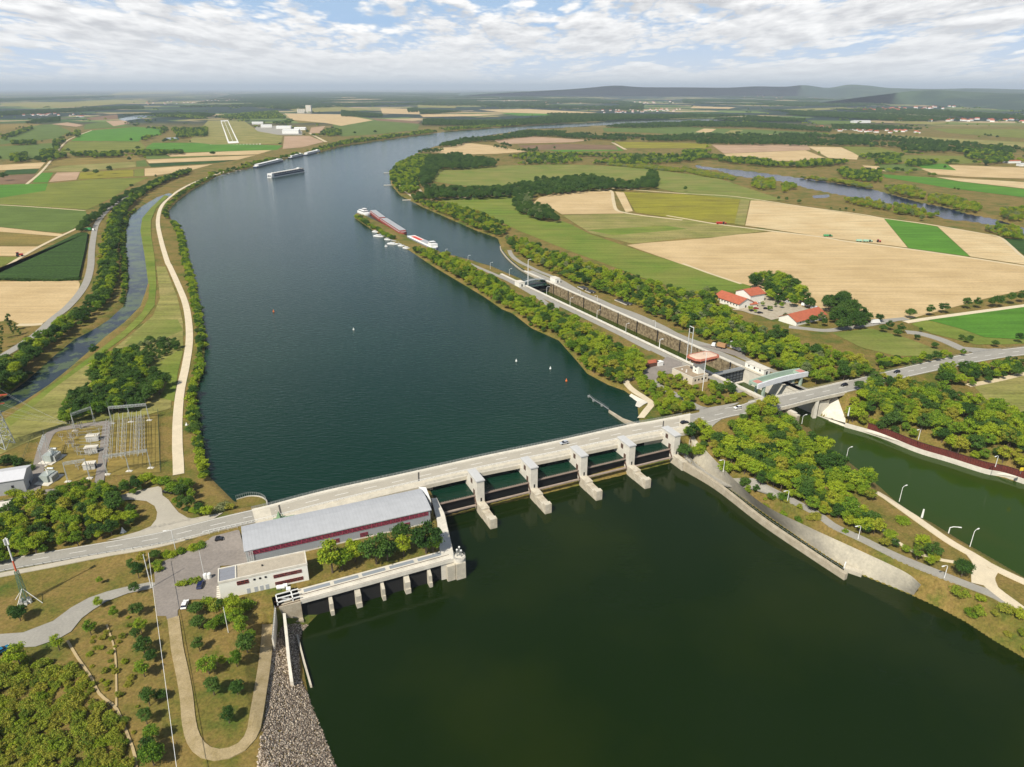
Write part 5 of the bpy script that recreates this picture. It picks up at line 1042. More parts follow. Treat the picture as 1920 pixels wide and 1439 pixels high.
mb = MB(); o0, o1 = octa(6.35, 3.75, 1.55), octa(6.85, 4.25, 1.75)
for k in range(8):
    for u in np.linspace(0, 1, 6 if k in (1, 5) else 4)[:-1]:
        a = np.array(o0[k]) * (1 - u) + np.array(o0[(k + 1) % 8]) * u; b = np.array(o1[k]) * (1 - u) + np.array(o1[(k + 1) % 8]) * u; mb.tube((*a, zc + 1.1), (*b, zc + 2.6), .16, 4)
mb.build('mullion', cabm, cg)
mb = MB(); frustum(mb, octa(7.3, 4.7, 1.9), zc + 2.6, octa(7.0, 4.4, 1.8), zc + 3.4); mb.build('roof_edge', cabm, tw); mb = MB(); frustum(mb, octa(6.3, 3.7, 1.5), zc + 3.41, octa(4.6, 2.2, 1.0), zc + 3.9); mb.build('roof', mat('pink_gravel', (206, 180, 158), .9, .08, .8), tw)
mb = MB(); mb.tube((*f3(0, 0), zc + 3.9), (*f3(0, 0), zc + 7), .08, 4); mb.build('antenna', metal, tw)
# twin lattice-braced mast beside the tower
steelw = mat('light_mast', (190, 192, 190), .5, .05, 1)
mt = thing('twin_mast', (*P(*Z2((1040, 640))[0], 8.5), 8.5), 'tall white twin pole mast joined at the top, beside the control tower', 'mast')
for a, b in (((1015, 622), 125), ((1070, 652), 112)):
    p = Z2(a)[0]; zt3 = ztop(*p, 8.5, 600 + b / 8); c = P(*p, 8.5); mb = MB(); mb.tube((*c, 8.5), (*c, zt3), .32, 8, .25); mb.build('pole', steelw, mt)
c1, c2 = P(*Z2((1015, 622))[0], 8.5), P(*Z2((1070, 652))[0], 8.5); mb = MB(); mb.tube((*c1, zt3 - .4), (*c2, zt3 - .4), .3, 6); mb.tube((*c1, zt3 - 4), (*c2, zt3 - 4), .12, 4); mb.build('cross_bar', steelw, mt)
# inn / depot buildings with red roofs
def eave_house(name, a, b, Wd, h, rh, label, z=8.0, side=1, wall=plaster, roofx=tile, wins=0):
    a = np.array(P(*a, z + h)); b = np.array(P(*b, z + h)); d = b - a; L = np.linalg.norm(d); d /= L; n = np.array([-d[1], d[0]]) * side; c = (a + b) / 2 + n * Wd / 2
    return hbox(name, c, L, Wd, h, math.atan2(d[1], d[0]), label, 'house', wall, roofx, rh, z, over=.7, wins=wins)
eave_house('farm_building', Z6((192, 264))[0], Z6((412, 338))[0], 15, 4.2, 3.4, 'long white building with red tiled roof at the left of the inn yard', wins=8)
eave_house('farm_building', Z6((517, 262))[0], Z6((645, 240))[0], 16, 6.5, 3.2, 'tall white barn with red roof and open dark front at the back of the yard', wins=0)
eave_house('farm_building', Z6((930, 497))[0], Z6((1195, 430))[0], 15, 3.4, 3.6, 'low building with steep red tiled roof at the front of the inn yard', wins=5)
eave_house('small_hut', Z6((515, 340))[0], Z6((575, 335))[0], 5, 2.4, .8, 'small hut with dark red roof between the two white buildings', wins=0)
mbx = MB(); a, b = np.array(P(*Z6((530, 285))[0], 8)), np.array(P(*Z6((640, 268))[0], 8))
q = [tuple(a - (0, .6)), tuple(b - (0, .6)), tuple(b + (0, .2)), tuple(a + (0, .2))]
# substation building
hbox('substation_building', at((18, 912), 9), 15, 12, 6.5, R(20), 'grey substation building with pale metal gable roof left of the transformers', 'building', mat('grey_panel', (160, 162, 164), .6, .05, .6), mat('pale_metal_roof', (206, 206, 208), .4, .04, .6, metal=.1), 1.6, wins=2)
hbox('control_hut', at((6, 955), 9), 5, 4, 3, R(20), 'small pale hut at the left edge below the substation building', 'hut', plaster, conc_l)
for k, (x, y, L) in enumerate(((806, 845, 5.6), (835, 670, 6.4), (822, 775, 6.4))):
    p = T4((x, y + 75 if k == 0 else y))[0]; hbox('switchgear_box', at(p, 10), L * .85, 3.0, 2.8, R(12), ['white switchgear cabin at the front of the yard, under the gantry leg', 'white switchgear cabin farthest from the road junction', 'white switchgear cabin in the middle of the yard'][k], 'switchgear cabin', roofm, conc_l, z=8)
# ------------------------------------------------------------------ lattice pylon, gantries, transformers
insm = mat('insulator_glaze', (158, 148, 136), .4, .1, 1); steelg = mat('lattice_steel', (176, 180, 178), .5, .05, 1, metal=.2); orange = mat('orange_paint', (206, 98, 66), .6, .08, 1)
def lattice(mb, base, h, w0, w1, n, r=.09, z0=0):
    bx, by = base; prev = None
    for k in range(n + 1):
        t = 1 - (1 - k / n) ** 1.3 if n > 6 else k / n; w = w0 + (w1 - w0) * t; z = z0 + h * t
        c = [(bx + sx * w / 2, by + sy * w / 2, z) for sx, sy in ((-1, -1), (1, -1), (1, 1), (-1, 1))]
        if prev:
            for i in range(4):
                mb.tube(prev[i], c[i], r * 1.3, 4, cap=False); mb.tube(prev[i], c[(i + 1) % 4], r * .7, 3, cap=False); mb.tube(prev[(i + 1) % 4], c[i], r * .7, 3, cap=False)
        for i in range(4): mb.tube(c[i], c[(i + 1) % 4], r * .7, 3, cap=False)
        prev = c
pb = P(6, 838, 8); py = thing('power_pylon', (*pb, 8), 'white lattice power pylon with orange cross-arms at the left edge', 'pylon')
mb = MB(); lattice(mb, pb, 31, 7, 1.6, 9, .2, 8); mb.build('tower', steelg, py)
adir = np.array([.82, .57])
for z, L in ((29, 5.5), (33, 7.5), (37, 5)):
    mb = MB()
    for s in (-1, 1):
        e = (pb[0] + adir[0] * L * s, pb[1] + adir[1] * L * s, z + .4)
        for o in (-.8, .8): mb.tube((pb[0] - adir[1] * o, pb[1] + adir[0] * o, z), e, .2, 4); mb.tube((pb[0] - adir[1] * o, pb[1] + adir[0] * o, z + 1.4), e, .16, 4)
        for u in (.3, .6): mb.tube((pb[0] + adir[0] * L * s * u, pb[1] + adir[1] * L * s * u, z), (pb[0] + adir[0] * L * s * u, pb[1] + adir[1] * L * s * u, z + 1.5 - u), .1, 3)
    mb.build('cross_arm', orange, py)
tgt = P(*T4((600, 560))[0], 17)
for k, (z, L) in enumerate(((29, 5.5), (33, 7.5), (37, 5))):
    for s in (-1, 1):
        a = np.array((pb[0] + adir[0] * L * s, pb[1] + adir[1] * L * s, z)); b = np.array((tgt[0] + 1.2 * s, tgt[1] - k * 1.5, 17.5 + k)); mb = MB(); pts = [tuple(a + (b - a) * u - np.array((0, 0, 3 * u * (1 - u)))) for u in np.linspace(0, 1, 9)]; mb.path(pts, .035, 3)
        o = mb.build('power_cable', steelg); tag(o, 'thin pale power cable strung from the pylon to the substation', 'cable', 'cables from the pylon to the substation')
def gantry(p0, p1, h, label, legs=2, cat='gantry'):
    a, b = np.array(P(*p0, 8)), np.array(P(*p1, 8)); th = thing('substation_gantry', (*((a + b) / 2), 8), label, cat, 'steel gantries in the substation'); d = (b - a) / np.linalg.norm(b - a); n = np.array([-d[1], d[0]])
    for u in np.linspace(0, 1, legs):
        c = a + (b - a) * u; mb = MB()
        for s in (-1, 1): mb.tube((*(c + n * .9 * s), 8), (*c, 8 + h), .11, 4)
        for v in (.2, .4, .6, .8): mb.tube((*(c + n * .9 * (1 - v)), 8 + h * v), (*(c - n * .9 * (1 - v)), 8 + h * v), .07, 3)
        mb.tube((*c, 8 + h), (*c, 8 + h + 3.4), .06, 3); mb.build('leg', steelg, th); mb = MB(); mb.prism([(c[0] - 1.3, c[1] - .8), (c[0] + 1.3, c[1] - .8), (c[0] + 1.3, c[1] + .8), (c[0] - 1.3, c[1] + .8)], 7.9, 8.35); mb.build('footing', conc_l, th)
    mb = MB(); zb = 8 + h
    for s in (-.5, .5): mb.tube((*(a + n * s), zb), (*(b + n * s), zb), .11, 4); mb.tube((*(a + n * s), zb - .9), (*(b + n * s), zb - .9), .09, 4)
    K = int(np.linalg.norm(b - a) / 1.3)
    for k in range(K):
        p, q = a + (b - a) * k / K, a + (b - a) * (k + 1) / K; s = .5 if k % 2 else -.5; mb.tube((*(p + n * s), zb), (*(q - n * s), zb), .06, 3); mb.tube((*(p + n * s), zb - .9), (*(q + n * s), zb), .06, 3)
    mb.build('beam', steelg, th); return a, b, zb
S6 = lambda *p: zz(p, 60, 760, 7.38)
g1 = gantry(S6((1045, 965))[0], S6((1645, 875))[0], 9.5, 'front steel gantry on three legs across the brown busbar yard', 3)
g2 = gantry(S6((1110, 260))[0], S6((1625, 215))[0], 9.5, 'rear steel gantry on three legs at the far edge of the busbar yard', 3)
g3 = gantry(S6((500, 1065))[0], S6((800, 1015))[0], 9.5, 'steel gantry standing in front of the transformer yard', 2)
g4 = gantry(S6((600, 360))[0], S6((870, 260))[0], 9.5, 'steel gantry behind the white cabins', 2)
g5 = gantry(S6((165, 850))[0], S6((235, 640))[0], 9, 'steel gantry on the left over the transformers', 2)
rws = [(1045, 740, 1075, 230), (1240, 700, 1260, 200), (1450, 660, 1455, 175), (1525, 650, 1520, 170)]
for k, (x0, y0, x1, y1) in enumerate(rws):
    a, b = np.array(P(*S6((x0, y0))[0], 10)), np.array(P(*S6((x1, y1))[0], 10)); th = thing('busbar_row', (*((a + b) / 2), 8), 'row of white insulator posts with busbar, ' + ['nearest the yard road', 'second from the yard road', 'third from the yard road', 'farthest from the yard road'][k], 'busbar', 'busbar rows in the substation')
    mb = MB(); mb2 = MB(); K = 9
    for i in range(K):
        p = a + (b - a) * i / (K - 1); mb.tube((*p, 8), (*p, 10.2), .12, 4); mb2.tube((*p, 10.2), (*p, 11.6), .2, 6)
        for s in (-1.4, 1.4): mb2.tube((p[0] + s, p[1], 10.2), (p[0] + s, p[1], 11.4), .15, 5); mb.tube((p[0] + s, p[1], 10.2), p.tolist() + [10.2], .08, 3)
    for i in range(K):
        p = a + (b - a) * i / (K - 1); o = MB(); o.tube((*p, 8), (*p, 10.2), .13, 4); o.tube((p[0] - 1.4, p[1], 10.2), (p[0] + 1.4, p[1], 10.2), .08, 3); pt = o.build('post', steelg, th)
        for s in (-1.4, 0, 1.4): o = MB(); o.tube((p[0] + s, p[1], 10.2), (p[0] + s, p[1], 11.6), .12, 6); o.build('insulator', insm, pt)
    for s in (-1.4, 0, 1.4): o = MB(); o.tube((a[0] + s, a[1], 11.65), (b[0] + s, b[1], 11.65), .07, 4); o.build('busbar', steelg, th)
for k, (x, y) in enumerate(((230, 1000), (275, 720))):
    c = P(*S6((x, y))[0], 9.5); th = thing('transformer', (*c, 8), 'large grey transformer with finned tank on a white pad, ' + ['nearer to the access road', 'behind the first one'][k], 'transformer', 'transformers'); a_ = R(20)
    mb = MB(); mb.box((*c, 8.25), (7, 9.5, .6), R(-8)); mb.build('pad', conc_l, th); mb = MB(); mb.box((*c, 10.1), (3.6, 5.4, 3), R(-8)); 
    mb.build('tank', mat('grey_green_steel', (158, 166, 160), .5, .1, 1), th)
    for s in (-1, 1):
        mb = MB()
        for j in range(7): mb.box((c[0] + s * 2.5, c[1] - 2.2 + j * .75, 10), (1.1, .25, 2.6), R(-8))
        mb.build('radiator', steelg, th)
    for j in range(3): mb = MB(); mb.tube((c[0] - .8 + j * .8, c[1] + 1 - j, 11.6), (c[0] - 1.2 + j * 1.2, c[1] + 1 - j, 13.6), .22, 6, .12); mb.build('bushing', white, th)
    mb = MB(); mb.tube((c[0] - 1.2, c[1] + 2.4, 12.6), (c[0] + 1.4, c[1] + 2.4, 12.6), .5, 8); mb.build('conservator', steelg, th)
rnd = random.Random(5)
for k in range(26):     # disconnector posts scattered over the yard
    x = rnd.choice([520, 560, 620, 680, 740, 800, 860, 920, 400, 560, 640]); y = rnd.choice([300, 350, 420, 480, 560, 620, 680, 850, 880]) + rnd.uniform(-12, 12)
    c = P(*S6((x + rnd.uniform(-14, 14), y))[0], 9); th = thing('switch_post', (*c, 8), 'white insulator switch post in the ' + ('front' if y > 500 else 'back') + (' left' if x < 600 else ' right' if x > 760 else ' middle') + ' of the transformer yard', 'insulator post', 'insulator posts of the transformer yard')
    mb = MB(); mb.tube((*c, 8), (*c, 10.4), .12, 4); mb.tube((c[0] - 1, c[1], 10.4), (c[0] + 1, c[1], 10.4), .09, 4); mb.build('frame', steelg, th)
    for s in (-1, 0, 1): mb = MB(); mb.tube((c[0] + s, c[1], 10.4), (c[0] + s, c[1], 12), .13, 6); mb.build('insulator', insm, th)
for k, (x0, y0, x1, y1) in enumerate([(700 + 0 * j, 300 + j * 46, 1040, 262 + j * 46) for j in range(10)]):
    a, b = P(*S6((x0 - 40, y0))[0], 11), P(*S6((x1, y1 - 20))[0], 11); mb = MB(); mb.path([(a[0] + (b[0] - a[0]) * u, a[1] + (b[1] - a[1]) * u, 12 - 2 * u * (1 - u)) for u in np.linspace(0, 1, 7)], .1, 3); o = mb.build('overhead_conductor', steelg); tag(o, 'slack pale conductor hung across the transformer yard', 'cable', 'conductors in the substation')
for k, (x0, y0, x1, y1) in enumerate([(1100 + j * 62, 740 - j * 8, 1135 + j * 62, 120 - j * 8) for j in range(7)]):
    a, b = P(*S6((x0, y0))[0], 17.2), P(*S6((x1, y1))[0], 17.2); mb = MB(); mb.tube((*a, 17.2), (*b, 17.2), .08, 3); o = mb.build('overhead_conductor', steelg); tag(o, 'straight pale conductor strung between front and rear gantries', 'cable', 'conductors in the substation')
def fence(px, label, h=2.2, m=None, z=8.0, st=3.0, g=None, sheer=True):
    pts = resample([P(*q, z) for q in px], max(3, int(sum(math.dist(P(*a, z), P(*b, z)) for a, b in zip(px, px[1:])) / st))); th = thing('wire_fence', (*pts[0], z), label, 'fence', g)
    mb = MB(); Hh = height(pts[:, 0], pts[:, 1])
    for p, q in zip(pts, Hh): mb.tube((*p, q), (*p, q + h), .06, 4)
    mb.build('posts', m or metal, th); mb = MB()
    for v in (.3, .6, .98): mb.path([(*p, q + h * v) for p, q in zip(pts, Hh)], .03, 3)
    mb.build('wires', m or metal, th)
green_f = mat('green_fence', (60, 84, 62), .6, .1, 1)
fence(D_((620,820),(890,815),(905,1160)), 'green wire fence along the dyke side of the substation', m=green_f); fence(D_((240,945),(380,900),(620,865),(640,820)), 'green wire fence along the far side of the substation', m=green_f); fence(D_((130,1100),(180,960),(240,945)), 'green wire fence between pylon and substation', m=green_f)
fence(F_((690,240),(900,205),(1100,165),(1340,120)), 'white railing between footpath and car park', h=1.1, m=white); 
# ------------------------------------------------------------------ lamps and poles
def lamp(px, yt, arm, label, z=8.0, group='street lamps', r=.1, armlen=2.2, name='street_lamp', head=True):
    c = P(*px, z); zt_ = ztop(*px, z, yt); th = thing(name, (*c, z), label, 'lamp' if head else 'pole', group)
    zb = z; mb = MB(); mb.tube((*c, zb), (*c, zt_ - .5), r * 1.5, 6, r); mb.build('pole', white, th)
    if head:
        a = math.radians(arm); e = (c[0] + math.cos(a) * armlen, c[1] + math.sin(a) * armlen, zt_); m_ = (c[0] + math.cos(a) * armlen * .35, c[1] + math.sin(a) * armlen * .35, zt_ - .05)
        mb = MB(); mb.path([(*c, zt_ - .55), m_, e], r * .9, 5); mb.build('arm', white, th); mb = MB(); mb.box((e[0], e[1], e[2] - .05), (1.1, .4, .22), a); mb.build('head', white, th)
la = math.degrees(math.atan2(LN[1], LN[0]))
lamps_q = [Z4((445,500))[0] + (400,), Z4((745,640))[0] + (540,), Z4((1090,815))[0] + (700,), Z4((1460,1000))[0] + (872,), Z4((1895,1190))[0] + (1078,)]
nth = ['first', 'second', 'third', 'fourth', 'fifth', 'sixth']
for k, (x, y, t) in enumerate(lamps_q): lamp((x, y), 480 + t / 6.854, la, f'curved white lamp post on the near lock quay, {nth[k]} below the upper gate', 8.6)
q = Z2((605, 430))[0]; lamp(q, 600 + 290 / 8, la, 'curved white lamp post on the lock quay nearest the twin mast', 8.6)
for k, (x, y, t) in enumerate(((585, 1122, 1103), (713, 1170, 1138), (838, 1215, 1178), (945, 1252, 1214))): lamp(zz([(x, y)], 640, 100, 3)[0], 100 + t / 3, la, f'curved white lamp post on the wooded mole, {nth[k]} from the moored cargo ship')
for k, (x, y, t) in enumerate(((880, 495, 440), (1095, 600, 508), (1840, 940, 828))): lamp(Z4((x, y))[0], 480 + t / 6.854, la + 180, f'white lamp post on the far lock quay, {nth[k]} from the upper gate', 8.6)
q = Z4((205, 380))[0]; lamp(q, 480 + 48 / 6.854, la, 'very tall white mast with lamp beside the upper lock gate', 8.6, r=.22, armlen=2.6)
for k, (x, y, t) in enumerate(((670, 885, 838), (918, 1090, 1020), (1218, 1322, 1238))): lamp(zz([(x, y)], 1280, 500, 3)[0], 500 + t / 3, la, f'curved white lamp on the island bank of the canal, {nth[k]} below the bridge')
q = G_((1615, 377))[0]; lamp(q, 900 + 284 / 3, la, 'curved white lamp on the island bank nearest the right edge')
for k, (x, y, t) in enumerate(((1325, 975, 913), (1758, 1127, 1062))): lamp(zz([(x, y)], 1280, 500, 3)[0], 500 + t / 3, la + 180, f'white lamp above the sheet pile wall, {nth[k]} from the bridge')
for k, (x, y, t) in enumerate(((228, 1155, 1085), (588, 1325, 1258))): lamp(zz([(x, y)], 1280, 500, 3)[0], 500 + t / 3, 200, f'slim white lamp on the service road by the tailrace, {nth[k]} from the weir')
for k, (x, y, t) in enumerate(((986, 335, 255), (1470, 556, 478))): lamp(G_((x, y))[0], 900 + t / 3, 200, f'slim white lamp on the service road by the tailrace, {nth[k + 2]} from the weir')
q = F_((988, 217))[0]; lamp(q, 959 + 103 / 3, 200, 'grey double-headed street lamp between road and car park', 8.8)
q = C_((0, 0)); p_ = zz([(1250, 1110)], 1160, 600, 8)[0]; lamp(p_, 600 + 480 / 8, 0, 'tall slim white radio pole in the bushes before the control tower', group='poles', r=.14, name='radio_pole', head=False)
p_ = F_((1285, 682))[0]; lamp(p_, 959 + 532 / 3, 0, 'white pole among the trees inside the gravel loop', group='poles', r=.1, name='white_pole', head=False)
p_ = F_((1147, 352))[0]; lamp(p_, 959 + 212 / 3, 0, 'slim dark flag pole in the middle of the car park', group='poles', r=.07, name='flag_pole', head=False)
p_ = F_((852, 432))[0]; lamp(p_, 959 + 235 / 3, 0, 'pole at the car park corner that carries the white cable', group='poles', r=.12, name='cable_pole', head=False)
c0_ = (*P(278, 1037, 16), 16); c1_ = (*P(331, 1440, 16), 16); c2_ = (*P(345, 1560, 16), 16); mb = MB(); mb.path([c0_, c1_, c2_], .07, 4); tag(mb.build('overhead_cable', white), 'long straight white overhead cable above the row of trees', 'cable')
for k, (x, y, t, lab) in enumerate(((1345, 1215, 1165, 'white lattice signal post on the canal bank'),)): 
    p_ = E_((x, y))[0]
q = G_((1345, 212))[0]; lamp(q, 900 + 160 / 3, 0, 'short white signal post with two arms on the canal path edge', group='poles', r=.3, name='signal_post', head=False)
q = G_((1495, 300))[0]; lamp(q, 900 + 262 / 3, -10, 'white landing stage crane arm on the canal bank', group='poles', r=.16, armlen=3.4)
q = E_((930, 840))[0]; lamp(q, 500 + 788 / 3, 0, 'white mast of the ship signals at the start of the sheet pile wall', group='poles', r=.25, name='signal_post', head=False)
# guyed green mast at lower left
gb = P(50, 1129, 8); zt4 = ztop(50, 1129, 8, 1010); gm = thing('antenna_mast', (*gb, 8), 'green lattice antenna mast with orange and white top on tripod stays', 'mast')
mb = MB(); lattice(mb, gb, (zt4 - 8) * .5, 1.5, .8, 7, .07, 8); mb.build('lattice', mat('green_steel', (88, 116, 96), .6, .1, 1), gm)
mb = MB(); mb.tube((*gb, 8 + (zt4 - 8) * .5), (*gb, 8 + (zt4 - 8) * .66), .3, 6, .26); mb.build('orange_section', orange, gm); mb = MB(); mb.tube((*gb, 8 + (zt4 - 8) * .66), (*gb, zt4), .24, 6, .2); mb.build('white_section', white, gm)
mb = MB()
for k in range(3): a = 2.1 * k; mb.box((gb[0] + .5 * math.cos(a), gb[1] + .5 * math.sin(a), zt4 - 1.2), (.35, .35, 2.2), a)
mb.build('antenna_panels', white, gm)
for px in ((29, 1125), (80, 1131), (42, 1131)):
    e = P(*px, 8) if px[0] != 42 else (gb[0] - 1, gb[1] - 3.6); mb = MB(); mb.tube((*e, 8), (gb[0], gb[1], 13.5), .1, 4); mb.build('stay', white, gm)
for k in range(5): 
    a = k * 1.3; q = (gb[0] + 1.5 * math.cos(a), gb[1] - .4 + 1.1 * math.sin(a)); t_ = thing('equipment_box', (*q, 8), 'white equipment box at the foot of the antenna mast', 'box', 'equipment boxes at the mast foot'); mb = MB(); mb.box((*q, 8.6), (.9, .8, 1.2), a); mb.build('case', white, t_); mb = MB(); mb.box((q[0], q[1], 9.25), (1.0, .9, .08), a); mb.build('lid', metal, t_)
# ------------------------------------------------------------------ vehicles
def carpaint(name, col): return mat('paint_' + name, col, .3, .02, 1, spec=.6)
def car(px, z, ang, col, label, L=4.4, H=1.45, van=False, world=None, name='parked_car', cat='car', group='cars'):
    c = world or P(*px, z); th = thing(name, (*c, z), label, cat, group, ang); W2 = .9 if not van else 1.0
    def T(x, y, zz_): return (x, y, zz_)
    pr = [(-.5, .35), (-.5, .75), (-.47, .86), (-.3, .9), (.22, .9), (.46, .78), (.5, .62), (.5, .35)] if not van else [(-.5, .4), (-.5, 1.0), (.4, 1.0), (.5, .85), (.5, .4)]
    k = len(pr); vs = []
    for s in (-1, 1): vs += [(x * L, s * W2 * (.96 if zv < .5 else 1), zv) for x, zv in pr]
    mb = MB(); mb.add(vs, [tuple(range(k)), tuple(range(2 * k - 1, k - 1, -1))] + [(i, k + i, k + (i + 1) % k, (i + 1) % k) for i in range(k)])
    def bl(mb_, nm, m, bev=0): 
        me = bpy.data.meshes.new(nm); me.from_pydata(mb_.v, [], mb_.f); me.materials.append(m); me.update(); o = link(bpy.data.objects.new(nm, me)); o.parent = th
        bm = bmesh.new(); bm.from_mesh(me); bmesh.ops.recalc_face_normals(bm, faces=bm.faces); bm.to_mesh(me); bm.free()
        if bev: b = o.modifiers.new('bevel', 'BEVEL'); b.width = bev; b.segments = 2
        return o
    bl(mb, 'body', col, .06)
    cab = [(-.44, .84), (-.36, H - .06), (.06, H - .06), (.26, .86)] if not van else [(-.49, .98), (-.48, H), (.3, H), (.44, .98)]; vs = []
    for s in (-1, 1): vs += [(x * L, s * (W2 - (.04 if zv < 1 else .16)), zv) for x, zv in cab]
    mb = MB(); mb.add(vs, [(0, 1, 2, 3), (7, 6, 5, 4), (0, 4, 5, 1), (1, 5, 6, 2), (2, 6, 7, 3), (3, 7, 4, 0)]); bl(mb, 'windows' if not van else 'cabin', glass if not van else col, .03)
    mb = MB(); x0, x1 = cab[1][0] * L + .05, cab[2][0] * L - .05; mb.prism([(x0, -W2 + .2), (x1, -W2 + .2), (x1, W2 - .2), (x0, W2 - .2)], H - .05, H + .03); bl(mb, 'roof', col, .02)
    if van: mb = MB(); mb.add([(.31 * L, -.8, H - .04), (.31 * L, .8, H - .04), (.45 * L, .85, 1.05), (.45 * L, -.85, 1.05)], [(0, 1, 2, 3)]); bl(mb, 'windscreen', glass)
    for x in (-.31, .31):
        for s in (-1, 1): mb = MB(); mb.tube((x * L, s * (W2 - .18), .33), (x * L, s * (W2 + .02), .33), .33, 12); bl(mb, 'wheel', black)
    for s in (-1, 1): mb = MB(); mb.box((.495 * L, s * .62, .66), (.1, .34, .14)); bl(mb, 'headlight', white)
    return th
pw, ps, pk, pbl, pr_, pt = carpaint('white', (226, 226, 224)), carpaint('silver', (178, 182, 188)), carpaint('black', (20, 20, 24)), carpaint('navy', (18, 28, 72)), carpaint('red', (170, 32, 26)), carpaint('teal', (16, 110, 150))
def rd(x, lane, z_off, col, label, rev=False, **k):
    i = near_i(*P(x[0], x[1], 11.2)); a = RC[min(i + 1, NR - 1)] - RC[i - 1]; ang = math.atan2(a[1], a[0]) + (math.pi if rev else 0)
    q = RTW[i] + (RBW[i] - RTW[i]) * lane; return car(None, q[2] + z_off, ang, col, label, world=(q[0], q[1]), name='moving_car', **k)
rd((1060, 832), .38, .16, ps, 'silver car driving over the weir bridge', rev=True)
rd((1288, 791), .68, .03, pk, 'black car on the road just right of the weir bridge'); rd((1378, 769), .32, .03, pw, 'white car by the side junction before the canal bridge', rev=True)
rd((1576, 725), .40, .03, pk, 'black car at the end of the canal bridge', rev=True); rd((1670, 700), .35, .03, pk, 'black car climbing the road beyond the canal bridge', rev=True)
car((376, 1099), 8.15, R(100), pbl, 'dark blue car parked by the white tanks in the car park'); car((347, 1136), 8.15, R(100), pw, 'white car parked at the bottom of the car park')
car((5, 1222), 8.3, R(60), pt, 'bright blue car cut off at the left edge under a tree'); car((315, 924), 8.4, R(-15), pk, 'black car parked under trees at the road junction')
car((412, 1013), 9.2, R(14), pk, 'black car beside the railing at the upper edge of the car park', L=3.2)
for k, (x, y, a, c, lab, van) in enumerate(((530, 402, 20, pk, 'black car at the lower left of the inn yard', 0), (600, 422, 10, pk, 'dark car nearest the trees in the inn yard', 0), (655, 384, -5, pk, 'black car by the planting island in the inn yard', 0), (770, 302, -30, pr_, 'red car at the back fence of the inn yard', 0),
        (848, 325, -30, pw, 'white car at the back fence of the inn yard', 0), (1005, 357, -28, pw, 'long white van at the back fence of the inn yard', 1), (1090, 383, -28, ps, 'silver van next to the red roofed building', 1), (600, 333, 0, pw, 'white car in front of the open barn', 0), (562, 383, 15, pr_, 'red car beside the long white building', 0))):
    car(Z6((x, y))[0], 8.3, R(a), c, lab, van=bool(van), L=6 if van else 4.4, H=2.4 if van else 1.45, cat='van' if van else 'car')
car(Z6((1640, 512))[0], 8.4, R(10), pw, 'white motorhome parked among trees near the side road', L=7, H=2.8, van=True, cat='motorhome', name='motorhome')
car(Z3((432, 318))[0], 8.4, R(-60), pw, 'white van at the end of the white container', L=5, H=2.3, van=True, cat='van')
for k, (x, y) in enumerate(((386, 1085), (393, 1084))): c = P(x, y, 8.2); t_ = thing('white_tank', (*c, 8.1), ['left', 'right'][k] + ' one of two white upright tanks in the car park', 'tank', 'white tanks in the car park'); mb = MB(); mb.cyl((*c, 8.1), .75, 1.9, 12); mb.build('shell', white, t_); mb = MB(); mb.cyl((*c, 10.0), .55, .2, 10); mb.build('lid', white, t_)
def truck(px, ang, cabc, boxc, label, L=12, z=8.3, name='lorry', H=3.2):
    th = car(px, z, ang, cabc, label, L=2.6, H=2.6, van=True, name=name, cat='truck', group=None); th.location = (*P(*px, z), z)
    mb = MB(); mb.box((-L * .5 - 1.6, 0, H / 2 + .8), (L - 2.4, 2.4, H - .8)); me = bpy.data.meshes.new('load_body'); me.from_pydata(mb.v, [], mb.f); me.materials.append(boxc); o = link(bpy.data.objects.new('load_body', me)); o.parent = th
    for x in (-L * .35, -L * .75):
        for s in (-1, 1): mb = MB(); mb.tube((x, s * .9, .5), (x, s * 1.25, .5), .5, 10); me = bpy.data.meshes.new('wheel'); me.from_pydata(mb.v, [], mb.f); me.materials.append(black); o = link(bpy.data.objects.new('wheel', me)); o.parent = th
grn = carpaint('green', (60, 150, 90)); lg_ = carpaint('pale_green', (150, 190, 165))
truck((176, 433), R(0), pw, grn, 'long green lorry turning off the side road between fields', L=13)
truck(Z2((1420, 400))[0], R(140), pw, mat('crane_yellow', (170, 130, 90), .6, .1, 1), 'white crane lorry on the far lock quay', L=8)
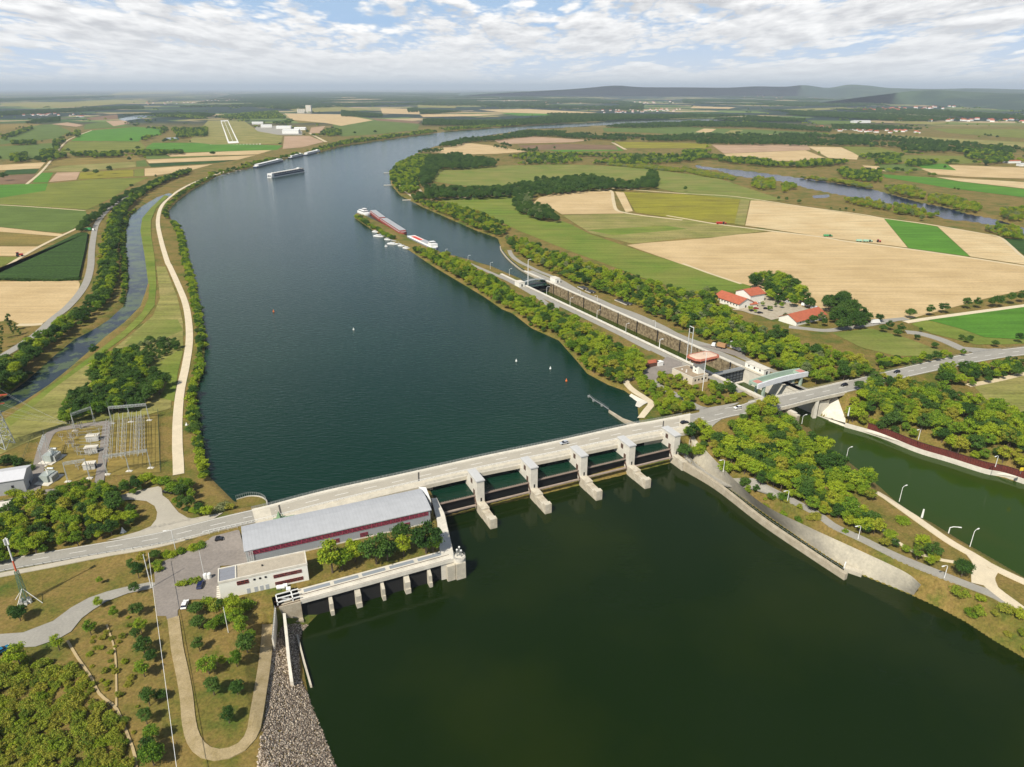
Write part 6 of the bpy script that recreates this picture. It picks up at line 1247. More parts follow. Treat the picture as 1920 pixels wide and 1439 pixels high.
def tractor(px, ang, col, label, k=1.0, trailer=0, z=8.4):
    c = P(*px, z); th = thing('tractor', (*c, z), label, 'tractor', 'farm machines in the fields', ang)
    def bl(mb_, nm, m): me = bpy.data.meshes.new(nm); me.from_pydata(mb_.v, [], mb_.f); me.materials.append(m); o = link(bpy.data.objects.new(nm, me)); o.parent = th
    mb = MB(); mb.box((1.4 * k, 0, 1.5 * k), (2.8 * k, 1.4 * k, 1.3 * k)); mb.box((-.5 * k, 0, 1.3 * k), (1.6 * k, 2 * k, .9 * k)); bl(mb, 'body', col); mb = MB(); mb.box((-.6 * k, 0, 2.5 * k), (1.7 * k, 1.6 * k, 1.5 * k)); bl(mb, 'cab', glass); mb = MB(); mb.box((-.6 * k, 0, 3.3 * k), (1.9 * k, 1.8 * k, .15)); bl(mb, 'roof', col)
    for x, r in ((-.8 * k, 1.0 * k), (2.1 * k, .65 * k)):
        for s in (-1, 1): mb = MB(); mb.tube((x, s * .8 * k, r), (x, s * 1.35 * k, r), r, 12); bl(mb, 'wheel', black)
    for j in range(trailer):
        x = -6 * k - j * 9 * k; mb = MB(); mb.box((x, 0, 2.0 * k), (7.4 * k, 2.6 * k, 2.2 * k)); mb.box((x + 4.2 * k, 0, 1.0 * k), (2 * k, .3, .2)); bl(mb, 'trailer', col if j == 0 and trailer == 1 else lg_)
        for xx in (-2, 2):
            for s in (-1, 1): mb = MB(); mb.tube((x + xx * k, s * 1.0 * k, .6 * k), (x + xx * k, s * 1.4 * k, .6 * k), .6 * k, 10); bl(mb, 'wheel', black)
tractor((36, 481), R(25), pr_, 'red tractor on the dirt track beside the dark maize field', 1.3); tractor(C_((232, 962))[0], R(0), pr_, 'red harvester with its spout at the corner of the yellow field', 1.0, 1)
tractor(C_((830, 1032))[0], R(0), grn, 'green tractor with green trailer on the field road', .8, 1); tractor(C_((1055, 1062))[0], R(-8), lg_, 'tractor with two pale green trailers on the field road', .8, 2); tractor(C_((1100, 1063))[0], R(-8), pr_, 'small red tractor following the pale green trailers', .9)
# ------------------------------------------------------------------ ships
hullw = mat('ship_white', (222, 222, 220), .5, .04, 1); hullb = mat('ship_dark_blue', (30, 48, 78), .4, .05, 1); hullr = mat('ship_red_lead', (150, 62, 50), .6, .1, .5); hatch = mat('hatch_grey', (164, 166, 168), .6, .08, .8)
def hull(mb, L, B, z0, z1, bow=.12, stern=.04):
    pts = [(-L / 2, -B * .42), (-L / 2 + L * stern, -B / 2), (L / 2 - L * bow, -B / 2), (L / 2 - L * bow * .3, -B * .28), (L / 2, 0), (L / 2 - L * bow * .3, B * .28), (L / 2 - L * bow, B / 2), (-L / 2 + L * stern, B / 2), (-L / 2, B * .42)]
    mb.prism(pts, z0, z1)
def local(th):
    def bl(mb_, nm, m, par=None): me = bpy.data.meshes.new(nm); me.from_pydata(mb_.v, [], mb_.f); me.materials.append(m); me.update(); o = link(bpy.data.objects.new(nm, me)); o.parent = par or th; return o
    return bl
def ship(a, b, B, label, kind, name, cat='ship', z=7.0, group=None):
    a, b = np.array(P(*a, z)), np.array(P(*b, z)); d = b - a; L = float(np.linalg.norm(d)); c = (a + b) / 2; ang = math.atan2(d[1], d[0]); th = thing(name, (*c, z), label, cat, group, ang); bl = local(th)
    if kind == 'cruise':
        mb = MB(); hull(mb, L, B, -.5, 1.6); bl(mb, 'hull', hullw); mb = MB(); hull(mb, L * .97, B * .96, 1.62, 4.4, .1); bl(mb, 'lower_deck', hullb); mb = MB(); hull(mb, L * .975, B * .99, 4.41, 4.9, .1); bl(mb, 'deck_edge', hullw)
        mb = MB(); mb.box((-L * .01, 0, 6.2), (L * .86, B * .9, 2.5)); bl(mb, 'cabin_windows', hullb); mb = MB(); mb.box((-L * .01, 0, 7.65), (L * .88, B * .96, .35)); bl(mb, 'sun_deck', mat('sun_deck', (176, 170, 158), .8, .1, .3)); mb = MB(); mb.box((-L * .455, 0, 4.7), (L * .06, B * .97, 6)); bl(mb, 'stern_block', hullw)
        mb = MB(); mb.box((L * .33, 0, 8.9), (6, 5, 2)); bl(mb, 'wheelhouse', hullw)
        mb = MB()
        for x in np.linspace(-.4, .25, 9): mb.box((x * L, 0, 8.2), (4, B * .5, .5))
        bl(mb, 'awnings', hullw)
        for x in np.linspace(-.42, .4, 18): mb = MB(); mb.box((x * L, 0, 6.2), (.5, B * .93, 2.4)); bl(mb, 'window_post', hullw)
    if kind == 'moored':
        mb = MB(); hull(mb, L, B, -.5, 2.2); bl(mb, 'hull', hullb); mb = MB(); hull(mb, L * .98, B * .97, 2.21, 3.4); bl(mb, 'upper_hull', hullw); mb = MB(); mb.box((-L * .03, 0, 4.7), (L * .82, B * .88, 2.5)); bl(mb, 'superstructure', hullw)
        mb = MB(); mb.box((-L * .03, 0, 4.8), (L * .80, B * .9, 1)); bl(mb, 'window_band', glass); mb = MB(); mb.box((-L * .03, 0, 6.15), (L * .84, B * .92, .3)); bl(mb, 'roof', hullw); mb = MB(); mb.box((L * .3, 0, 7), (5, 5, 1.4)); bl(mb, 'wheelhouse', hullw)
    if kind == 'lighter':
        mb = MB(); hull(mb, L, B, -.5, 2.6, .04, .02); bl(mb, 'hull', hullr); mb = MB(); mb.box((0, 0, 3.4), (L * .93, B * .78, 1.6)); bl(mb, 'coaming', hullr); mb = MB(); n = 10
        for k in range(n): mb.box((-L * .46 + (k + .5) * L * .92 / n, 0, 4.35), (L * .92 / n - .3, B * .82, .35))
        bl(mb, 'hatch_covers', hatch); mb = MB(); hull(mb, L, B * 1.01, 2.61, 2.75, .04, .02); bl(mb, 'deck', hatch)
    if kind == 'pusher':
        mb = MB(); hull(mb, L, B, -.5, 2.4, .06); bl(mb, 'hull', hullw); mb = MB(); mb.box((-L * .05, 0, 3.6), (L * .6, B * .8, 2.4)); bl(mb, 'deckhouse', hullw); mb = MB(); mb.box((L * .1, 0, 6.2), (L * .24, B * .5, 2.6)); w = bl(mb, 'wheelhouse', hullw); mb = MB(); mb.box((L * .1, 0, 6.5), (L * .25, B * .52, .9)); bl(mb, 'windows', glass, w)
        mb = MB(); mb.box((-L * .05, 0, 3.8), (L * .61, B * .81, .8)); bl(mb, 'window_band', glass)
    if kind == 'cargo':
        mb = MB(); hull(mb, L, B, -.5, 2.3, .08); bl(mb, 'hull', mat('ship_blue_grey', (132, 138, 156), .5, .06, 1)); mb = MB(); hull(mb, L, B * 1.01, 2.31, 2.5, .08); bl(mb, 'deck', hullw)
        mb = MB()
        for s in (-1, 1): mb.box((-L * .06, s * B * .38, 3.0), (L * .72, .25, 1.2))
        for x in (-.42, .30): mb.box((x * L, 0, 3.0), (.3, B * .76, 1.2))
        bl(mb, 'coaming', hullw); mb = MB(); mb.box((-L * .2, 0, 2.55), (L * .42, B * .74, .1)); bl(mb, 'open_hold', mat('hold_red', (196, 62, 42), .7, .1, 1)); mb = MB(); mb.box((L * .14, 0, 3.7), (L * .3, B * .78, .4)); bl(mb, 'hatch_covers', hatch)
        mb = MB(); mb.box((L * .38, 0, 4.0), (L * .13, B * .8, 3)); bl(mb, 'deckhouse', hullw); mb = MB(); mb.box((L * .36, 0, 6.3), (L * .07, B * .62, 1.9)); w = bl(mb, 'wheelhouse', hullw); mb = MB(); mb.box((L * .36, 0, 6.5), (L * .072, B * .63, .8)); bl(mb, 'windows', glass, w)
    return th
ship((505, 334), (571, 322), 11, 'dark blue and white river cruise ship under way in mid river', 'cruise', 'cruise_ship')
ship((478, 315), (531, 302), 10, 'white passenger ship moored at the left bank, nearest of the three', 'moored', 'moored_ship'); ship((543, 298), (568, 292), 10, 'white passenger ship moored at the left bank, second from the camera', 'moored', 'moored_ship'); ship((572, 292), (600, 285), 10, 'white passenger ship moored at the left bank, farthest upstream', 'moored', 'moored_ship')
ship((699, 400), (718, 414.5), 9.5, 'rusty red cargo lighter with grey hatch covers, rear one of the pushed pair', 'lighter', 'cargo_lighter', 'barge'); ship((719, 415), (757, 440), 9.5, 'rusty red cargo lighter with grey hatch covers, front one of the pushed pair', 'lighter', 'cargo_lighter', 'barge')
bpy.data.objects.remove(bpy.data.objects['cargo_lighter'], do_unlink=True) if 0 else None
ship((675, 398), (690, 404), 9, 'white pusher tug behind the two red lighters at the mole', 'pusher', 'pusher_tug', 'tug'); 
ship((769, 446), (818, 469), 9, 'cargo ship with open red hold and white deckhouse moored at the mole', 'cargo', 'cargo_ship')
Z5 = lambda *p: zz(p, 660, 370, 8)
for k, (x, y, L, a, lab) in enumerate(((350, 525, 9, -35, 'small white cabin boat at the upper end of the mole pontoons'), (400, 590, 13, -25, 'largest white cabin boat on the outer side of the mole'), (535, 640, 8, -25, 'small grey cabin boat between the two bigger boats'), (615, 705, 13, -15, 'long white motor boat at the middle mole pontoon'), (735, 735, 7, -20, 'small motor boat with open deck at the mole'), (820, 770, 9, -25, 'white cabin boat nearest the wooded part of the mole'), (512, 742, 3, 0, 'tiny white dinghy adrift off the mole'))):
    c = P(*Z5((x, y))[0], 7); th = thing('motor_boat', (*c, 7), lab, 'boat', 'small boats at the mole', R(a)); bl = local(th); B = L * .32; mb = MB(); hull(mb, L, B, -.2, .9, .3, .03); bl(mb, 'hull', hullw)
    mb = MB(); mb.box((-L * .05, 0, 1.4), (L * .45, B * .7, 1.1)); bl(mb, 'cabin', hullw); mb = MB(); mb.box((-L * .05, 0, 1.5), (L * .46, B * .72, .4)); bl(mb, 'windows', glass)
for k, (x, y, x2, y2) in enumerate(((420, 560, 520, 600), (560, 640, 700, 680), (700, 700, 850, 760))):
    a, b = P(*Z5((x, y))[0], 7), P(*Z5((x2, y2))[0], 7); th = thing('pontoon', (*a, 7), 'floating grey pontoon on the outer side of the mole, ' + ['upper', 'middle', 'lower'][k] + ' one', 'pontoon', 'pontoons at the mole'); mb = MB(); mb.tube((*a, 7.2), (*b, 7.2), .9, 4); mb.build('deck', hatch, th); mb = MB(); mb.tube((*a, 6), (*a, 9.5), .15, 5); mb.build('pile', metal, th)
for k, (x, y) in enumerate(((423, 326), (445, 321), (726, 325), (727, 348), (763, 376))):
    c = P(x, y, 7); th = thing('landing_stage', (*c, 7), 'pale landing stage ' + ['at the left bank, nearer one', 'at the left bank, farther one', 'at the right bank bend, farthest', 'at the right bank bend, middle one', 'at the right bank, nearest one'][k], 'landing stage', 'landing stages'); mb = MB(); mb.box((*c, 7.5), (14, 4, .5), R(10)); mb.build('deck', conc_l, th); mb = MB()
    for s in (-6, 6): mb.tube((c[0] + s, c[1], 5), (c[0] + s, c[1], 10), .25, 5)
    mb.build('piles', metal, th)
for k, (x, y, cl, lab) in enumerate(((513, 585, 'o', 'small orange buoy on the left side of the headwater'), (663, 619, 'w', 'small white buoy in the middle of the headwater'), (968, 678, 'w', 'white buoy left of the mooring wall'), (1032, 692, 'w', 'white buoy second from the mooring wall'), (1062, 715, 'o', 'orange buoy close to the mooring wall'))):
    c = P(x, y, 7); th = thing('buoy', (*c, 6.8), lab, 'buoy', 'buoys in the headwater'); m = mat('buoy_orange', (220, 110, 50), .6, .05, 1) if cl == 'o' else white; mb = MB(); mb.cyl((*c, 6.7), .65, .9, 10, .55); mb.build('float', m, th); mb = MB(); mb.cyl((*c, 7.6), .35, 1.1, 8, .1); mb.build('topmark', m, th)
# ------------------------------------------------------------------ far buildings
def far_house(px, L, Wd, h, rh, ang, roofx, label, group, cat='house', z=8.0, wall=None, name='house'):
    c = P(*px, z); ca, sa = math.cos(ang), math.sin(ang); f_ = lambda a, b: (c[0] + a * ca - b * sa, c[1] + a * sa + b * ca); mb = MB()
    mb.prism([f_(-L / 2, -Wd / 2), f_(L / 2, -Wd / 2), f_(L / 2, Wd / 2), f_(-L / 2, Wd / 2)], z - .5, z + h, 0); e = .5
    a = [(*f_(-L / 2 - e, -Wd / 2 - e), z + h), (*f_(L / 2 + e, -Wd / 2 - e), z + h), (*f_(L / 2 + e, Wd / 2 + e), z + h), (*f_(-L / 2 - e, Wd / 2 + e), z + h), (*f_(-L / 2 - e, 0), z + h + rh), (*f_(L / 2 + e, 0), z + h + rh)]
    mb.add(a, [(0, 1, 5, 4), (3, 4, 5, 2), (0, 4, 3), (1, 2, 5), (0, 3, 2, 1)], 1); o = mb.build(name, [wall or white, roofx], origin=(*c, z)); tag(o, label, cat, group)
rnd = random.Random(11)
VILL = [(A_((0,340),(480,355)), 34, 'white house with reddish roof in the far village at the left edge', 'houses of the left village', 16), (A_((820,285),(1340,268)), 34, 'tiny pale house in the long far village left of the river', 'houses of the long far village', 18), (A_((1000,235),(1400,222)), 12, 'tiny pale house near the far left horizon', 'houses near the horizon', 24),
        (B_((1450,330),(1919,322)), 40, 'white house with red roof in the far village above the bend', 'houses of the red-roofed village', 15), (B_((900,268),(1100,272)), 10, 'tiny pale house at the edge of the far plain', 'houses on the far plain', 20), (B_((1100,280),(1919,275)), 22, 'tiny pale house at the edge of the far plain', 'houses on the far plain', 20),
        (C_((880,432),(1330,448)), 26, 'white house with red roof in the hamlet beyond the far wood', 'houses of the hamlet', 14), (C_((600,418),(880,428)), 10, 'red-roofed farmhouse left of the hamlet', 'farmhouses left of the hamlet', 14), (C_((1180,375),(1919,385)), 24, 'tiny white house in the valley town at the right', 'houses of the valley town', 20), (C_((1000,325),(1700,300)), 28, 'tiny white house at the foot of the hills', 'houses at the foot of the hills', 26), (C_((330,245),(820,262)), 12, 'tiny white house on the slope of the hills', 'houses on the slope', 28)]
for (p0, p1), n, lab, grp, sz in VILL:
    for k in range(n):
        t_ = rnd.random(); y = p0[1] + (p1[1] - p0[1]) * t_ + rnd.uniform(-2.6, 2.6); x = p0[0] + (p1[0] - p0[0]) * t_
        k1 = rnd.uniform(.7, 1.3); rf_ = rnd.random() < .6; far_house((x, y), sz * k1, sz * .7, sz * .34, sz * .22, rnd.uniform(0, 3.1), tile if rf_ else tile2, ('large ' if k1 > 1.1 else 'small ' if k1 < .88 else '') + lab.replace('tiny ', '') + ', ' + ('left end', 'left half', 'middle', 'right half', 'right end')[int(t_ * 5)], grp)
for k, (x, y, L, Wd, h, a, lab) in enumerate(((1640, 452, 60, 40, 12, 5, 'big white airfield hangar with a window grid, nearest the river'), (1600, 425, 60, 35, 9, 5, 'long white hangar behind the big one'), (1500, 418, 45, 30, 9, 15, 'white hangar in the middle of the airfield row'), (1450, 400, 50, 30, 8, 15, 'white hangar farthest left on the airfield'), (1690, 432, 45, 30, 8, 5, 'flat white hall at the right end of the airfield'))):
    far_house(A_((x, y))[0], L, Wd, h, 3, R(a), white, lab, 'airfield buildings', 'hangar', name='hangar')
si = thing('grain_silo', (*P(*A_((1735, 338))[0]), 8), 'tall pale concrete grain silo block above the woods', 'silo'); c = P(*A_((1735, 338))[0]); mb = MB(); mb.box((c[0] + 6, c[1], 33), (36, 28, 52)); mb.build('tower', conc_l, si)
for k in range(4): mb = MB(); mb.cyl((c[0] - 68 + k * 14, c[1], 8), 7.6, 26, 12); mb.build('cell', conc_l, si)
for k, (px, L, Wd, h, lab, r_) in enumerate(((C_((1000, 392))[0], 90, 30, 9, 'long white hall with pale roof beyond the shaded wood', roofm), (C_((1850, 618))[0], 34, 14, 5, 'white farmhouse with long red roof at the right edge', tile), (C_((1905, 635))[0], 16, 12, 5, 'grey roofed white house at the right edge', roofm), (C_((435, 243))[0], 120, 50, 26, 'white monastery-like block on the far hillside', tile), (B_((900, 255))[0], 60, 30, 10, 'pale hall on the far plain', roofm), (A_((1720, 300))[0], 14, 10, 6, 'small pale house beside the silo', tile))):
    far_house(px, L, Wd, h, h * .3, R(8), r_, lab, None, 'building')

# maize
mz = field_mat('maize', (58, 84, 32), (44, 66, 24), 70, 1.6, .3, .3); q = W_(A_((-200,1330),(0,1226),(440,1012),(494,1012),(480,1100),(443,1262),(330,1274),(0,1266),(-200,1290)), 9.6)
mb = MB(); mb.prism(q, 8, 10.1); tag(mb.build('maize_field', mz), 'block of tall dark green maize with a sharp edge beside the side road', 'maize', kind='stuff')
# hills
def hills(name, crest, foot, D, seed, m):
    r = np.random.RandomState(seed); n = 150; c = smooth_line(crest, n); fo = smooth_line(foot, n); vs = []; ph = r.uniform(0, 6.28, 12); rows = 16
    for i in range(n):
        a = (c[i][0] - CX) / FOC; y0 = P(fo[i][0], fo[i][1])[1]; z1 = CZ + (166 - c[i][1]) / FOC * D
        for k in range(rows):
            u = k / (rows - 1); Y = y0 + (D - y0) * min(1, u * 1.25) + max(0, u - .8) * D; s_ = math.sin(min(1, u * 1.25) * math.pi / 2) if u < .8 else math.cos((u - .8) / .2 * math.pi / 2)
            z = 6 + (z1 - 6) * min(1, i / 30, (n - 1 - i) / 30) ** .7 * s_ * (1 + .12 * sum(math.sin(i * .11 * (j + 1) + u * 7 * (j % 3) + ph[j]) / (j + 1) for j in range(6)) * (math.sin(min(1, u * 1.25) * math.pi) if u < .8 else 0)); vs.append((a * Y, Y, z))
    mb = MB(); mb.add(vs, [(i * rows + k, i * rows + rows + k, i * rows + rows + k + 1, i * rows + k + 1) for i in range(n - 1) for k in range(rows - 1)]); tag(mb.build(name, m, smooth=True), kind='structure')
hm = mat('hazy_hill_forest', (44, 64, 52), .95, .2, .0012, col2=(66, 84, 62), sharp=.06, det=8)  # forest green shifted to blue, some distance haze put into the colour
hills('hills', [(860,165.5),(1050,164.5),(1130,161),(1180,164),(1260,164.5),(1330,165),(1380,163),(1430,163.5),(1465,161),(1505,165.5),(1540,160.5),(1575,162),(1615,166),(1700,167),(1760,166),(1850,168),(1920,170),(2300,172)], [(860,172),(1200,176),(1400,180),(1600,188),(1920,200),(2300,205)], 15000, 4, hm)
hills('hills', [(1480,181),(1560,173),(1640,170),(1700,169),(1760,172),(1820,174),(1880,176),(1960,178),(2400,182)], [(1480,186),(1600,194),(1750,201),(1920,212),(2400,222)], 8200, 9, hm)


# small markers
for px, z, r, h, m, nm, lab, cat in (((231, 999), 8.2, 1.0, 2.4, white, 'navigation_marker', 'small white cone marker on the verge above the main road', 'marker'), ((350, 797), 8.2, .7, 1.4, white, 'navigation_marker', 'tiny white marker on the dyke beside the pale path', 'marker'), ((1913, 889), 8, .8, 3.2, mat('sign_yellow', (222, 196, 50), .6, .05, 1), 'yellow_board', 'yellow board at the top of the sheet pile wall, right edge', 'sign')):
    c = P(*px, z); t = thing(nm, (*c, z), lab, cat); mb = MB()
    if cat == 'sign': mb.box((c[0], c[1], z + 2.4), (1.5, .12, 1.6)); mb.build('board', m, t); mb = MB(); mb.tube((*c, z), (*c, z + 2), .09, 5); mb.build('post', metal, t)
    else: mb.cyl((*c, z), r, h, 4, .05); mb.build('cone', m, t); mb = MB(); mb.cyl((c[0], c[1], z - .1), r * 1.2, .15, 8); mb.build('foot', conc_l, t)
c = P(525, 974, 11.1); t = thing('lookout_pyramid', (*c, 11), 'pale green pyramid frame on a platform at the road edge above the hall', 'sculpture'); gp = mat('verdigris', (118, 150, 112), .7, .1, 1); mb = MB(); mb.box((c[0] + 1.5, c[1] + .3, 11.15), (8, 2.6, .3), R(20)); mb.build('platform', gp, t)
mb = MB(); mb.cyl((c[0] - .3, c[1], 11.3), 1.5, 3.4, 4, .08); mb.build('pyramid', gp, t); mb = MB(); mb.tube((c[0] + 1.6, c[1], 11.3), (c[0] + 1.2, c[1], 13.4), .18, 5); mb.build('arm', gp, t)
for k, (x, y) in enumerate(((1186, 570), (1172, 574), (1158, 566))):    # stacks of dark material by the lock road
    pass
for (x, y), L, lab in (((1094, 541), 9, 'stack of dark beams under the trees, nearer the upper gate'), ((1108, 548), 8, 'smaller stack of dark beams beside the larger one'), ((1170, 568), 16, 'long stack of dark beams with pale ones on top by the lock road')):
    c = P(x, y, 8.5); t = thing('beam_stack', (*c, 8.2), lab, 'stack'); db = mat('dark_beams', (66, 68, 72), .6, .2, 1)
    for j in range(6): mb = MB(); mb.box((c[0] + (j - 3) * .9, c[1] + (j % 2) * .3, 8.7 + .35 * (j % 3)), (.6, L, .6), lang - 1.57); mb.build('beam', db if j % 3 else concrete, t)
# ------------------------------------------------------------------ trees
PAL = {'mix': ((73, 107, 24), (125, 150, 33), (155, 167, 37), (94, 128, 35)), 'autumn': ((114, 137, 29), (149, 161, 38), (155, 145, 54), (85, 119, 28)), 'dark': ((46, 76, 26), (66, 98, 33), (85, 112, 43), (54, 83, 31)),
       'grey': ((107, 124, 75), (130, 139, 90), (80, 107, 50), (145, 147, 101)), 'far': ((43, 64, 35), (56, 81, 43), (69, 91, 50), (50, 74, 40)), 'dry': ((145, 152, 47), (114, 137, 37), (161, 154, 57), (88, 117, 31))}
def leaf_mat(name, cols):
    m = bpy.data.materials.new('leaves_' + name); m.use_nodes = True; nt = m.node_tree; N = nt.nodes; L = nt.links; N.clear()
    out = N.new('ShaderNodeOutputMaterial'); b = N.new('ShaderNodeBsdfPrincipled'); b.inputs['Roughness'].default_value = .75; b.inputs['Specular IOR Level'].default_value = .25
    oi = N.new('ShaderNodeObjectInfo'); r = N.new('ShaderNodeValToRGB'); e = r.color_ramp.elements; k = len(cols)
    for i, c in enumerate(cols):
        q = e[i] if i < 2 else e.new(i / (k - 1)); q.position = i / (k - 1)
    for q, c in zip(r.color_ramp.elements, cols): q.color = (*lin(c), 1)
    g = N.new('ShaderNodeNewGeometry'); ad = N.new('ShaderNodeMath'); ad.operation = 'MULTIPLY_ADD'; ad.inputs[1].default_value = .35
    sb = N.new('ShaderNodeMath'); sb.operation = 'SUBTRACT'; sb.inputs[1].default_value = .17; L.new(g.outputs['Random Per Island'], ad.inputs[0]); L.new(oi.outputs['Random'], sb.inputs[0]); L.new(sb.outputs[0], ad.inputs[2]); L.new(ad.outputs[0], r.inputs[0])
    L.new(r.outputs[0], b.inputs['Base Color']); t = N.new('ShaderNodeBsdfTranslucent'); hv = N.new('ShaderNodeHueSaturation'); hv.inputs['Value'].default_value = 1.3; L.new(r.outputs[0], hv.inputs['Color']); L.new(hv.outputs[0], t.inputs['Color'])
    mx = N.new('ShaderNodeMixShader'); mx.inputs[0].default_value = .2; L.new(b.outputs[0], mx.inputs[1]); L.new(t.outputs[0], mx.inputs[2]); L.new(mx.outputs[0], out.inputs['Surface']); return m
LM = {k: leaf_mat(k, v) for k, v in PAL.items()}
bark = mat('bark', (96, 82, 66), .95, .2, 2)
def crown_mesh(seed, shape, n=1300):
    """crown of a tree 8 m tall: clumps of leaf sprays on twelve or so boughs"""
    r = np.random.RandomState(seed); nl = {'round': 30, 'wide': 36, 'tall': 22, 'bush': 20, 'low': 24}[shape]
    cz, rx, rz, z0 = {'round': (4.8, 2.9, 2.7, 1.2), 'wide': (4.5, 3.5, 2.4, 1.1), 'tall': (4.6, 1.15, 3.4, .8), 'bush': (1.6, 2.2, 1.6, .1), 'low': (1.2, 3.0, 1.2, .1)}[shape]
    P_, Nn = [], []; per = n // nl
    for i in range(nl):
        d = r.normal(size=3); d /= np.linalg.norm(d); q = r.uniform(.35, .95) ** .6 * .8; c = np.array([0, 0, cz]) + d * q * np.array([rx, rx, rz]); c[2] = max(c[2], z0)
        br = r.uniform(.24, .42) * min(rx, 3.0) * (1.15 - .3 * q); u = r.normal(size=(per, 3)); u /= np.linalg.norm(u, axis=1)[:, None]; u[:, 2] = np.where(u[:, 2] < -.3, -u[:, 2] * .6, u[:, 2])
        P_.append(c + u * br * r.uniform(.4, 1.3, (per, 1)) * np.array([1, 1, .8])); Nn.append(u + r.normal(size=(per, 3)) * .6)
    p = np.concatenate(P_); nn = np.concatenate(Nn); nn /= np.linalg.norm(nn, axis=1)[:, None]; p[:, 2] = np.maximum(p[:, 2], .15)
    a = np.cross(nn, r.normal(size=p.shape)); a /= np.linalg.norm(a, axis=1)[:, None] + 1e-9; b = np.cross(nn, a); s = r.uniform(.10, .22, (len(p), 1)) * (1.15 if shape == 'wide' else 1)
    co = np.stack([p - a * s * 1.5, p - b * s * .8 + nn * s * .15, p + a * s * 1.5, p + b * s * .8 + nn * s * .15], 1).reshape(-1, 3); k = len(p)
    me = bpy.data.meshes.new('crown'); me.vertices.add(4 * k); me.vertices.foreach_set('co', co.ravel()); me.loops.add(4 * k); me.loops.foreach_set('vertex_index', np.arange(4 * k)); me.polygons.add(k); me.polygons.foreach_set('loop_start', np.arange(0, 4 * k, 4)); me.update(calc_edges=True); return me
def trunk_mesh(seed, h=5.5):
    r = random.Random(seed); mb = MB(); mb.tube((0, 0, -.6), (.05, 0, h * .45), .24, 7, .16); mb.tube((.05, 0, h * .45), (.1, .1, h), .16, 6, .05)
    for k in range(6): a = r.uniform(0, 6.28); z = h * r.uniform(.3, .7); mb.tube((.05, 0, z), (math.cos(a) * 1.7, math.sin(a) * 1.7, z + r.uniform(.9, 1.8)), .09, 5, .03)
    me = bpy.data.meshes.new('trunk'); me.from_pydata(mb.v, [], mb.f); me.materials.append(bark); me.update(); return me
SHP = {'round': [crown_mesh(1, 'round', 2100), crown_mesh(2, 'round', 2300), crown_mesh(3, 'wide', 2500), crown_mesh(13, 'wide', 2100)], 'tall': [crown_mesh(5, 'tall', 900), crown_mesh(6, 'tall', 1000)], 'bush': [crown_mesh(7, 'bush', 1300), crown_mesh(8, 'low', 1500), crown_mesh(9, 'bush', 1200)]}
SHP['wide'] = SHP['round']
CM = {}
def crown_for(pal, shape, i):
    k = (pal, shape, i)
    if k not in CM: me = SHP[shape][i].copy(); me.materials.append(LM[pal]); CM[k] = me
    return CM[k]
TRK = [trunk_mesh(s) for s in range(3)]
PL = []      # placements: x, y, z, scale, squash, shape, variant, palette, zone
ZN = []      # zones: what the wood or scrub is called
rt = np.random.RandomState(21)
def put(x, y, hgt, shape, pal, zi, sxy=1.0):
    ref = 8.0 if shape != 'bush' else 3.1; PL.append((x, y, hgt / ref, sxy, shape, rt.randint(len(SHP[shape])), pal, zi))
def zone(label, px, hgt, sp, pal='mix', shape='round', jit=.4, keep=1.0, lod=0, kind='wood', grp=None, fix=None, world=False, zb=ZL):
    """fills an outline seen in the photo (crown level) with trees at a spacing in metres"""
    ZN.append((label, kind)); zi = len(ZN) - 1; poly = px if world else W_(px, zb + .55 * hgt); p = np.array(poly)
    if lod: d = p[:, 1].mean(); k = max(1.0, d / lod / sp)
    else: k = 1.0
    s = sp * k * (.88 if kind == 'wood' and not lod else 1); gx = np.arange(p[:, 0].min(), p[:, 0].max() + s, s); gy = np.arange(p[:, 1].min(), p[:, 1].max() + s, s * .87)
    X, Y = np.meshgrid(gx, gy); X = X + (np.arange(len(gy)) % 2)[:, None] * s / 2; X = X + rt.uniform(-jit, jit, X.shape) * s; Y = Y + rt.uniform(-jit, jit, Y.shape) * s
    X = X.ravel(); Y = Y.ravel(); ok = np.sin(X / 310 + Y / 900) + np.sin(Y / 420 - X / 700) + np.sin(X / 150) * .5 > -.75 if lod and p[:, 1].mean() > 2500 else (np.sin(X / 33 + 2 * np.sin(Y / 57)) + np.sin(Y / 71 + 2 * np.sin(X / 49)) > -.85) if (lod or 'copse' in label or 'grove' in label) else True; m = ok & (sdist(poly, X, Y) > -.01 * s) & (rt.rand(X.size) < keep); X, Y = X[m], Y[m]
    wet = np.zeros(X.size, bool)
    for b in (UPW, LOW, CAN, SIDE, OXB, LOCKC): wet |= sdist(b, X, Y) > -1.0
    X, Y = X[~wet], Y[~wet]; pals = pal.split('+')
    for x, y in zip(X, Y): put(x, y, hgt * rt.choice([rt.uniform(.55, .9), rt.uniform(.85, 1.3)]), shape, pals[rt.randint(len(pals))], zi, k ** .85)
def belt(label, px, w, hgt, sp, **kw):
    c = np.array(W_(px, ZL + .5 * hgt)); c = smooth_line(c, 40); t = np.gradient(c, axis=0); t /= np.linalg.norm(t, axis=1)[:, None]; n = np.stack([-t[:, 1], t[:, 0]], 1)
    zone(label, [tuple(q) for q in c + n * w / 2] + [tuple(q) for q in (c - n * w / 2)[::-1]], hgt, sp, world=True, **kw)
def single(label, pts, hgt, pal='mix', shape='round', kind='wood', base=False):
    ZN.append((label, kind)); zi = len(ZN) - 1
    for q in pts:
        h = q[2] if len(q) > 2 else hgt; x, y = P(q[0], q[1], ZL if base else ZL + .5 * h); put(x, y, h * rt.uniform(.95, 1.05), shape, pal.split('+')[rt.randint(len(pal.split('+')))], zi)
def s3(fn, *t): return [(*fn((x, y))[0], h) for x, y, h in t]
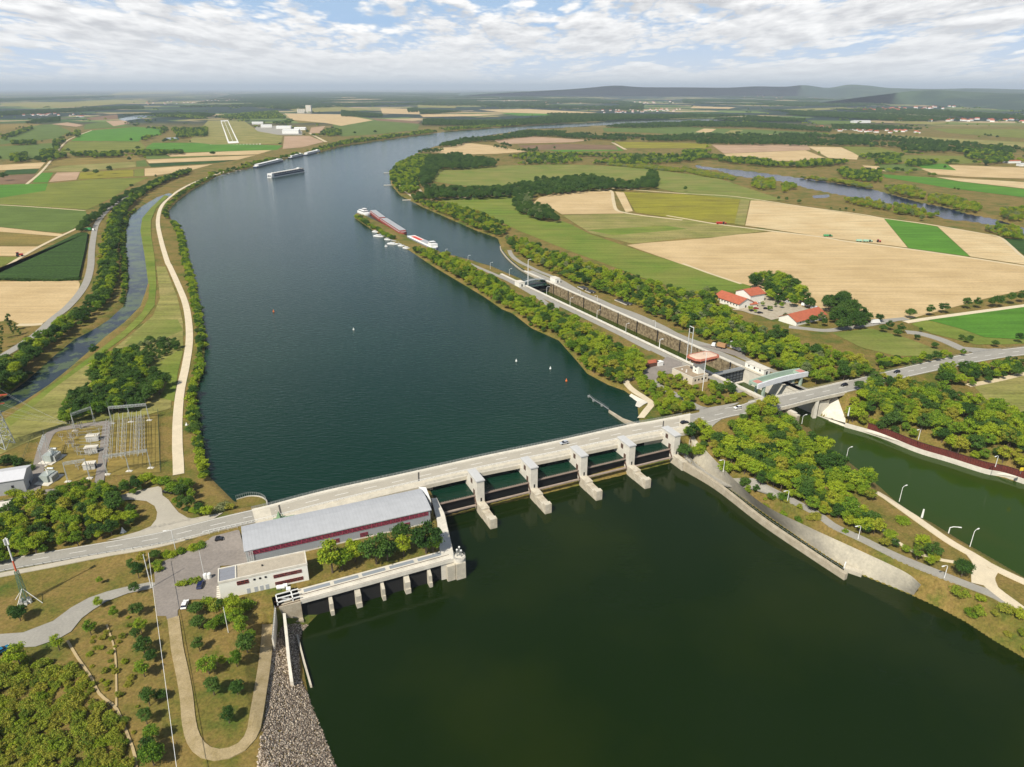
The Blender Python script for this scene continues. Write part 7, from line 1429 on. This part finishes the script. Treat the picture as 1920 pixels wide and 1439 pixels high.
# near, lower left
single('young tree in the row along the white cable', s3(F_, (755,430,5.5),(765,550,5.5),(785,640,6.5),(800,750,7),(800,880,7),(830,1040,7),(815,1150,6),(850,1250,6.5),(850,1370,7.5),(905,1030,4),(760,690,5),(845,810,5),(825,1330,6)), 7, 'dark+mix')
single('small tree on the lawn inside the gravel loop', s3(F_, (1100,545,6),(1110,620,6),(1115,745,6),(1165,860,7.5),(1325,830,6),(1195,985,6.5),(1330,990,5.5),(1280,1145,6),(1250,840,4),(1190,640,5),(1230,520,4)), 6, 'dark+mix')
single('dense tree on the lawn below the office annex', s3(F_, (1320,550,8.5),(1350,640,8),(1380,730,8),(1300,500,6),(1400,690,6),(1330,600,7)), 8, 'mix+dark'); single('low bush on the lawn below the office annex', s3(F_, (1210,520,3.5),(1250,600,3),(1160,505,3),(1380,520,3.5)), 3, 'dry+mix', 'bush', 'scrub')
single('tree beside the park road', s3(F_, (500,650,6.5),(320,735,6.5),(95,810,9),(640,565,5),(548,510,5),(560,385,3.5),(100,570,6.5),(60,560,5)), 7, 'dark+mix'); single('tree at the corner between main road and car park', s3(F_, (770,330,7),(800,260,6),(740,300,6),(870,240,5)), 7, 'dark+autumn')
single('clipped bush along the car park edge', s3(F_, (930,240,2.5),(960,238,2.5),(1020,222,2.5),(1090,200,2.6),(1120,192,2.6),(1010,405,2.2),(1040,400,2.2),(1070,392,2.2),(1110,388,2.2),(885,290,2.5),(890,320,2.5)), 2.5, 'mix+dry', 'bush', 'scrub')
A2 = lambda *p: zz(p, 400, 780, 3.598)
single('large round tree before the power station hall', s3(A2, (790,940,15),(860,960,10),(950,905,10),(1090,890,14),(1170,900,10),(1265,810,11),(1280,870,10),(1430,820,14),(1480,850,9)), 11, 'mix+dark', 'round')
zone('meadow scrub', F_((-200,830),(0,830),(250,825),(420,870),(520,960),(560,1060),(640,1130),(690,1230),(720,1330),(730,1439),(740,1600),(-300,1600)), 2.4, 2.3, 'dry+dry+dry+autumn', 'bush', keep=.8, kind='scrub')
zone('rough meadow by the foot track', F_((450,720),(600,650),(720,560),(740,700),(780,900),(780,1300),(740,1300),(650,1110),(520,930)), 1.3, 2.8, 'dry+autumn', 'bush', keep=.4, kind='scrub')
zone('thicket above the main road', D_((0,1385),(120,1310),(300,1265),(440,1270),(600,1270),(720,1320),(760,1390),(700,1439),(560,1500),(200,1590),(0,1640),(-250,1700),(-250,1400)), 7, 4.4, 'mix+dark+autumn+mix')
zone('hedge between substation and road junction', D_((310,1270),(330,1250),(430,1200),(520,1200),(560,1235),(700,1190),(880,1160),(900,1195),(800,1240),(600,1290),(560,1270),(440,1300),(400,1320)), 5.5, 4.2, 'dark+mix')
zone('small grove at the road junction', D_((915,1190),(1010,1175),(1080,1240),(1140,1330),(1210,1385),(1080,1400),(1000,1350),(960,1260)), 6, 4.2, 'mix+dark'); single('bush by the abutment of the weir bridge', s3(D_, (1260,1340,3),(1290,1350,3),(1230,1370,3)), 3, 'dry+grey', 'bush', 'scrub')
single('bush beside the substation building', s3(D_, (40,1330,3),(80,1320,3),(110,1330,2.5),(20,1090,5),(60,1085,4),(100,1100,4),(160,1130,3),(85,1265,3),(60,1270,3)), 3, 'dark+mix', 'bush', 'scrub')
zone('dark copse beside the dyke path', D_((490,610),(600,485),(760,460),(840,540),(930,640),(890,700),(740,780),(620,790),(460,830),(340,850),(325,800),(390,720),(480,680)), 8, 4.6, 'dark+mix+dark'); zone('pale scrub at the top of the dark copse', D_((790,440),(850,400),(980,395),(1005,450),(960,470),(870,520),(810,520)), 5, 4, 'grey+dark')
single('lone round bush on the channel bank', s3(D_, (525,465,9)), 9, 'dark')
belt('hedge on the left headwater bank', [(391,890),(381,850),(374,817),(366,783),(364,740),(376,690),(380,633),(371,583),(361,537),(347,483),(338,437),(325,415)], 5, 3.4, 2.9, pal='dark+mix+mix', shape='bush', kind='scrub')
belt('hedge on the left headwater bank', [(318,408),(312,395),(328,375),(352,355),(400,331),(470,311)], 9, 5, 4.6, pal='dark+mix')
single('tall bush on the left bank of the headwater', s3(D_, (1090,690,7),(1120,1010,5),(1120,960,5),(1130,1130,5),(1140,1180,5),(1120,420,6),(1130,440,6)), 6, 'dark+mix')
belt('tree row between side road and channel', [(352,322),(305,338),(262,362),(232,388),(216,415),(209,445),(206,480),(203,520),(190,553),(152,588),(108,620),(62,650),(22,688),(-10,715),(-60,750)], 13, 9, 6, pal='dark+mix+dark')
belt('second tree row beside the side road', [(200,440),(194,480),(190,520),(180,545)], 6, 7, 6, pal='dark+autumn'); belt('tree row on the field side of the road', [(355,318),(300,338),(258,356),(234,366),(205,384),(182,402),(160,418),(150,430)], 9, 9, 7, pal='dark')
belt('bushy fringe of the channel', [(0,735),(60,700),(120,655),(170,625),(208,600),(230,578),(237,545),(237,500),(232,465),(233,433),(240,405),(262,388),(292,370)], 6, 2.6, 2.6, pal='dark+mix', shape='bush', kind='scrub')
single('tree beside the tan field at the left edge', s3(D_, (50,310,14),(70,360,9),(90,350,9),(110,370,8),(5,360,12),(5,420,10),(0,470,10)), 9, 'dark', 'tall'); zone('dark wood at the left edge', D_((-200,560),(0,520),(70,540),(130,600),(100,640),(0,660),(-200,690)), 9, 5.5, 'dark+mix')
belt('maize field edge', A_((0,1268),(200,1275),(440,1270)), 4, 2.2, 2.2, pal='dark', shape='bush', kind='scrub')
# island between river and lock
zone('mole wood between headwater and lock', [(765,465),(795,466),(880,492),(905,512),(940,532),(985,560),(1030,572),(1090,605),(1150,640),(1190,655),(1204,668),(1206,688),(1185,703),(1165,718),(1139,712),(1100,688),(1082,668),(1040,628),(990,603),(950,575),(905,548),(855,518),(808,492)], 8, 5.0, 'mix+autumn+mix+dark')
belt('bushy fringe of the mole', [(668,404),(690,420),(712,433),(735,447)], 6, 4, 3.8, pal='dark+mix', shape='bush', kind='scrub'); belt('water edge scrub of the mole', [(800,494),(850,524),(905,555),(950,582),(992,608),(1042,634),(1084,674),(1110,695)], 4.5, 2.0, 3.2, pal='mix+dry', shape='bush', kind='scrub')
zone('scrub below the control building', Z2((250,830),(350,790),(420,880),(540,950),(560,1050),(700,980),(860,1080),(900,1130),(1050,1100),(1120,1200),(1110,1300),(900,1370),(600,1420),(560,1250),(500,1150),(400,1060),(280,960)), 6, 4.4, 'autumn+mix+mix')
zone('thicket before the control building', Z2((560,850),(640,800),(880,840),(1000,930),(1180,990),(1230,1080),(1480,1070),(1700,1120),(1900,1100),(1919,1130),(1700,1220),(1480,1260),(1250,1220),(1100,1130),(950,1050),(800,990),(620,930)), 4.2, 4, 'mix+autumn+dry'); zone('dark bushes beside the lock tail', Z2((1370,930),(1450,900),(1620,930),(1740,1010),(1700,1080),(1500,1060),(1350,1010)), 6, 4.6, 'dark+mix')
# belt right of the lock up to the inn
zone('wood between lock and fields', [(948,445),(985,452),(1060,482),(1150,508),(1250,538),(1340,553),(1345,572),(1385,590),(1400,605),(1430,612),(1470,618),(1500,640),(1550,650),(1600,668),(1640,690),(1640,702),(1590,712),(1530,712),(1500,690),(1455,690),(1440,675),(1395,655),(1350,638),(1300,618),(1240,590),(1180,562),(1110,535),(1050,512),(1000,487),(962,465)], 8.5, 6.2, 'mix+autumn+mix+dark+grey')
zone('tree belt between road and right meadow', E_((1100,480),(1250,505),(1430,500),(1560,480),(1590,490),(1480,520),(1200,560),(1110,580)), 6, 5.4, 'mix+dark'); zone('right bank tree belt above the lock', [(770,372),(800,378),(850,383),(910,400),(955,424),(945,436),(925,441),(880,426),(842,402),(800,386)], 7, 6, 'mix+autumn+dark')
zone('dark wood behind the inn', E_((350,60),(420,50),(540,45),(620,70),(680,160),(740,200),(700,210),(600,185),(480,160),(460,110)), 11, 7.5, 'dark+mix'); zone('dark wood right of the inn', E_((790,180),(830,150),(920,150),(1000,230),(1050,270),(1030,320),(960,330),(860,325),(830,240)), 11, 7.5, 'dark')
single('tree in the row beside the right-hand field road', s3(E_, (1285,258,10),(1392,242,10),(1472,228,10),(1600,205,10),(1660,200,10),(1740,200,9),(1775,190,11),(1850,175,11),(1905,165,11),(1110,285,8),(1015,315,10),(1165,330,8),(1230,345,8),(1130,345,7),(1210,370,7),(1320,395,5),(1420,440,6),(1340,355,4),(1570,395,5),(1620,400,5),(1760,430,6),(1895,400,8),(1600,410,5)), 9, 'dark')
single('small tree planted in the inn yard', s3(Z6, (690,375,5),(740,340,5),(795,345,6),(625,335,5),(515,375,5),(560,400,4)), 5, 'mix+grey'); single('tree in front of the low red-roofed building', s3(Z6, (830,455,7),(880,450,7),(1080,470,8),(1150,450,8),(1180,500,7),(1260,460,9),(1030,500,6),(1320,470,8),(120,210,8),(180,215,8),(80,240,7)), 8, 'dark+grey')
# island downstream of the road
zone('island wood between tailrace and canal', E_((0,905),(100,880),(190,920),(270,980),(290,880),(420,800),(520,790),(600,850),(700,930),(880,1040),(900,1100),(1080,1190),(1090,1270),(1050,1280),(900,1220),(980,1330),(1030,1420),(900,1390),(750,1330),(600,1240),(400,1180),(220,1100),(60,1010),(0,990)), 8.5, 5.0, 'mix+autumn+mix+dark')
zone('island wood between tailrace and canal', G_((700,60),(860,30),(960,140),(1080,230),(1200,290),(1300,340),(1480,410),(1470,470),(1380,440),(1200,370),(1060,290),(960,240),(800,180)), 6.5, 4.6, 'mix+autumn+dark'); single('lone dark tree beside the fork of the canal path', s3(G_, (1585,490,8.5)), 8, 'dark')
zone('scrub on the stony tailrace bank', G_((400,40),(560,110),(700,180),(860,270),(980,330),(950,345),(800,270),(700,225),(540,150),(420,75)), 2.2, 3, 'mix+dry', 'bush', keep=.6, kind='scrub', zb=6)
zone('scrub on the lower tailrace bank', G_((1320,600),(1500,625),(1700,715),(1880,800),(2050,900),(2050,1040),(1919,980),(1760,870),(1600,780),(1450,705),(1320,655)), 2.8, 3.8, 'mix+dry+autumn+dry', 'bush', keep=.95, kind='scrub', zb=4); single('round bush on the canal path verge', s3(G_, (1240,225,3),(1590,700,3),(1890,910,4)), 3, 'mix', 'bush', 'scrub')
# right woods
zone('big wood right of the canal', E_((925,770),(985,690),(1100,640),(1300,640),(1490,690),(1640,720),(1830,780),(1919,850),(2300,960),(2300,1180),(1919,1040),(1700,990),(1500,965),(1290,910),(1050,830),(930,790)), 9, 6.0, 'mix+autumn+mix+dark'); zone('tree strip along the road, right edge', E_((1420,600),(1480,560),(1560,540),(1700,560),(1900,500),(2200,430),(2200,520),(1919,580),(1700,630),(1600,650),(1450,630)), 7.5, 5.6, 'dark+mix')
single('pointed tree beside the road at the right', s3(E_, (1455,590,11)), 11, 'dark', 'tall')
# mid and far woods
k_ = dict(lod=330)
zone('curved wood inside the river bend', B_((275,670),(320,615),(430,570),(500,572),(480,620),(430,680),(430,740),(440,770),(350,780),(300,760),(285,720)), 9, 8, 'dark+mix+mix'); zone('curved wood inside the river bend', B_((440,740),(450,640),(500,580),(640,565),(860,600),(870,625),(700,640),(560,640),(520,690),(500,730)), 12, 9, 'dark')
zone('long dark wood between meadow and fields', B_((480,745),(620,752),(760,752),(960,745),(1060,718),(1180,705),(1300,700),(1400,690),(1480,700),(1600,730),(1700,705),(1740,665),(1785,680),(1780,745),(1600,752),(1440,758),(1150,785),(1000,795),(700,803),(500,808),(420,820),(400,800),(480,780)), 12, 9, 'dark')
zone('rounded clump at the tip of the tan field', B_((970,810),(1010,785),(1060,790),(1075,845),(1180,875),(1225,905),(1220,930),(1110,920),(1010,885),(970,850)), 11, 8, 'dark+grey'); zone('lane of trees beyond the bend meadow', B_((870,585),(1060,560),(1300,562),(1919,570),(1919,625),(1780,625),(1500,615),(1000,618),(880,610)), 10, 10, 'dark+mix+grey', **k_)
zone('wood along the outer bend', B_((430,555),(560,512),(700,478),(850,470),(940,452),(1050,428),(1280,440),(1460,455),(1919,465),(1919,488),(1650,488),(1450,478),(1080,462),(860,486),(700,500),(540,550)), 12, 11, 'far+dark', **k_); zone('trees by the bend field', B_((840,520),(920,505),(1000,530),(1120,545),(1060,550),(900,530)), 9, 10, 'dark', **k_)
zone('tree belt along the far left bank', [(390,328),(470,305),(600,277),(640,264),(840,239),(980,229),(985,233),(850,246),(720,260),(640,272),(600,284),(530,297),(470,313),(405,335)], 9, 9, 'dark+mix', **k_)
zone('wood beside the airfield', A_((770,370),(900,350),(1060,348),(1170,365),(1165,460),(1060,465),(1000,470),(960,415),(910,450),(800,485),(795,470),(900,455),(910,425),(775,415)), 14, 12, 'far', **k_); zone('wood behind the hangars', A_((1210,355),(1400,335),(1560,325),(1640,385),(1600,395),(1380,383)), 14, 12, 'far', **k_)
for px in (A_((120,400),(200,372),(340,358),(335,378),(250,400)), A_((0,330),(500,305),(800,295),(815,315),(600,318),(0,350)), A_((660,348),(1100,332),(1210,345),(1180,355),(900,345)), B_((0,215),(400,222),(900,225),(1500,258),(1700,285),(1690,318),(1300,312),(640,298),(440,290),(0,300)), A_((1300,232),(1919,215),(1919,300),(1600,315),(1400,300),(1000,303),(1150,270)),
           B_((370,290),(430,290),(430,328),(375,330)), B_((0,322),(230,345),(230,356),(0,352)), B_((430,315),(900,336),(890,344),(450,338)), B_((460,372),(900,358),(1200,338),(1700,345),(1919,345),(1919,376),(1600,384),(1300,388),(900,404),(460,402)), B_((1480,412),(1600,397),(1919,388),(1919,408),(1700,415)), A_((0,255),(640,238),(640,250),(0,272)),
           C_((0,382),(380,390),(540,398),(840,422),(830,438),(380,412),(0,410)), C_((0,340),(340,350),(690,370),(680,383),(300,376),(0,366)), C_((0,455),(400,455),(800,452),(1200,468),(1919,535),(1919,555),(1640,558),(1230,540),(1060,528),(1060,512),(700,513),(140,503),(0,498)), C_((840,402),(1440,412),(1440,428),(850,425)), C_((0,255),(700,270),(1300,310),(1919,350),(1919,372),(1200,340),(600,295),(0,280)),
           C_((0,310),(500,318),(1100,340),(1919,390),(1919,415),(1100,372),(500,340),(0,325)), C_((0,225),(600,240),(1100,285),(1200,300),(600,262),(0,240))):
    zone('far wood across the plain', px, 13, 13, 'far+far+dark', **k_)
for px in (C_((990,572),(1240,562),(1230,580),(1000,585)), C_((1080,592),(1220,592),(1230,612),(1090,616)), C_((1250,602),(1430,602),(1430,616),(1260,628)), C_((1480,602),(1610,607),(1610,620),(1490,620)), C_((1580,540),(1700,545),(1860,565),(1860,600),(1700,620),(1630,600),(1575,565)), C_((0,545),(150,545),(240,578),(235,602),(90,610),(0,598)),
           C_((240,585),(640,602),(900,602),(990,612),(700,632),(480,628),(250,608)), C_((870,650),(930,630),(1110,655),(1118,712),(1060,715),(900,690)), A_((60,572),(150,562),(150,600),(60,603)), A_((225,545),(300,545),(370,570),(370,592),(225,592)), A_((400,562),(1030,542),(1030,558),(500,582),(410,582)), A_((300,492),(360,458),(450,432),(450,462),(370,488),(320,540),(300,530)), A_((60,495),(200,491),(200,506),(70,509)), A_((0,468),(180,412),(180,424),(20,483)), A_((870,672),(950,667),(950,692),(870,690)), A_((1800,450),(1840,425),(1919,430),(1919,455),(1850,462))):
    zone('field copse in the middle distance', px, 11, 9.5, 'dark+far+mix')
for px in (C_((400,695),(520,705),(515,755),(440,760),(385,740)), C_((555,730),(640,735),(630,775),(560,775)), C_((1140,748),(1250,742),(1370,775),(1355,812),(1200,788)), C_((1385,788),(1480,797),(1680,852),(1670,888),(1520,865),(1385,828)), C_((910,808),(1060,823),(1180,852),(1170,876),(1050,858),(920,830)), C_((1190,845),(1280,853),(1360,882),(1440,902),(1440,918),(1300,903),(1190,888)), C_((1480,895),(1760,935),(1880,962),(1919,1015),(1919,1038),(1830,1028),(1700,978),(1540,962),(1470,938)), C_((1340,920),(1420,930),(1420,952),(1340,943)), C_((1780,880),(1919,868),(1919,935),(1800,928))):
    zone('bank grove along the old river arm', px, 8, 7, 'grey+mix+autumn')
for px in (C_((0,640),(300,695),(290,708),(130,690),(0,655)), C_((250,640),(640,688),(860,708),(1080,738),(1060,760),(850,722),(600,692),(250,652)), B_((1500,605),(1919,650),(1919,665),(1500,625))): zone('low scrub along the old river arm', px, 5, 6, 'grey+dry', 'bush', kind='scrub')
single('lone round tree in the open fields', s3(C_, (15,762,10),(540,817,8),(585,822,8),(655,832,9),(835,872,5),(885,877,4),(918,877,6),(962,884,6),(1530,762,6),(1550,765,6),(1475,642,9),(1265,617,9)) + s3(A_, (20,690,18),(482,660,16),(540,668,14),(617,655,17),(740,745,9),(100,590,14),(260,570,16),(380,465,16),(430,445,16),(1195,560,6),(1730,440,16)) + s3(B_, (190,442,16),(75,447,14),(1200,532,12),(950,520,14),(1100,535,12)), 9, 'dark')
def sprinkle(label, px, n, hgt, pal):
    ZN.append((label, 'wood')); zi = len(ZN) - 1; p = np.array(px); k = 0; poly = [tuple(q) for q in p]; F = [W_(q, 8) for q in ()]
    while k < n:
        m = 400; gx = rt.uniform(p[:, 0].min(), p[:, 0].max(), m); gy = p[:, 1].min() + (p[:, 1].max() - p[:, 1].min()) * rt.rand(m); ok = sdist(poly, gx, gy) > 0
        for a, b in zip(gx[ok], gy[ok]):
            x, y = P(a, b); c = 1 + int(rt.rand() ** 3 * 9); dx, dy = rt.normal(size=2); q = math.hypot(dx, dy); dx, dy = dx / q, dy / q
            for j in range(c):
                xx, yy = x + dx * j * 9 + rt.normal() * 3, y + dy * j * 13 + rt.normal() * 4
                if all(sdist(w, np.array([xx]), np.array([yy]))[0] < -3 for w in [UPW, OXB] + [c for c in CROP if abs(c[0][0] - xx) + abs(c[0][1] - yy) < 1600]): put(xx, yy, hgt * rt.uniform(.6, 1.2), 'round', pal.split('+')[rt.randint(len(pal.split('+')))], zi, 1.25); k += 1
            if k >= n: break
sprinkle('scattered trees of the far plain', [(0,215),(640,205),(640,250),(420,300),(200,330),(0,330)], 240, 12, 'far+dark'); sprinkle('scattered trees of the far plain', [(960,205),(1500,200),(2000,215),(2000,330),(1750,345),(1400,290),(1000,262)], 420, 12, 'far+dark+mix')
sprinkle('scattered trees of the far plain', [(-200,182),(960,178),(1900,190),(2100,214),(640,205),(-200,214)], 900, 15, 'far')
# ---- the ones that show largest become objects of their own, the rest are woods and scrub
pla = sorted(range(len(PL)), key=lambda i: -PL[i][2] * (8 if PL[i][4] != 'bush' else 3.1) / math.hypot(PL[i][0], PL[i][1], 150))
xs = np.array([p[0] for p in PL]); ys_ = np.array([p[1] for p in PL]); GZ = height(xs, ys_) - .1
NZ = {}; ORD = {}
pxx, pyy = pix(xs, ys_, GZ + 2); ORDN = 'first second third fourth fifth sixth seventh eighth ninth tenth eleventh twelfth thirteenth fourteenth fifteenth sixteenth'.split()
for i, q in enumerate(PL): NZ.setdefault(ZN[q[7]][0], []).append(i)
for l_, ids in NZ.items():
    for n_, i in enumerate(sorted(ids, key=lambda j: pxx[j] + pyy[j] * .5)): ORD[i] = n_
CW = {'mix': 'green', 'autumn': 'yellowish', 'dark': 'dark green', 'grey': 'grey-green', 'far': 'dark', 'dry': 'olive'}
def lab_for(i, l_, sh):
    lab = ZN[PL[i][7]][0]; ids = NZ[lab]; n = len(ids)
    if n == 1: return l_
    if n <= 16: return l_ + ', ' + ORDN[ORD[i]] + ' from the left'
    hh = PL[i][2] * (8 if PL[i][4] != 'bush' else 3.1); mean = np.mean([PL[j][2] for j in ids]); size = 'tall' if PL[i][2] > mean * 1.08 else 'small' if PL[i][2] < mean * .88 else 'mid-sized'
    sx = int(9 * ORD[i] / n); where = ('far left', 'left end', 'left third', 'left of centre', 'centre', 'right of centre', 'right third', 'right end', 'far right')[sx]
    rk = np.mean([pyy[j] < pyy[i] for j in ids]); side = 'front' if rk > .7 else 'back' if rk < .3 else 'middle'
    return f"{size} {CW[PL[i][6]]} {'bush' if sh else 'tree'}, {side} of {lab}, {where}"

pxx, pyy = pix(xs, ys_, GZ + 2)
cnt = {'wood': 0, 'scrub': 0}; LIM = {'wood': 285, 'scrub': 285}; SRC = {}; rest = {}
for i in pla:
    if GZ[i] < .5 or (GZ[i] < 6.3 and math.hypot(PL[i][0], PL[i][1] - 500) > 520): continue
    x, y, s, sxy, shape, v, pal, zi = PL[i]; lab, kind = ZN[zi]
    inside = -10 < pxx[i] < 1930 and pyy[i] < 1450
    if not inside and pyy[i] > 1600: continue
    need = (pal, shape, v) not in SRC and pyy[i] > 250
    if (inside and cnt[kind] < LIM[kind]) :
        cnt[kind] += 1; sh = kind == 'scrub' or shape == 'bush'; l_ = lab if any(w in lab for w in ('tree', 'bush ')) and not any(w in lab for w in ('row ', 'belt', 'hedge', 'strip')) else ('leafy tree in the ' if not sh else 'low green bush of the ') + lab
        if lab.startswith('young tree'): l_ = lab
        l_ = lab_for(i, l_, sh)
        r = thing('shrub' if sh else 'tree', (x, y, float(GZ[i])), l_, 'shrub' if sh else 'tree', ('bushes: ' if sh else 'trees: ') + lab, rt.uniform(0, 6.28)); r.scale = (s * sxy, s * sxy, s)
        c = link(bpy.data.objects.new('crown' if not sh else 'foliage', crown_for(pal, shape, v))); c.parent = r; SRC.setdefault((pal, shape, v), c)
        if not sh: t = link(bpy.data.objects.new('trunk', TRK[i % 3])); t.parent = r
    else: rest.setdefault((lab, kind), []).append(i)

def scatter(lab, kind, idx):
    keys = sorted({(PL[i][6], PL[i][4], PL[i][5]) for i in idx}); av = [k for k in keys if k in SRC]
    if not av: av = [k for k in SRC if (k[1] == 'bush') == (kind == 'scrub')][:2]
    me = bpy.data.meshes.new('points'); me.from_pydata([(PL[i][0], PL[i][1], float(GZ[i])) for i in idx], [], [])
    sc = me.attributes.new('tree_scale', 'FLOAT_VECTOR', 'POINT'); sc.data.foreach_set('vector', [w for i in idx for w in (PL[i][2] * PL[i][3], PL[i][2] * PL[i][3], PL[i][2])])
    ro = me.attributes.new('tree_turn', 'FLOAT_VECTOR', 'POINT'); ro.data.foreach_set('vector', [w for i in idx for w in (0, 0, rt.uniform(0, 6.28))])
    same = lambda i: (PL[i][6], PL[i][4], PL[i][5])
    ki = me.attributes.new('tree_kind', 'INT', 'POINT'); ki.data.foreach_set('value', [av.index(same(i)) if same(i) in av else rt.randint(len(av)) for i in idx])
    o = link(bpy.data.objects.new('woodland' if kind == 'wood' else 'scrub', me)); tag(o, ('leafy trees filling the ' if kind == 'wood' else 'low bushes filling the ') + lab, 'woodland' if kind == 'wood' else 'scrub', kind='stuff')
    g = bpy.data.node_groups.new('plant_instances', 'GeometryNodeTree'); g.interface.new_socket('Geometry', in_out='INPUT', socket_type='NodeSocketGeometry'); g.interface.new_socket('Geometry', in_out='OUTPUT', socket_type='NodeSocketGeometry')
    N = g.nodes; L = g.links; gi = N.new('NodeGroupInput'); go = N.new('NodeGroupOutput'); last = None; js = N.new('GeometryNodeJoinGeometry')
    for k in av[::-1]:
        oi = N.new('GeometryNodeObjectInfo'); oi.inputs['Object'].default_value = SRC[k]; oi.inputs['As Instance'].default_value = True; oi.transform_space = 'ORIGINAL'; L.new(oi.outputs['Geometry'], js.inputs[0])
    ip = N.new('GeometryNodeInstanceOnPoints'); ip.inputs['Pick Instance'].default_value = True
    def na(nm, dt): n = N.new('GeometryNodeInputNamedAttribute'); n.data_type = dt; n.inputs['Name'].default_value = nm; return n.outputs['Attribute']
    L.new(gi.outputs[0], ip.inputs['Points']); L.new(js.outputs[0], ip.inputs['Instance']); L.new(na('tree_kind', 'INT'), ip.inputs['Instance Index']); L.new(na('tree_scale', 'FLOAT_VECTOR'), ip.inputs['Scale'])
    er = N.new('FunctionNodeEulerToRotation'); L.new(na('tree_turn', 'FLOAT_VECTOR'), er.inputs[0]); L.new(er.outputs[0], ip.inputs['Rotation']); L.new(ip.outputs[0], go.inputs[0])
    m = o.modifiers.new('plants', 'NODES'); m.node_group = g
for (lab, kind), idx in rest.items(): scatter(lab, kind, idx)
print('plants', len(PL), cnt, sum(len(v) for v in rest.values()))
# ------------------------------------------------------------------ air
def haze():
    mb = MB(); mb.box((0, 44000, 250), (150000, 110000, 510))
    m = bpy.data.materials.new('haze'); m.use_nodes = True; nt = m.node_tree; nt.nodes.clear()
    out = nt.nodes.new('ShaderNodeOutputMaterial'); v = nt.nodes.new('ShaderNodeVolumePrincipled')
    v.inputs['Color'].default_value = (.74, .86, 1, 1); v.inputs['Density'].default_value = HAZE; v.inputs['Anisotropy'].default_value = 0
    nt.links.new(v.outputs[0], out.inputs['Volume'])
    o = mb.build('haze', m); tag(o, 'thin pale blue haze lying over the whole river plain', 'haze', kind='stuff')
HAZE = 4.2e-5
haze()
